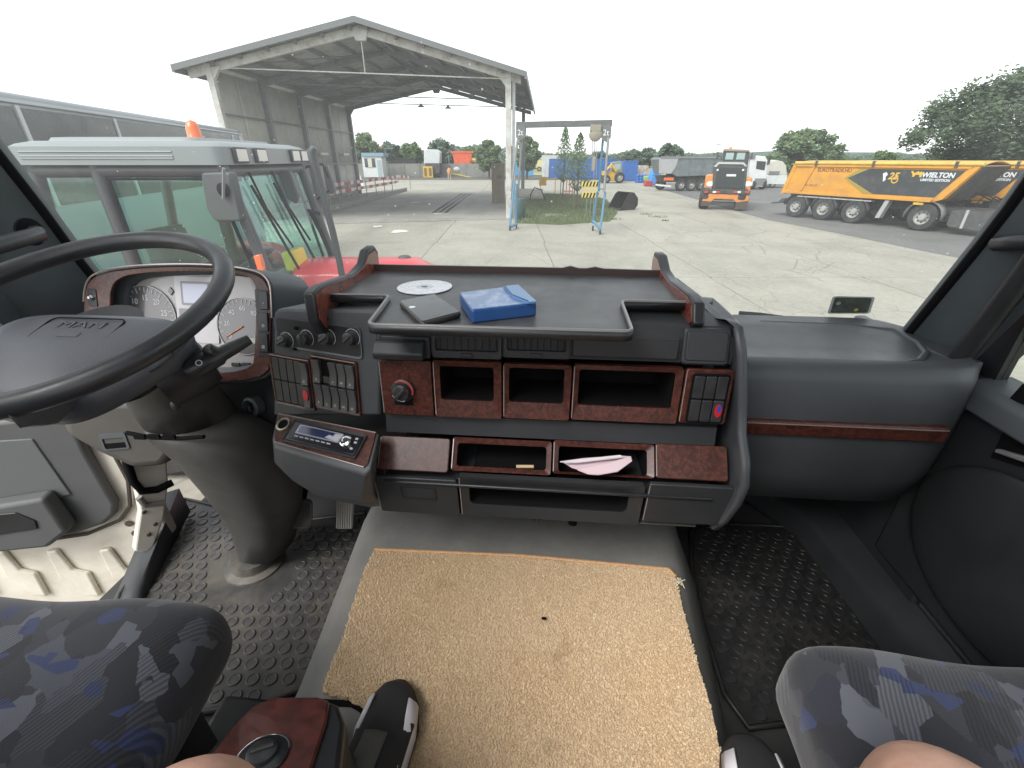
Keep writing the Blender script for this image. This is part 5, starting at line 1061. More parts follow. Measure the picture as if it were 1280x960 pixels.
for u, v_ in ((0, 0), (.5, 0), (1, 0), (.5, 1), (0, 1)):
    z = rz_(u) - .3; p_ = SP_(u, v_, z); q = MB(); q.prism(Fr(p_ + V((0, -.085, 0)), RGT, UP), [(-.35, .12), (.35, .12), (.2, -.25), (-.2, -.25)] if u == .5 else ([(-.1, .15), (.5, .2), (.1, -.3), (-.1, -.3)] if u == 0 else [(-.5, .2), (.1, .15), (.1, -.3), (-.1, -.3)]), -.17, .0); q.build('gusset_plate', STW if v_ == 0 else STG, SH)
for v_ in (0, .25, .5, .75):                                 # crossed roof braces
    q = MB(); q.tube([SP_(.06, v_ + .01, rz_(.06) - .22), SP_(.48, v_ + .24, rz_(.48) - .22)], .03, 6); q.build('roof_brace', STG, SH)
for u, v_ in ((.42, .95), (.56, 1.0)):
    q = MB(); p_ = SP_(u, v_, AZ - 1.35); q.tube([p_ + V((0, 0, 1.1)), p_], .012, 5); q.lathe(p_, (0, 0, -1), [(.05, -.05), (.1, .05), (.28, .16), (.30, .18)], 14); q.build('hanging_lamp', M('lamp_grey', (.42, .43, .43), .4), SH)
# concrete floor apron and raised plinth along the wall
fa = [SP_(-.01, -.08), SP_(1.02, -.02), SP_(1.02, 1.05), SP_(-.01, 1.05)]
q = MB(); q.add([p_ + V((0, 0, .004)) for p_ in fa], [(0, 1, 2, 3)]); struct(q.build('shed_apron', SHF))
k1, k2 = G(408, 266), G(509, 238.5)
q = MB(); q.loft([[k1, k1 + V((0, 0, .28)), SP_(0, -.05, .28), SP_(0, -.05)], [k2, k2 + V((0, 0, .28)), SP_(0, .78, .28), SP_(0, .78)]]); struct(q.build('loading_plinth', M('plinth_concrete', (.24, .23, .21), .85, var=(2, .25), dirt=(2, (.10, .09, .08), .6)), bevel=.02))
# drain gratings let into the floor
gq = [G(x, y) for x, y in ((539, 266), (561, 266), (592, 242), (575.5, 242))]
GT = thing('floor_grating', 'long steel drain grating in the shed floor', 'grating', tuple(gq[0]))
def gqp(u, v_, z): return gq[0] * (1 - u) * (1 - v_) + gq[1] * u * (1 - v_) + gq[3] * (1 - u) * v_ + gq[2] * u * v_ + V((0, 0, z))
for k in range(3):
    q = MB(); q.add([gqp(u, v_, .010) for u, v_ in ((k / 3 + .02, 0), ((k + 1) / 3 - .02, 0), ((k + 1) / 3 - .02, 1), (k / 3 + .02, 1))], [(0, 1, 2, 3)]); q.build('grate_panel', M('grate_dark', (.035, .034, .032), .7), GT, solid=.008)
for k in range(4): q = MB(); q.tube([gqp(k / 3, 0, .02), gqp(k / 3, 1, .02)], .03, 4); q.build('grate_rail', M('grate_rail', (.34, .33, .30), .6), GT)
wp_ = M('white_flakes', (.62, .61, .57), .8)
for i, (x, y, s) in enumerate(((500, 289, 1.1), (548, 267, .8), (520, 253, 1.2), (473, 283, .7))):
    c = G(x, y); rn = random.Random(i); q = MB(); q.add([c + V((math.cos(t_) * s * .35 * rn.uniform(.4, 1.2), math.sin(t_) * s * .5 * rn.uniform(.3, 1.1), .010)) for t_ in [k * .5236 for k in range(12)]], [tuple(range(12))]); struct(q.build('paint_patch', wp_))

# ---------------------------------------------------------------- red and white barrier along the plinth
bp_ = [G(x, y) + V((0, 0, .26)) for x, y in ((415, 263), (438, 257), (460, 251.5), (482, 246), (500, 241))] 
for i in range(4):
    a, b = bp_[i], bp_[i + 1]; T = thing('barrier', ('nearest red and white barrier section on the shed plinth', 'second nearest red and white barrier section on the plinth', 'third red and white barrier section on the plinth', 'farthest red and white barrier section on the plinth')[i], 'barrier', tuple(a), 0, 'barrier sections on the plinth')
    for z in (.95, .55):
        for k in range(6):
            q = MB(); c0, c1 = a.lerp(b, k / 6), a.lerp(b, (k + 1) / 6); q.loft([[e_ + V(d) for d in ((0, -.015, z), (0, .015, z), (0, .015, z + .2), (0, -.015, z + .2))] for e_ in (c0, c1)]); q.build('board_segment', RED if (k + i) % 2 else WHB, T)
    for e_ in (a, a.lerp(b, .5)): q = MB(); q.cyl(e_, e_ + V((0, 0, 1.1)), .03, n=8); q.build('barrier_post', STG, T)
T = thing('barrier', 'red and white barrier section turned across the end of the plinth', 'barrier', tuple(bp_[4])); e2_ = G(513.5, 238.5) + V((0, 0, .1))
for k in range(5): q = MB(); c0, c1 = bp_[4].lerp(e2_, k / 5), bp_[4].lerp(e2_, (k + 1) / 5); q.loft([[e_ + V(d) for d in ((0, -.015, .95), (0, .015, .95), (0, .015, 1.15), (0, -.015, 1.15))] for e_ in (c0, c1)]); q.build('board_segment', RED if k % 2 else WHB, T)
q = MB(); q.cyl(e2_, e2_ + V((0, 0, 1.2)), .03, n=8); q.build('barrier_post', STG, T)
f = face(447, 238)
for i, (pts, mt, lab) in enumerate((([(441, 205), (444, 205), (457, 237), (451, 238)], WHP, 'pale plank leaning at the rear end of the shed wall'), ([(438, 212), (441, 211), (450, 238), (444, 239)], STG, 'dark plank leaning at the rear end of the shed wall'))): tag(ppoly(f, pts, .12, i * .15).build('leaning_plank', mt), lab, 'plank')

# wooden cabinet behind the right shed post
f = face(622, 254); T = thing('wooden_cabinet', 'brown board cabinet beside the right shed post', 'cabinet', tuple(f.o))
a0, a1, b0, b1 = f.rect(614.5, 204, 631, 253); 
for k in range(5): q = MB(); q.fbox(f, a0 + (a1 - a0) * k / 5 + .006, a0 + (a1 - a0) * (k + 1) / 5 - .006, .02, b1, -.5, random.uniform(0, .012)); q.build('board', WOOD, T)
q = MB(); a, b = f.px(624, 221); q.fbox(f, a - .12, a + .12, b - .1, b + .1, .0, .03); q.build('hatch', BARK, T)

# ---------------------------------------------------------------- gantry hoist
gy = G(642, 286).y; gb = G(642, 286); gr_ = G(752, 291)
GA = thing('gantry_hoist', 'blue legged gantry hoist with a grey beam marked 2t', 'gantry', tuple((gb + gr_) / 2)); FG = Fr(gb, (gr_ - gb).normalized(), UP)
def gp_(x, y, c=0): a, b = FG.px(x, y); return FG.pt(a, b, c)
q = MB(); a0, b0 = FG.px(645, 160); a1, b1 = FG.px(765, 153); q.fbox(FG, a0, a1, b0 - .0, b0 + .21, -.14, 0); q.build('beam', M('beam_dark', (.075, .078, .080), .55, dirt=(4, (.2, .18, .16), .4)), GA, bevel=.01)
q = MB(); q.prism(FG, FG.pxs([(645, 158), (657, 158), (656, 172), (650, 176), (645, 172)]), -.13, .01); pl_ = q.build('end_plate', M('plate_grey', (.11, .115, .11), .6), GA)
text('plate_text', '2t', FG, *FG.px(650.5, 166), .012, .28, 'white_mark', pl_, .002)
q = MB(); q.prism(FG, FG.pxs([(752, 156), (764, 156), (763, 172), (758, 178), (753, 175), (751, 170)]), -.13, .01); pl_ = q.build('end_plate', 'plate_grey', GA)
text('plate_text', '2t', FG, *FG.px(757.5, 166), .012, .28, 'white_mark', pl_, .002)
for (x0, y0, x1, y1, c, mt) in ((652, 172, 645, 238, -.3, STG), (645, 230, 642, 284, -.3, GNB), (649, 172, 644, 238, .55, STG), (645, 225, 642, 284, .55, GNB), (753, 174, 746, 240, -.5, GNB), (746, 240, 739, 281, -.5, GNB), (761, 172, 757, 240, .45, STG), (757, 240, 752, 287, .45, GNB)):
    q = MB(); q.tube([gp_(x0, y0, c * .3), gp_(x1, y1, c)], .045, 8); q.build('leg', mt, GA)
q = MB(); q.tube([gp_(739, 278, -.5), gp_(752, 284, .45)], .06, 8); q.build('foot_bar', GNB, GA)
q = MB(); q.tube([gp_(643, 281, -.3), gp_(642.5, 282, .55)], .06, 8); q.build('foot_bar', GNB, GA)
q = MB(); q.tube([gp_(746, 236, -.4), gp_(757, 236, .4)], .03, 6); q.build('brace', GNB, GA)
for x, y, c in ((739, 283, -.5), (752, 290, .45), (642.5, 287, .55), (643, 284, -.3)): q = MB(); p_ = gp_(x, y, c); p_.z = GROUND + .10; q.cyl(p_ + V((-.03, 0, 0)), p_ + V((.03, 0, 0)), .10, n=14); q.build('castor', TYR, GA)
q = MB(); p_ = gp_(744.5, 168, .0); q.lathe(p_ + V((0, .12, 0)), (0, -1, 0), [(.2, -.05), (.24, 0), (.24, .2), (.16, .26)], 18); q.build('hoist_drum', M('hoist_grey', (.25, .22, .17), .6), GA)
q = MB(); p2 = gp_(744.5, 160, 0); q.b(p2.x - .2, p2.x + .2, p2.y - .15, p2.y + .15, p2.z - .12, p2.z + .1); q.build('hoist_trolley', 'hoist_grey', GA, bevel=.02)
for x in (741, 743.5, 746.5): q = MB(); q.tube([gp_(x, 172, .05), gp_(x - 1, 214 + (x % 3) * 4, .05)], .014, 5); q.build('chain', STG, GA)
q = MB(); q.box(gp_(742.5, 205, .05), (.12, .1, .5)); q.build('hook_block', 'hoist_grey', GA, bevel=.02)

# ---------------------------------------------------------------- things standing on the grass
f = face(665, 251); T = thing('concrete_block', 'pale rounded concrete tank block lying on the grass', 'block', tuple(f.o))
q = MB(); q.loft([[f.pt(a, max(.02, b), c) for a, b in [(k_ * .0 + 0.55 * math.cos(t_) , .42 + .42 * math.sin(t_)) for t_ in [i * .3927 for i in range(16)] for k_ in (1,)]] for c in (-.1, .1)]) if False else q.loft([[f.pt(x, .38 + .40 * math.sin(t_), -.4 + .45 * math.cos(t_)) for t_ in [i * .3927 for i in range(16)]] for x in (f.px(647, 245)[0], f.px(679, 245)[0])]); q.build('tank', M('pale_concrete', (.42, .41, .37), .85, var=(3, .15)), T, bevel=.03)
q = MB(); q.tube([f.pt(*f.px(x, y), .25) for x, y in ((663, 252), (663, 243), (668, 234), (676, 237), (680, 246), (682, 252))], .035, 7); tag(q.build('hose', PBS), 'black hose arched over the pale concrete tank', 'hose')
q = MB(); q.tube([f.pt(*f.px(x, y), .5) for x, y in ((662, 251), (676, 255), (690, 257))], .05, 6); tag(q.build('pipe', M('pipe_brown', (.16, .13, .1), .7)), 'brown pipe lying in the grass by the tank', 'pipe')
q = pbox(f, 661, 254, 688, 258, .3, .6); tag(q.build('white_board', WHP), 'white board lying in the grass by the tank', 'board')
f = face(686, 243); T = thing('sign_board', 'plain yellow board on posts behind the young trees', 'sign', tuple(f.o)); pbox(f, 674, 221, 683, 232, .03).build('board', YEL, T); q = pbox(f, 683, 222.5, 696, 224, .03); q.build('arm', YEL, T)
for x in (675.5, 694): pbox(f, x - .4, 222, x + .5, 243, .03, -.04).build('post', YEL, T)
f = face(710, 246); T = thing('red_rack', 'open red tube rack behind the right young tree', 'rack', tuple(f.o))
for x in (704, 708, 712, 716): pbox(f, x - .4, 224, x + .4, 244, .04).build('upright', RED, T)
for y in (224.5, 239): pbox(f, 704, y - .5, 716, y + .5, .03, -.045).build('crossbar', RED, T)
f = face(738, 272); T = thing('warning_boards', 'two yellow and black striped boards on thin legs in the grass', 'barrier', tuple(f.o))
for y0, y1 in ((227, 233), (241, 247)):
    q = pbox(f, 727, y0, 748, y1, .03); bd = q.build('striped_board', M('sign_yellow', (.62, .47, .08), .5), T)
    for k in range(5): x = 728 + k * 4.2; ppoly(f, [(x, y1), (x + 2, y1), (x + 4, y0), (x + 2, y0)], .004, .005).build('stripe', PBS, bd)
pbox(f, 727, 233, 748, 241, .012, -.01).build('mesh_panel', M('sign_pale', (.50, .42, .22), .6), T)
for x in (732, 737, 741): ppoly(f, [(x + 2.4, 227), (x + 3.2, 227), (x + .8, 272), (x, 272)], .03, -.035).build('leg', STG, T)
c = G(690, 269); q = MB(); q.lathe(c, (0, 0, 1), [(.55, 0), (.55, .03), (.5, .035), (.02, .035)], 28); tag(q.build('manhole_cover', M('pale_concrete', (.42, .41, .37), .85)), 'round pale manhole cover in the grass', 'manhole')
f = face(649, 275); q = MB(); q.lathe(G(650, 274), (0, 0, 1), [(.22, 0), (.27, .3), (.27, .9), (.25, .95), (.1, .95)], 16); tag(q.build('rubbish_bin', M('bin_green', (.02, .06, .055), .5)), 'dark green round bin at the foot of the shed post', 'bin')
# digger bucket on the concrete
f = Fr(G(780, 262), V((.82, .57, 0)), UP); T = thing('loader_bucket', 'black steel excavator bucket standing on the concrete', 'bucket', tuple(f.o))
bk_ = [(-.65, .0), (.42, .0), (.66, .25), (.62, .62), (.28, .92), (.05, .95), (-.12, .85), (-.42, .4)]
BKM = M('bucket_black', (.018, .017, .017), .5, var=(4, .4), dirt=(3, (.10, .06, .04), .4))
for c in (-.75, .35): q = MB(); q.prism(f, bk_, c, c + .04); q.build('side_plate', BKM, T)
q = MB(); q.loft([[f.pt(a, b, -.75), f.pt(a, b, .39)] for a, b in bk_[:6]], closed=False); q.build('shell', BKM, T, solid=.04)
q = MB(); q.prism(f, [(-.75, 0), (-.55, 0), (-.5, .1), (-.6, .1)], -.75, .39); q.build('cutting_edge', BKM, T)

# ---------------------------------------------------------------- wheels for vehicles
def wheel(par, c, ax, r, w_, rim=RIM, nm='wheel'):
    ax = V(ax).normalized(); c = V(c)
    q = MB(); q.lathe(c - ax * w_ / 2, ax, [(r * .55, 0), (r * .9, 0), (r * .985, w_ * .14), (r, w_ * .3), (r, w_ * .7), (r * .985, w_ * .86), (r * .9, w_), (r * .55, w_)], 28, False); t_ = q.build(nm, TYR, par, smooth=35)
    q = MB(); q.lathe(c - ax * w_ * .49, ax, [(r * .56, 0), (r * .57, w_ * .90), (r * .53, w_ * .97), (r * .49, w_ * .74), (r * .30, w_ * .66), (r * .27, w_ * .80), (r * .22, w_ * .96), (r * .08, w_ * .98)], 24); q.build('rim', rim, t_, smooth=35)
    for k in range(8):
        u = ax.orthogonal().normalized(); v_ = ax.cross(u); a_ = k * math.pi / 4; d = (u * math.cos(a_) + v_ * math.sin(a_)) * r * .36; q = MB(); q.cyl(c + d + ax * w_ * .18, c + d + ax * w_ * .28, r * .05, n=8); q.build('wheel_nut', CHS, t_)
    return t_
# ---------------------------------------------------------------- orange tipper trailers with their tractor units
def tipper(label, A, B, dx, marks, tractor):
    ex = (B - A).normalized(); f = Fr(A, ex, UP); T = thing('tipper_trailer', label, 'trailer', tuple(A), math.atan2(ex.y, ex.x))
    X = lambda pts: [(a + dx, b) for a, b in pts]
    body = [(-.9, 1.10), (5.6, 1.10), (6.0, 1.28), (6.72, 2.46), (-.5, 2.46), (-.58, 2.36)]
    fb = Fr(f.pt(dx, 0, .0), ex, UP)
    q = MB(); rings = []
    for c, sc_ in ((-2.42, .0), (-2.3, 0), (-.12, 0), (0, 0)): rings.append([fb.pt(a, b, c) for a, b in body])
    q.loft(rings); bo = q.build('body', ORG, T, bevel=.03)
    q = MB(); q.loft([[fb.pt(a, 2.46 + .14 * math.sin(math.pi * k / 8), -2.40 + 2.38 * k / 8) for k in range(9)] for a in (-.52, 6.72)], closed=False); q.build('rolled_cover', M('cover_yellow', (.58, .36, .08), .6, var=(3, .2)), T, smooth=80, solid=.03)
    q = MB(); q.tube([fb.pt(-.52, 2.50, .02), fb.pt(6.75, 2.50, .02)], .075, 10); q.build('cover_roll', 'cover_yellow', T, smooth=80)
    for a in (.5, 3.0, 5.9): q = MB(); q.fbox(fb, a, a + .1, 2.38, 2.60, .02, .11); q.build('strap', CHS, T)
    for loop, nm in (([(-.45, 2.34), (6.45, 2.34), (6.55, 2.43), (-.45, 2.43)], 'top_rail'), ([(-.85, 1.11), (5.55, 1.11), (5.62, 1.24), (-.80, 1.24)], 'bottom_rail'), ([(5.62, 1.12), (5.92, 1.24), (6.68, 2.43), (6.42, 2.43)], 'front_post'), ([(.05, 1.26), (.15, 1.26), (.50, 2.32), (.40, 2.32)], 'side_rib')):
        q = MB(); q.prism(fb, loop, .0, .055); q.build(nm, ORG, bo, bevel=.01)
    q = MB(); q.prism(fb, [(-.95, 1.08), (-.75, 1.08), (-.42, 2.46), (-.6, 2.46)], -2.45, .03); q.build('tail_gate', ORG, T, bevel=.01)
    q = MB(); q.prism(fb, [(5.98, 1.22), (6.04, 1.24), (6.76, 2.42), (6.72, 2.44)], -2.36, -.16); q.build('front_wall', CHS, bo)
    q = MB(); q.prism(fb, [(2.12, 1.90), (2.9, 2.29), (6.28, 2.29), (5.62, 1.30), (3.35, 1.30)], .002, .012); pn = q.build('print_panel', DRKP, bo)
    q = MB(); q.prism(fb, [(1.98, 1.90), (2.55, 2.30), (3.1, 2.30), (2.35, 1.90), (3.65, 1.29), (2.95, 1.29)], .0015, .0105); q.build('print_chevron', M('chevron_olive', (.30, .23, .04), .5), bo)
    fz_ = Fr(fb.pt(0, 0, 0), ex, UP)
    text('brand_lettering', 'WIELTON', fb, 5.46, 2.10, .014, .25, 'white_mark', pn, .002, sx=.95, shear=.12, weight=.008); text('lettering', 'LIMITED EDITION', fb, 5.42, 1.92, .014, .125, 'white_mark', pn, .002, sx=1.0, weight=.004)
    CAM = M('emblem_gold', (.60, .36, .05), .5)
    q = MB(); q.prism(fb, [(x - .42, 2.01 + (y - 2.12) * .75) for x, y in ((5.02, 2.14), (5.09, 2.14), (5.12, 2.25), (5.26, 2.24), (5.28, 2.12), (5.34, 2.12), (5.36, 2.26), (5.40, 2.36), (5.33, 2.36), (5.29, 2.42), (5.24, 2.36), (5.18, 2.43), (5.12, 2.36), (5.05, 2.33), (5.00, 2.43), (4.93, 2.42), (4.95, 2.36), (5.01, 2.26))], .012, .016); q.build('emblem', CAM, pn)
    if marks:
        text('emblem_figure', '25', fb, 3.93, 2.02, .014, .36, CAM, pn, .002, shear=.2, weight=.012)
        q = MB(); q.ring(fb, circ(4.02, 1.88, .13, 20), circ(4.02, 1.88, .09, 20), .012, .016); q.build('emblem_ring', CAM, pn)
        q = MB(); q.prism(fb, [(3.5, 2.12), (3.62, 2.18), (3.7, 2.08), (3.64, 2.0), (3.68, 1.88), (3.6, 1.8), (3.56, 1.96)], .012, .016); q.build('pale_mark', WHT, pn)
        text('side_lettering', 'EUROTRADE.HU', fb, 1.42, 2.20, .004, .21, M('brown_print', (.16, .05, .02), .6), bo, .002, weight=.006)
        text('plate_lettering', 'W-758 OD', fb, .55, 1.52, .004, .13, M('brown_print', (.16, .05, .02), .6), bo, .002)
    q = MB(); q.fbox(fb, -.8, 5.4, .72, 1.09, -1.75, -.65); q.build('chassis', CHS, T)
    q = MB(); q.fbox(fb, .0, 3.4, .98, 1.03, -.3, .02); q.build('side_rail', M('rail_grey', (.35, .35, .34), .5), T)
    q = MB(); q.prism(fb, [(-1.35, .55), (-.7, .62), (-.6, .85), (-.8, .85), (-.95, .68), (-1.35, .62)], -2.3, 0); q.build('under_guard', CHS, T)
    for k in range(3):
        c_ = f.pt(k * 1.38, .52, -.2); wheel(T, c_, -f.n * -1, .52, .38); wheel(T, f.pt(k * 1.38, .52, -2.25), -f.n, .52, .38)
        q = MB(); q.loft([[f.pt(k * 1.38 + .60 * math.cos(t_), .52 + .58 * math.sin(t_), c) for c in (-.42, .02)] for t_ in [math.radians(5 + 17 * i) for i in range(11)]], closed=False); q.build('mudguard', CHS, T, solid=.02, smooth=60)
    q = MB(); q.prism(fb, [(3.75, .35), (3.92, .35), (4.1, 1.08), (3.93, 1.08)], -.3, .01); q.build('landing_leg', M('rail_grey', (.35, .35, .34), .5), T)
    q = MB(); q.fbox(fb, 5.0, 5.35, .99, 1.08, .0, .06); q.build('side_lamp_plate', YEL, T)
    if tractor:
        U = thing('tractor_unit', 'black chassis of the lorry pulling the nearer orange tipper', 'lorry', tuple(B), math.atan2(ex.y, ex.x)); L_ = (B - A).length; g = Fr(f.pt(L_, 0, 0), ex, UP)
        wheel(U, g.pt(0, .53, -.2), -f.n * -1, .53, .42); wheel(U, g.pt(0, .53, -2.2), -f.n, .53, .42)
        q = MB(); q.loft([[g.pt(.66 * math.cos(t_), .53 + .64 * math.sin(t_), c) for c in (-.45, .03)] for t_ in [math.radians(-5 + 19 * i) for i in range(11)]], closed=False); q.build('mudguard', M('mudguard_grey', (.13, .13, .13), .6, dirt=(3, (.25, .23, .2), .5)), U, solid=.03, smooth=60)
        q = MB(); q.fbox(g, -1.0, 5.0, .62, .92, -1.7, -.7); q.build('frame', CHS, U)
        q = MB(); q.prism(g, rrect(.9, 2.9, .28, .90, .12), -.6, -.02); q.build('fuel_tank', M('tank_dark', (.075, .075, .078), .4, .3, dirt=(4, (.2, .18, .15), .5)), U)
        for a in (1.35, 2.2): q = MB(); q.fbox(g, a, a + .09, .26, .93, -.02, .015); q.build('tank_strap', M('rail_grey', (.35, .35, .34), .5), U)
        q = MB(); q.fbox(g, 3.0, 5.2, .3, .98, -.6, .0); q.build('side_skirt', WHP, U, bevel=.04)
        for k in range(3): q = MB(); q.fbox(g, 3.02, 5.18, .44 + .17 * k, .455 + .17 * k, .0, .006); q.build('skirt_line', STG, U)
        q = MB(); q.fbox(g, 4.3, 6.3, .95, 3.3, -2.4, .0); q.build('cab', WHP, U, bevel=.12)
        wheel(U, g.pt(5.0, .53, -.2), -f.n * -1, .53, .34)
        q = MB(); q.fbox(g, 4.6, 5.9, 1.9, 2.6, .0, .012); q.build('cab_window', DGL, U)
        for k in range(5): q = MB(); q.tube([g.pt(.9 + .35 * k, 1.0, -.7), g.pt(1.1 + .3 * k, 1.5 - .05 * k, -.9), g.pt(1.7 + .2 * k, 1.25, -.8)], .03, 6); q.build('air_line', PBS, U)
        q = MB(); q.fbox(g, 2.3, 3.9, .95, 1.55, -2.2, -.35); q.build('tool_box', CHS, U, bevel=.03)
A_, B_ = G(990, 271.5), G(1145, 288.5)
tipper('orange tipper trailer with dark printed side, nearer of the two', A_, A_ + (B_ - A_).normalized() * 5.44, 0, True, True)
ex_ = (B_ - A_).normalized(); off = V((-ex_.y, ex_.x, 0)) * 3.1
tipper('orange tipper trailer parked behind, mostly hidden by the nearer one', A_ + off + ex_ * .75, A_ + off + ex_ * 6.2, 0, False, False)

# ---------------------------------------------------------------- wheel loader seen from behind
f = face(905, 263); LD = thing('wheel_loader', 'orange wheel loader seen from behind with a dark engine grille', 'wheel loader', tuple(f.o))
rd_ = V((f.o.x, f.o.y, 0)).normalized(); f = Fr(f.o, V((rd_.y, -rd_.x, 0)), UP)
ppoly(f, [(892, 203), (898, 201.5), (930, 202), (935, 206), (931, 240), (890, 239)], 1.6, -.1).build('engine_cover', M('loader_dark', (.035, .045, .045), .5, dirt=(3, (.18, .16, .13), .4)), LD, bevel=.06, seg=3)
ppoly(f, [(896, 209), (931, 210), (929, 236), (894, 235)], .03, -.06).build('grille', M('grille_dark', (.018, .026, .026), .6), LD, bevel=.02)
ppoly(f, [(898, 202.5), (930, 203), (934, 208), (931, 208), (929, 205.5), (899, 205), (895, 209), (892, 208)], .02, -.055).build('cover_trim', M('trim_pale', (.42, .42, .40), .5), LD)
pbox(f, 908, 217.8, 920, 220.5, .02, -.03).build('name_plate', WHP, LD)
for x in (897, 929): q = MB(); q.lathe(f.pt(*f.px(x, 212.5), -.05), f.n, [(.06, 0), (.05, .03)], 12); q.build('lamp', LAMPW, LD)
for pts in ([(882, 219), (894, 218), (893, 224), (889, 239), (879, 239)], [(931, 222), (941, 222.5), (940, 230), (937, 242), (927, 241)]):
    fd = ppoly(f, pts, 1.5, -.2).build('fender', LOR, LD, bevel=.06, seg=3); cx = sum(p_[0] for p_ in pts) / 5; q = MB(); q.prism(f, [(f.px(cx, 230)[0] + .2 * math.cos(t_), f.px(cx, 230)[1] + .14 * math.sin(t_)) for t_ in [i * .45 for i in range(14)]], -.2, -.17); q.build('fender_lamp', LAMPW, fd)
ppoly(f, [(880, 236), (938, 239), (937.5, 243.5), (879, 241)], .35, 0).build('rear_bar', CHS, LD, bevel=.02)
for x, mt in ((882.5, RED), (893, WHP), (897.5, RED), (919, RED), (924, WHP), (934, RED)): q = MB(); a, b = f.px(x, 240); q.fbox(f, a - .09, a + .09, b - .05, b + .05, .002, .03); q.build('rear_light', mt, LD)
ppoly(f, [(879, 241.5), (937, 243.5), (936, 252), (920, 254), (916, 250), (893, 249), (889, 253), (877, 252)], .9, -.05).build('counterweight', LOR, LD, bevel=.05)
for pts in ([(877, 251), (889, 252.5), (887, 258), (875, 257)], [(920, 253), (935.5, 252), (933, 262), (918, 262)]): ppoly(f, pts, .05, -.03).build('mud_flap', M('flap_brown', (.07, .055, .045), .8), LD)
for x, y in ((880, 250), (926, 253)):
    a, b = f.px(x, y); wheel(LD, f.pt(a + .0, .72, -.75), f.ex, .72, .55); wheel(LD, f.pt(a, .72, -3.6), f.ex, .72, .55)
ppoly(f, [(903, 188), (938, 189), (936, 206), (903, 205)], 1.3, -1.7).build('cab_frame', M('cab_dark', (.04, .045, .045), .5), LD, bevel=.05)
for x0, x1 in ((906.5, 917), (921, 932)): pbox(f, x0, 190.5, x1, 199.5, .03, -1.66).build('cab_glass', M('pale_glass', (.32, .42, .40), .1), LD)
ppoly(f, [(904, 185), (937, 186.5), (939, 190), (903, 189)], 1.6, -1.6).build('cab_roof', M('roof_brown', (.25, .19, .15), .6), LD, bevel=.05)
pbox(f, 911, 183, 915, 186, .2, -1.8).build('beacon', ORL, LD, bevel=.02)
for x in (896, 941): q = MB(); q.tube([f.pt(*f.px(x + (6 if x < 900 else -4), 197), -1.7), f.pt(*f.px(x, 194), -1.6)], .03, 6); q.build('mirror_arm', CHS, LD); pbox(f, x - 1.5, 190, x + 1.5, 199, .1, -1.55).build('mirror', CHS, LD, bevel=.02)
q = MB(); q.tube([f.pt(-.8, .9, -5.5), f.pt(-.8, 1.7, -4.6), f.pt(-.6, 2.0, -3.2)], .14, 8); q.build('lift_arm', LOR, LD); q = MB(); q.tube([f.pt(.8, .9, -5.5), f.pt(.8, 1.7, -4.6), f.pt(.6, 2.0, -3.2)], .14, 8); q.build('lift_arm', LOR, LD)
q = MB(); q.prism(Fr(f.pt(-1.2, 0, -5.4), f.n * -1, UP), [(0, .15), (1.0, .1), (.4, .7), (.1, 1.1), (-.1, .9)], 0, 2.4); q.build('bucket', CHS, LD)

# ---------------------------------------------------------------- grey tipper with white lorry, tank trailer
f = face(850, 239); GTp = thing('tipper_trailer', 'dark grey half-pipe tipper trailer left of the loader', 'trailer', tuple(f.o))
ppoly(f, [(822, 199), (826, 197), (905, 195.5), (905, 219), (846, 221), (838, 216), (826, 218)], 2.4, 0).build('body', TGR, GTp, bevel=.05)
ppoly(f, [(824, 197.5), (848, 197.5), (845, 208), (839, 217), (823.5, 217)], .03, .035).build('tail_gate', M('gate_grey', (.36, .36, .37), .5, dirt=(2, (.25, .22, .2), .5)), GTp)
pbox(f, 826, 195.5, 905, 198, .06, .065).build('top_rail', STG, GTp)
for x in (862, 878, 892): pbox(f, x, 198, x + 1, 218, .05, .055).build('side_rib', TGR, GTp)
ppoly(f, [(826, 220), (905, 219), (905, 228), (829, 228)], 1.6, -.4).build('chassis', CHS, GTp)
pbox(f, 830, 222, 842, 225.5, .05, .0).build('lamp_bar', ORL, GTp); ppoly(f, [(820, 230), (839, 232), (839, 234), (820, 232)], .2, 0).build('bumper', WHP, GTp)
for x in (852, 865, 878): a, b = f.px(x, 232); wheel(GTp, f.pt(a, .5, -.25), f.n, .5, .36); 
a, b = f.px(833, 233); wheel(GTp, f.pt(a, .5, -1.9), f.n, .5, .36)
f2 = face(950, 237); WL = thing('lorry', 'white lorry cab seen just right of the loader', 'lorry', tuple(f2.o))
ppoly(f2, [(938, 198), (943, 194), (957, 195.5), (960, 201), (957, 234), (936, 233)], 2.2, 0).build('cab', WHP, WL, bevel=.06, seg=3)
ppoly(f2, [(946, 201), (957.5, 202), (955.5, 213), (945, 211)], .03, .02).build('windscreen', DGL, WL, bevel=.01); pbox(f2, 943, 223, 957, 232, .05, .04).build('bumper', STG, WL)
pbox(f2, 959, 199, 962, 206, .1, .1).build('mirror', CHS, WL); pbox(f2, 936, 194, 944, 199, .2, .05).build('roof_fairing', STG, WL)
for x in (942, 955): a, b = f2.px(x, 234); wheel(WL, f2.pt(a, .5, -.4), f2.ex, .5, .32)
f = face(972, 235); CV_ = thing('tank_trailer', 'white domed tank trailer in front of the round tree', 'trailer', tuple(f.o))
ppoly(f, [(958, 219), (958, 207), (962, 202), (970, 200), (979, 202), (983, 207), (984, 219)], 3.0, 0).build('dome', M('tank_white', (.56, .53, .47), .5, var=(2, .1)), CV_, bevel=.06, seg=3)
ppoly(f, [(956, 219), (984, 219), (983, 231), (956, 230)], 2.8, .03).build('lower_body', WHP, CV_, bevel=.04); pbox(f, 961, 214, 974, 218.5, .03, .06).build('window_band', STG, CV_)
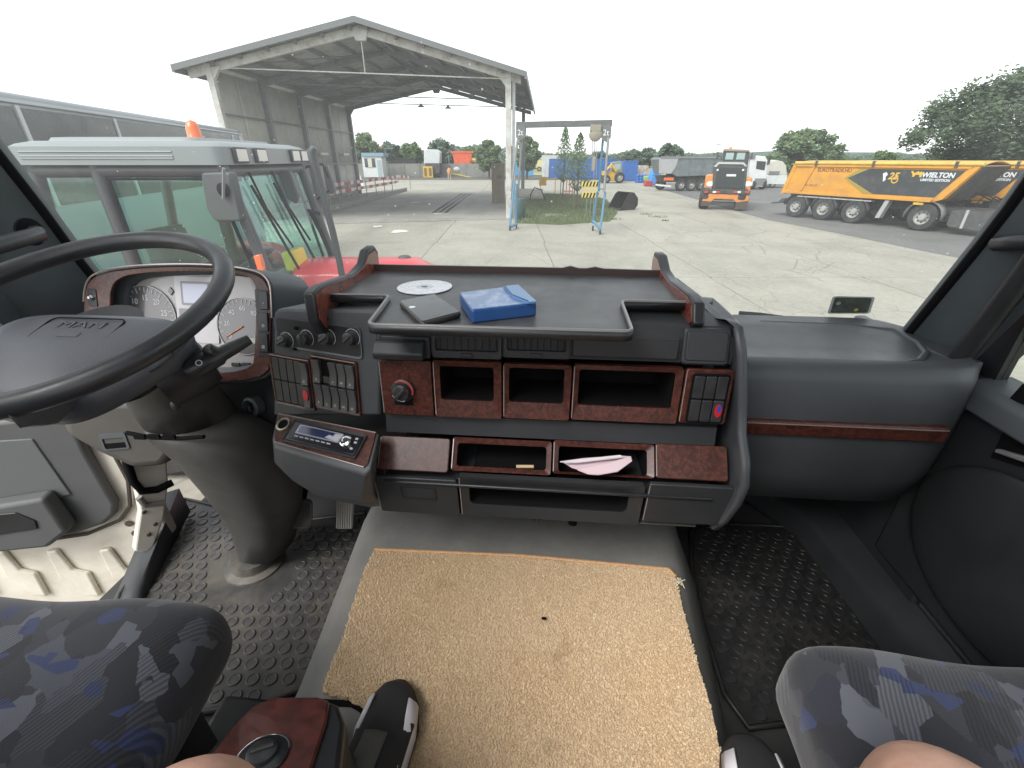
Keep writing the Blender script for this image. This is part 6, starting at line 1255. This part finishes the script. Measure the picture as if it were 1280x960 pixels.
for x in (959, 965): a, b = f.px(x, 233); wheel(CV_, f.pt(a, .36, -.1), f.n, .36, .25)

# ---------------------------------------------------------------- containers and clutter at the back of the yard
def container(label, x0, y0, x1, y1, mt, depth=6, ribs=8, base=None):
    f = face((x0 + x1) / 2, base or y1); T = thing('shipping_container', label, 'container', tuple(f.o), 0, 'containers at the back of the yard'); a0, a1, b0, b1 = f.rect(x0, y0, x1, y1)
    q = MB(); q.fbox(f, a0, a1, .05, b1, -depth, 0); q.build('box', mt, T)
    for k in range(ribs): q = MB(); x = a0 + (a1 - a0) * (k + .25) / ribs; q.fbox(f, x, x + (a1 - a0) / ribs * .5, .2, b1 - .15, .0, .04); q.build('wall_rib', mt, T)
    for b in (.05, b1 - .12): q = MB(); q.fbox(f, a0, a1, b, b + .14, .0, .06); q.build('rail', mt, T)
    return f
container('light blue container right of the shed post', 643, 198, 667, 220, BLL, 4, 5)
container('small white container end left of the long blue one', 679, 198, 687, 222, WHP, 3, 2)
container('long dark blue container behind the gantry', 687.5, 198.5, 770, 223.5, BLC, 2.6, 14)
container('dark blue container right of the yellow digger', 779, 201, 797, 226.5, BLC, 4, 4)
container('dark container with a black front, right of the kiosk', 487, 198, 520, 221, M('black_sheet', (.022, .022, .026), .6), 3, 1)
f = face(686, 214); T = thing('barn', 'low grey roofed barn behind the containers', 'barn', tuple(f.o)); ppoly(f, [(668, 199), (674, 194), (699, 194), (703, 199)], 6, -3).build('roof', M('barn_roof', (.42, .43, .44), .6), T); pbox(f, 669, 199, 702, 214, 6, -3.1).build('wall', M('barn_wall', (.50, .44, .30), .7), T)
f = face(675, 214); T = thing('parked_trailer', 'pale yellow trailer with one dark wheel between the blue containers', 'trailer', tuple(f.o)); pbox(f, 669, 200, 679, 209, 2, 0).build('box', M('pale_yellow', (.55, .48, .26), .6), T, bevel=.03); a, b = f.px(674, 208); wheel(T, f.pt(a, .5, .1), f.n, .5, .3)
# yellow backhoe digger
f = face(768, 229); T = thing('backhoe_digger', 'yellow backhoe digger in front of the dark blue containers', 'digger', tuple(f.o))
ppoly(f, [(766, 203), (778, 202), (779, 216), (766, 217)], 1.6, -.2).build('cab', M('digger_cab', (.20, .20, .17), .4), T, bevel=.04); pbox(f, 768, 205, 776, 212, .02, -.17).build('cab_glass', M('pale_glass', (.32, .42, .40), .1), T)
ppoly(f, [(755, 214), (779, 216), (778, 226), (755, 227)], 1.6, -.1).build('body', YEL, T, bevel=.05)
q = MB(); q.tube([f.pt(*f.px(x, y), .1) for x, y in ((770, 214), (764, 206), (757, 214), (753, 221))], [.15, .18, .16, .12], 8); q.build('boom', YEL, T); ppoly(f, [(751, 219), (757, 219), (758, 227), (752, 229)], 1.0, .4).build('bucket', CHS, T)
for x, r_ in ((774, .62), (758, .45)): a, b = f.px(x, 225); wheel(T, f.pt(a, r_, .1), f.n, r_, .4)
for i, x in enumerate((796.5, 800.5, 804)):
    c = G(x, 228.5); q = MB(); q.lathe(c, (0, 0, 1), [(.26, 0), (.29, .1), (.29, .3), (.27, .33), (.29, .36), (.29, .62), (.27, .65), (.29, .68), (.29, .9), (.25, .95), (.05, .95)], 16); tag(q.build('drum', M('drum_blue', (.03, .12, .42), .4)), ('leftmost', 'middle', 'rightmost')[i] + ' of the three blue drums right of the containers', 'drum', 'blue drums')
f = face(818, 231); T = thing('tarp_pile', 'bright blue tarpaulin heap left of the grey tipper', 'tarpaulin', tuple(f.o)); q = ppoly(f, [(813, 231), (815, 219), (819, 210), (823, 210), (826, 220), (826, 231)], 1.5); q.build('tarp', M('tarp_blue', (.05, .24, .60), .45, bump=(3, .8, .1)), T, bevel=.08, seg=3)
f = face(811, 233); tag(pbox(f, 807, 226, 816, 232.5, .8).build('red_crate', M('crate_red', (.40, .05, .06), .5), bevel=.03), 'small dark red crate beside the blue tarpaulin', 'crate')
f = face(806, 229); tag(pbox(f, 806, 220, 812, 226, .8, -.2).build('green_sack', M('sack_green', (.25, .42, .10), .6), bevel=.1, seg=3), 'yellow green sack behind the dark red crate', 'sack')
f = face(808, 226); tag(ppoly(f, [(797, 219), (799, 210), (803, 207), (813, 207), (815, 219)], 1.5, -1).build('pallet_pile', M('pile_pale', (.42, .36, .32), .8, var=(2, .4))), 'pale heap of pallets and bags behind the blue drums', 'pile')
# wall at the back, kiosk, lorry, hopper machine
f = face(560, 222); T = thing('yard_wall', 'long grey concrete panel wall at the back of the yard', 'wall', tuple(f.o))
wx = [f.px(x, 215)[0] for x in (380, 640)]
for k in range(13):
    a0 = wx[0] + (wx[1] - wx[0]) * k / 13; a1 = wx[0] + (wx[1] - wx[0]) * (k + 1) / 13; q = MB(); q.fbox(f, a0 + .02, a1 - .02, 0, 1.95, -3.2, -3.06); q.build('wall_panel', M('wall_grey', (.22, .215, .20), .85, var=(1, .2)), T); q = MB(); q.fbox(f, a0 - .08, a0 + .08, 0, 2.05, -3.25, -3.0); q.build('post', 'wall_grey', T)
f = face(466, 222.5); T = thing('kiosk', 'small white kiosk with blue roof band beyond the shed', 'kiosk', tuple(f.o))
pbox(f, 453.5, 195, 478, 221.5, 2.6).build('wall', M('kiosk_white', (.56, .57, .56), .6, var=(1, .1)), T); pbox(f, 452, 191, 479.5, 195.5, 3.0, .2).build('roof', M('kiosk_blue', (.18, .28, .36), .5), T)
pbox(f, 456, 198, 469, 209, .05, .06).build('window', DGL, T); pbox(f, 460, 198, 465, 209, .02, .07).build('curtain', M('curtain', (.50, .50, .40), .8), T); pbox(f, 472, 200, 477, 221, .04, .05).build('door', M('kiosk_door', (.30, .36, .40), .6), T)
f = face(541, 222); T = thing('lorry', 'white lorry cab from behind with a yellow block at the back', 'lorry', tuple(f.o))
ppoly(f, [(529, 190), (532, 186.5), (545, 187), (549, 190), (549, 205), (529, 205)], 2.2, -.6).build('cab', M('cab_pale', (.50, .52, .54), .45, var=(2, .1)), T, bevel=.08, seg=3); ppoly(f, [(531, 204), (549, 204), (549, 217), (531, 217)], 3.0, -.3).build('frame', CHS, T); pbox(f, 529, 208, 541, 222, .5, .1).build('yellow_block', YEL, T, bevel=.02)
for x in (532, 538): pbox(f, x - 1.5, 210, x + 1.5, 220, .03, .13).build('block_rib', M('rib_dark', (.16, .10, .02), .6), T)
for x in (530, 547): a, b = f.px(x, 218); wheel(T, f.pt(a, .5, -.9), f.ex, .5, .4)
f = face(580, 221); T = thing('hopper_machine', 'orange hopper machine with a yellow arm beyond the shed', 'machine', tuple(f.o))
ppoly(f, [(565, 190), (589, 189.5), (588, 206), (568, 206)], 2.0, -.3).build('hopper', M('hopper_orange', (.68, .11, .04), .5, var=(2, .15)), T, bevel=.04); pbox(f, 563, 189, 591, 191, 2.2, -.2).build('hopper_rim', M('hopper_orange', (.68, .11, .04), .5), T)
for x in (572, 579, 585): pbox(f, x, 192, x + 1, 205, .05, -.25).build('hopper_rib', 'hopper_orange', T)
q = MB(); q.tube([f.pt(*f.px(x, y), -.8) for x, y in ((588, 200), (600, 201), (611, 205), (606, 211), (597, 217))], [.35, .4, .4, .3, .22], 8); q.build('arm', YEL, T); ppoly(f, [(566, 206), (596, 206), (596, 216), (566, 216)], 1.8, -.4).build('frame', M('frame_grey', (.30, .29, .28), .6, var=(2, .3)), T)
q = MB(); q.sphere(f.pt(*f.px(571, 212), .0), (.75, .6, .55)); q.build('drum', M('drum_pale', (.48, .46, .43), .6), T, smooth=80)
for x in (570, 582, 603): a, b = f.px(x, 217); wheel(T, f.pt(a, .5, -.3), f.n, .5, .35)
q = MB(); q.tube([f.pt(*f.px(x, y), .4) for x, y in ((564, 217), (575, 219), (590, 222))], .09, 6); q.build('tow_bar', M('towbar_yellow', (.55, .45, .05), .5), T)
for x in (561.5, 594.5): pbox(f, x - .5, 194, x + .5, 221, .1, .1).build('side_post', STG, T)
fw_ = face(562, 226); W = thing('person', 'far worker in an orange top beside the orange hopper machine', 'person', tuple(fw_.o)); pt = lambda a, b, c=0: fw_.pt(a, b, c)
skin_mesh('body', [pt(0, .95), pt(0, 1.2), pt(.02, 1.42), pt(.03, 1.55), pt(.04, 1.68), pt(-.1, .9), pt(-.14, .5), pt(-.16, .08), pt(.1, .9), pt(.13, .5), pt(.17, .08), pt(-.2, 1.38), pt(-.26, 1.12), pt(-.2, .92), pt(.22, 1.38), pt(.3, 1.15), pt(.36, 1.0)], [(0, 1), (1, 2), (2, 3), (3, 4), (0, 5), (5, 6), (6, 7), (0, 8), (8, 9), (9, 10), (2, 11), (11, 12), (12, 13), (2, 14), (14, 15), (15, 16)], [.14, .15, .14, .06, .10, .09, .07, .055, .09, .07, .055, .06, .05, .04, .06, .05, .04], M('work_clothes', (.40, .30, .24), .8), W, 1)
q = MB(); q.lathe(pt(0, .92), UP, [(.17, 0), (.19, .2), (.2, .4), (.14, .55), (.08, .58)], 12); q.build('jacket', M('hi_vis_orange', (.70, .24, .05), .7), W); q = MB(); q.sphere(pt(.04, 1.7), (.1, .11, .13)); q.build('hair', M('hair_dark', (.05, .04, .03), .8), W)
# house with a red roof, far left
f = face(455, 214); T = thing('house', 'far white house with a red tiled roof behind the kiosk', 'house', tuple(f.o)); ppoly(f, [(438, 190), (443, 181), (458, 181), (466, 191)], 8, -12).build('roof', M('roof_red', (.30, .11, .07), .8, var=(1, .2)), T); pbox(f, 440, 190, 464, 214, 7.5, -12.2).build('wall', WHP, T)
for x in (446, 455): pbox(f, x, 193, x + 3, 198, .1, -12.1).build('window', DGL, T)
# poles on the horizon
for i, (x, y0, lab) in enumerate(((876, 183, 'thin pole behind the grey tipper, left one'), (890, 181, 'lamp post behind the grey tipper, right one'))):
    f = face(x, 218); T = thing('lamp_post' if i else 'pole', lab, 'post', tuple(f.o)); b = f.px(x, y0)[1]; q = MB(); q.cyl(f.o, f.o + V((0, 0, b)), .07, .04, 8); q.build('mast', STG, T)
    if i: q = MB(); q.box(f.o + V((.25, 0, b)), (.7, .3, .15)); q.build('lamp_head', STG, T)

# ---------------------------------------------------------------- bus at the left
b0_, b1_2 = C2(-6.07, 6.3), C2(-7.6, 13.7); exb = (b1_2 - b0_).normalized(); f = Fr(b0_, exb, UP); BU = thing('bus', 'silver coach with dark windows parked behind the red tractor', 'bus', tuple(b0_), math.atan2(exb.y, exb.x))
SIL = M('bus_silver', (.27, .29, .31), .35, .2, var=(1, .06)); zt = f.px(120, 132)[1]
q = MB(); q.loft([[f.pt(a, b, c) for b, c in ((.35, -2.5), (.35, 0), (zt - .14, 0), (zt - .03, -.04), (zt, -.12), (zt + .02, -1.25), (zt, -2.38), (zt - .03, -2.46), (zt - .14, -2.5))] for a in (-3.2, -3.0, 8.6, 8.8)]); q.build('body', SIL, BU, bevel=.04, smooth=50)
q = MB(); q.fbox(f, -3.0, 8.7, zt - .13, zt - .09, -.04, .03); q.build('roof_rail', M('bus_rail', (.42, .44, .46), .3, .3), BU, bevel=.01)
wb = [f.px(25, 150)[0], f.px(143, 155)[0], f.px(233, 160)[0]]; st_ = wb[1] - wb[0]; wb = [wb[0] - 1.55] + wb; 
while wb[-1] < 8.2: wb.append(min(8.4, wb[-1] + (wb[-1] - wb[-2]) * 1.0))
for k in range(len(wb) - 1):
    if wb[k + 1] - wb[k] < .3: continue
    q = MB(); q.prism(f, rrect(wb[k] + .05, wb[k + 1] - .05, zt - 1.30, zt - .17, .05), .004, .012); q.build('window', M('coach_glass', (.028, .034, .033), .2, var=(3, .5)), BU)
    q = MB(); q.fbox(f, wb[k + 1] - .035, wb[k + 1] + .035, zt - 1.30, zt - .15, .0, .03); q.build('window_pillar', M('bus_pale', (.50, .52, .53), .4), BU)
for a in (-1.2, 6.5): wheel(BU, f.pt(a, .5, -.15), f.n, .5, .3)
# ---------------------------------------------------------------- parked car between the tractor and the coach
cc_ = C2(-7.1, 6.6); CRr = thing('parked_car', 'pale silver car half hidden behind the back of the tractor', 'car', tuple(cc_), YAW + .25)
def L(par): return dict(par=par)
q = MB(); W2 = .86; pr = [(-2.1, .35), (2.1, .35), (2.15, .7), (1.3, .95), (.6, 1.02), (-1.7, 1.0), (-2.1, .85)]; q.loft([[(x, y, z) for x, z in pr] for y in (-W2, W2)]); q.build('body', M('car_silver', (.45, .46, .48), .3, .4, coat=.6), CRr, local=True, bevel=.08, seg=3)
q = MB(); q.loft([[(x, y * k, z) for x, z in ((.75, .98), (.1, 1.43), (-1.1, 1.45), (-1.75, .98))] for y, k in ((-W2 * .92, 1), (-W2 * .8, 1), (W2 * .8, 1), (W2 * .92, 1))]); q.build('cabin', M('car_silver', (.45, .46, .48), .3, .4), CRr, local=True, bevel=.05, seg=3)
for y in (-W2 * .93, W2 * .93): q = MB(); q.loft([[(x, y + d, z) for x, z in ((.6, 1.02), (.08, 1.38), (-1.05, 1.39), (-1.55, 1.02))] for d in (-.004, .004)]); q.build('side_window', DGL, CRr, local=True)
q = MB(); q.loft([[(x, y, z) for x, z in ((.78, 1.01), (.14, 1.415), (.16, 1.42), (.80, 1.02))] for y in (-.68, .68)]); q.build('windscreen', M('pale_glass', (.32, .42, .40), .1), CRr, local=True)
for x in (-1.3, 1.3):
    for y, s in ((-.78, -1), (.78, 1)): q = MB(); q.lathe((x, y - .1 * s, .32), (0, s, 0), [(.2, 0), (.31, .02), (.32, .1), (.31, .19), (.2, .2), (.02, .17)], 22); q.build('wheel', TYR, CRr, local=True)
for y in (-.6, .6): q = MB(); q.box((2.12, y, .68), (.08, .32, .14)); q.build('headlight', LAMPW, CRr, local=True, bevel=.02)

# ---------------------------------------------------------------- red tractor beside the cab
No = C2(-2.2, 3.8); TF = Fr(No, RGT, UP)                       # near side of its cab; +a is forward, c is toward us
TT = thing('farm_tractor', 'farm tractor with grey roofed glass cab and red bonnet', 'tractor', tuple(No + RGT * -.3 + FWD * .75), YAW)
TGY = M('tractor_grey', (.225, .245, .25), .4, var=(1.5, .06)); TRD = M('tractor_red', (.62, .045, .055), .35, var=(1.5, .08), coat=.35); TDK = M('tractor_frame', (.05, .054, .058), .45, var=(3, .2)); TGL = glass('tractor_glass', (.66, .90, .84), .07, .025, (.6, .85, .8)); MFR = M('mirror_back', (.060, .066, .068), .5)
def tp_(a, y, z): return TF.pt(a, z, -y)                      # a forward, y away from us, z above the yard
RB, RT = 2.655, 2.80
q = MB(); q.loft([[tp_(a, y, z) for a, y in rrect(-1.62 + i, .03 - i, -.02 + i, 1.54 - i, .10, 4)] for z, i in ((RB, .0), (RT - .02, 0), (RT, .03), (RT + .02, .10))]); q.build('roof', TGY, TT, smooth=50)
for z in (2.70, 2.715, 2.745): q = MB(); q.tube([tp_(-1.50, -.022, z), tp_(-.35, -.022, z)], .006, 5); q.build('roof_groove', M('groove_grey', (.22, .25, .26), .5), TT)
q = MB(); q.loft([[tp_(a, y, z) for a, y in rrect(-1.42 + i, -.25 - i, .12 + i, 1.40 - i, .08, 4)] for z, i in ((RT + .015, 0), (RT + .045, .02), (RT + .05, .08))]); q.build('roof_hatch', M('hatch_grey', (.25, .265, .27), .45), TT, smooth=50)
for y0, y1, x in (): 
    q = MB(); q.fbox(TF, x, x + .14, RB + .005, RT - .01, .015, .045); hl = q.build('work_lamp', PB, TT, bevel=.01); q = MB(); q.fbox(TF, x + .015, x + .125, RB + .02, RT - .03, .043, .050); q.build('lamp_glass', LAMPW, hl, bevel=.008)
FFt = Fr(tp_(.03, 0, 0), FWD, UP)                              # front face of the roof
for y in (.10, .42, 1.10, 1.30):
    q = MB(); p_ = tp_(.04, y + .07, 2.73); q.loft([[tp_(.02 + d, y + yy, z) for yy, z in ((0, RB + .01), (.20, RB + .01), (.20, RT - .02), (0, RT - .02))] for d in (0, .035)]); hl = q.build('work_lamp', PB, TT, bevel=.008); q = MB(); q.loft([[tp_(.054 + d, y + yy, z) for yy, z in ((.025, RB + .025), (.175, RB + .025), (.175, RT - .035), (.025, RT - .035))] for d in (0, .006)]); q.build('lamp_glass', LAMPW, hl)
q = MB(); p_ = tp_(-.62, .75, RT + .045); q.lathe(p_, UP, [(.062, 0), (.062, .025), (.058, .03), (.056, .09), (.038, .14), (.01, .155)], 18); q.build('beacon', ORL, TT, smooth=60)
zs = 1.15
def post(path, r=.05, mt=TDK): q = MB(); q.tube(path, r, 8); return q.build('cab_post', mt, TT, smooth=60)
for y in (.06, 1.48):
    post([tp_(-.05, y, RB), tp_(.12, y, 1.75), tp_(.20, y, zs)], .045); post([tp_(-1.02, y, RB), tp_(-1.0, y, zs)], .055); post([tp_(-1.5, y, RB), tp_(-1.72, y, zs)], .05)
    post([tp_(-1.5, y, RB - .04), tp_(-.05, y, RB - .04)], .05); post([tp_(-1.72, y, zs), tp_(.2, y, zs)], .06)
    s_ = .0
    q = MB(); q.add([tp_(-.97, y, RB - .08), tp_(-.09, y, RB - .08), tp_(.14, y, zs), tp_(-.96, y, zs)], [(0, 1, 2, 3)]); q.build('door_glass', TGL, TT)
    q = MB(); q.add([tp_(-1.46, y, RB - .08), tp_(-1.07, y, RB - .08), tp_(-1.05, y, zs), tp_(-1.68, y, zs)], [(0, 1, 2, 3)]); q.build('quarter_glass', TGL, TT)
    q = MB(); q.tube([tp_(-.95, y - .02, RB - .1), tp_(-.12, y - .02, RB - .1), tp_(.12, y - .02, zs + .03), tp_(-.94, y - .02, zs + .03)], .018, 6, closed=True); q.build('door_rim', PBS, TT)
post([tp_(-.05, .06, RB - .05), tp_(-.05, 1.48, RB - .05)], .045); post([tp_(-1.5, .06, RB - .05), tp_(-1.5, 1.48, RB - .05)], .045)
q = MB(); q.add([tp_(-.03, .10, RB - .08), tp_(-.03, 1.44, RB - .08), tp_(.21, 1.44, zs), tp_(.21, .10, zs)], [(0, 1, 2, 3)]); q.build('front_glass', TGL, TT)
q = MB(); q.add([tp_(-1.50, .10, RB - .08), tp_(-1.50, 1.44, RB - .08), tp_(-1.72, 1.44, zs), tp_(-1.72, .10, zs)], [(0, 1, 2, 3)]); q.build('rear_glass', TGL, TT)
q = MB(); q.loft([[tp_(a, y, z) for a, z in ((-1.75, .7), (.25, .7), (.25, zs + .02), (-1.75, zs + .02))] for y in (.05, 1.5)]); q.build('cab_tub', TDK, TT, bevel=.04)
# inside the tractor cab
q = MB(); q.loft([[tp_(a, y, z) for a, z in ((-1.25, 1.2), (-.75, 1.2), (-.72, 1.45), (-1.02, 1.48), (-1.12, 2.12), (-1.26, 2.1))] for y in (.52, 1.0)]); q.build('seat', M('tractor_seat', (.07, .075, .07), .8), TT, bevel=.05, seg=3)
q = MB(); q.loft([[tp_(a, y, z) for a, z in ((-.98, 1.68), (-.62, 1.68), (-.62, 1.75), (-.98, 1.76))] for y in (.36, .46)]); q.build('armrest', TDK, TT, bevel=.02)
c_ = tp_(-.36, .76, 1.80); Fw = Fr(c_, RGT * .62 + UP * -.4 * -1, FWD); n_ = 28; q = MB(); q.tube([c_ + (FWD * math.cos(k * 6.2832 / n_) + (RGT * .86 + UP * .5) * math.sin(k * 6.2832 / n_)) * .19 for k in range(n_)], .016, 7, closed=True); q.build('steering_wheel', TDK, TT, smooth=80)
q = MB(); q.loft([[tp_(a, y, z) for a, z in ((-.22, 1.2), (.12, 1.2), (.10, 1.6), (-.1, 1.72), (-.28, 1.62))] for y in (.55, .95)]); q.build('tractor_console', M('console_green', (.16, .22, .2), .6), TT, bevel=.04, seg=3)
q = MB(); q.loft([[tp_(a, y, z) for a, z in ((.02, 1.72), (.16, 1.72), (.13, 1.92), (.0, 1.90))] for y in (.55, .80)]); q.build('yellow_box', M('yellow_box', (.70, .52, .04), .5), TT, bevel=.02)
for y0, sgn in ((.35, 1), (.75, 1)):
    q = MB(); q.tube([tp_(-.005, y0, RB - .06), tp_(.05, y0 + .05, 2.3), tp_(.13, y0 + .22, 1.95)], .010, 6); wa = q.build('wiper_arm', PBS, TT); q = MB(); q.tube([tp_(.02, y0 - .06, 2.5), tp_(.17, y0 + .16, 1.75)], .012, 6); q.build('wiper_blade', PBS, wa)
# mirrors
q = MB(); q.prism(Fr(tp_(.02, -.42, 2.2), RGT * .72 + FWD * -.69 * -1, UP), rrect(-.14, .16, -.24, .22, .07), -.05, .03)
q = MB(); FM = Fr(tp_(-.02, -.18, 2.26), (RGT * .9 + FWD * -.35), UP); q.prism(FM, rq(FM.pxs([(250, 216), (286, 215), (301, 277), (268, 277), (258, 262)]), .035), -.07, 0); mr = q.build('side_mirror', MFR, TT, bevel=.015, seg=3)
q = MB(); q.tube([FM.pt(*FM.px(284, 248), .03), FM.pt(*FM.px(286, 210), .04)], .012, 6); q.build('mirror_stay', STG, mr); q = MB(); q.lathe(FM.pt(*FM.px(281, 237), 0), FM.n, [(.05, 0), (.045, .03), (.02, .04)], 14); q.build('mirror_pivot', PBS, mr)
q = MB(); FM2 = Fr(tp_(.10, .95, 2.2), RGT, UP); q.prism(FM2, rq(FM2.pxs([(346, 214), (362, 213), (373, 246), (370, 256), (358, 248)]), .03), -.06, 0); q.build('inner_mirror', MFR, TT, bevel=.012)
q = MB(); FM3 = Fr(tp_(.30, 1.75, 2.2), RGT, UP); q.prism(FM3, rq(FM3.pxs([(403, 208), (409, 206), (419, 240), (413, 244), (408, 236)]), .03), -.06, 0); mr = q.build('side_mirror', MFR, TT, bevel=.012)
q = MB(); q.tube([FM3.pt(*FM3.px(x, y), .02) for x, y in ((411, 222), (404, 205), (385, 208), (368, 220))], .013, 6); q.build('mirror_stay', PBS, mr); q = MB(); q.tube([FM3.pt(*FM3.px(x, y), .02) for x, y in ((412, 238), (396, 250), (376, 252))], .013, 6); q.build('mirror_stay', PBS, mr)
# bonnet, exhaust, pre-cleaner
Fb = Fr(tp_(.3, .42, 0), RGT, UP); zb = Fb.px(420, 337)[1]; BA0 = .3 + Fb.px(362, 340)[0]; BA1 = .3 + Fb.px(536, 336)[0]
q = MB(); q.loft([[tp_(a, y, z) for y, z in ((.42, 1.0), (.40, zb - .22), (.44, zb - .06), (.52, zb), (.78, zb + .03), (1.04, zb), (1.12, zb - .06), (1.16, zb - .22), (1.14, 1.0))] for a in (BA0, BA0 + .05, BA1 - .22)] + [[tp_(BA1, y, z) for y, z in ((.46, 1.0), (.45, zb - .30), (.49, zb - .16), (.56, zb - .10), (.78, zb - .08), (1.0, zb - .10), (1.07, zb - .16), (1.11, zb - .30), (1.10, 1.0))]]); bn = q.build('bonnet', TRD, TT, bevel=.02, smooth=50)
fbn = Fr(tp_(.3, .404, 0), RGT, UP); a, b = fbn.px(384, 364); text('bonnet_lettering', 'Dynashift', fbn, a - .03, b, .004, .11, M('lettering_black', (.02, .02, .02), .5), bn, .002, 'LEFT')
q = MB(); q.loft([[tp_(a, y, z) for y, z in ((.40, .6), (.40, 1.0), (1.16, 1.0), (1.16, .6))] for a in (.25, 1.7)]); q.build('engine_block', TDK, TT)
Fe = Fr(tp_(.34, .34, 0), RGT, UP); e_ = [Fe.pt(*Fe.px(x, y)) for x, y in ((425, 330), (416, 290), (402, 236), (393, 205), (389, 190), (393, 184))]
q = MB(); q.tube([V((e_[0].x, e_[0].y, GROUND + 1.2))] + e_, [.029, .029, .029, .029, .037, .037, .026], 12); q.build('exhaust_stack', M('exhaust_grey', (.045, .05, .052), .45, .2), TT, smooth=60)
q = MB(); q.tube([Fe.pt(*Fe.px(x, y), -.03) for x, y in ((398, 268), (384, 262), (399, 290), (412, 320))], .018, 6); q.build('grab_rail', PBS, TT)
p_ = Fr(tp_(.9, .85, 0), RGT, UP); c_ = p_.pt(*p_.px(507, 334)); q = MB(); q.lathe(V((c_.x, c_.y, c_.z)), UP, [(.065, -.1), (.065, .06)], 18); pc = q.build('air_precleaner', M('cleaner_tan', (.42, .30, .20), .5), TT); q = MB(); q.lathe(V((c_.x, c_.y, c_.z + .06)), UP, [(.07, 0), (.072, .03), (.05, .055), (.01, .06)], 18); q.build('cleaner_cap', TDK, pc)
Fi = Fr(tp_(.16, -.06, 0), RGT, UP); A = Fi.pxs([(316, 320), (324, 318), (331, 340), (323, 342)]); q = MB(); q.prism(Fi, A, -.05, 0); q.build('indicator', ORL, TT, bevel=.008)
q = MB(); q.tube([tp_(.02, -.02, 2.5), tp_(.22, -.03, zs + .1)], .03, 8); q.build('lamp_bracket', TDK, TT)
for y, r_, a, w_ in ((-.22, .85, -1.05, .48), (1.78, .85, -1.05, .48), (.12, .58, 1.55, .36), (1.44, .58, 1.55, .36)): wheel(TT, tp_(a, y, r_), TF.n if y < .7 else -TF.n, r_, w_, M('rim_red', (.45, .05, .05), .5))
for y in (-.22, 1.78): q = MB(); q.loft([[tp_(-1.05 + .95 * math.cos(t_), y + d, .85 + .93 * math.sin(t_)) for d in (-.26, .26)] for t_ in [math.radians(10 + 16 * i) for i in range(11)]], closed=False); q.build('mudguard', TRD, TT, solid=.02, smooth=60)
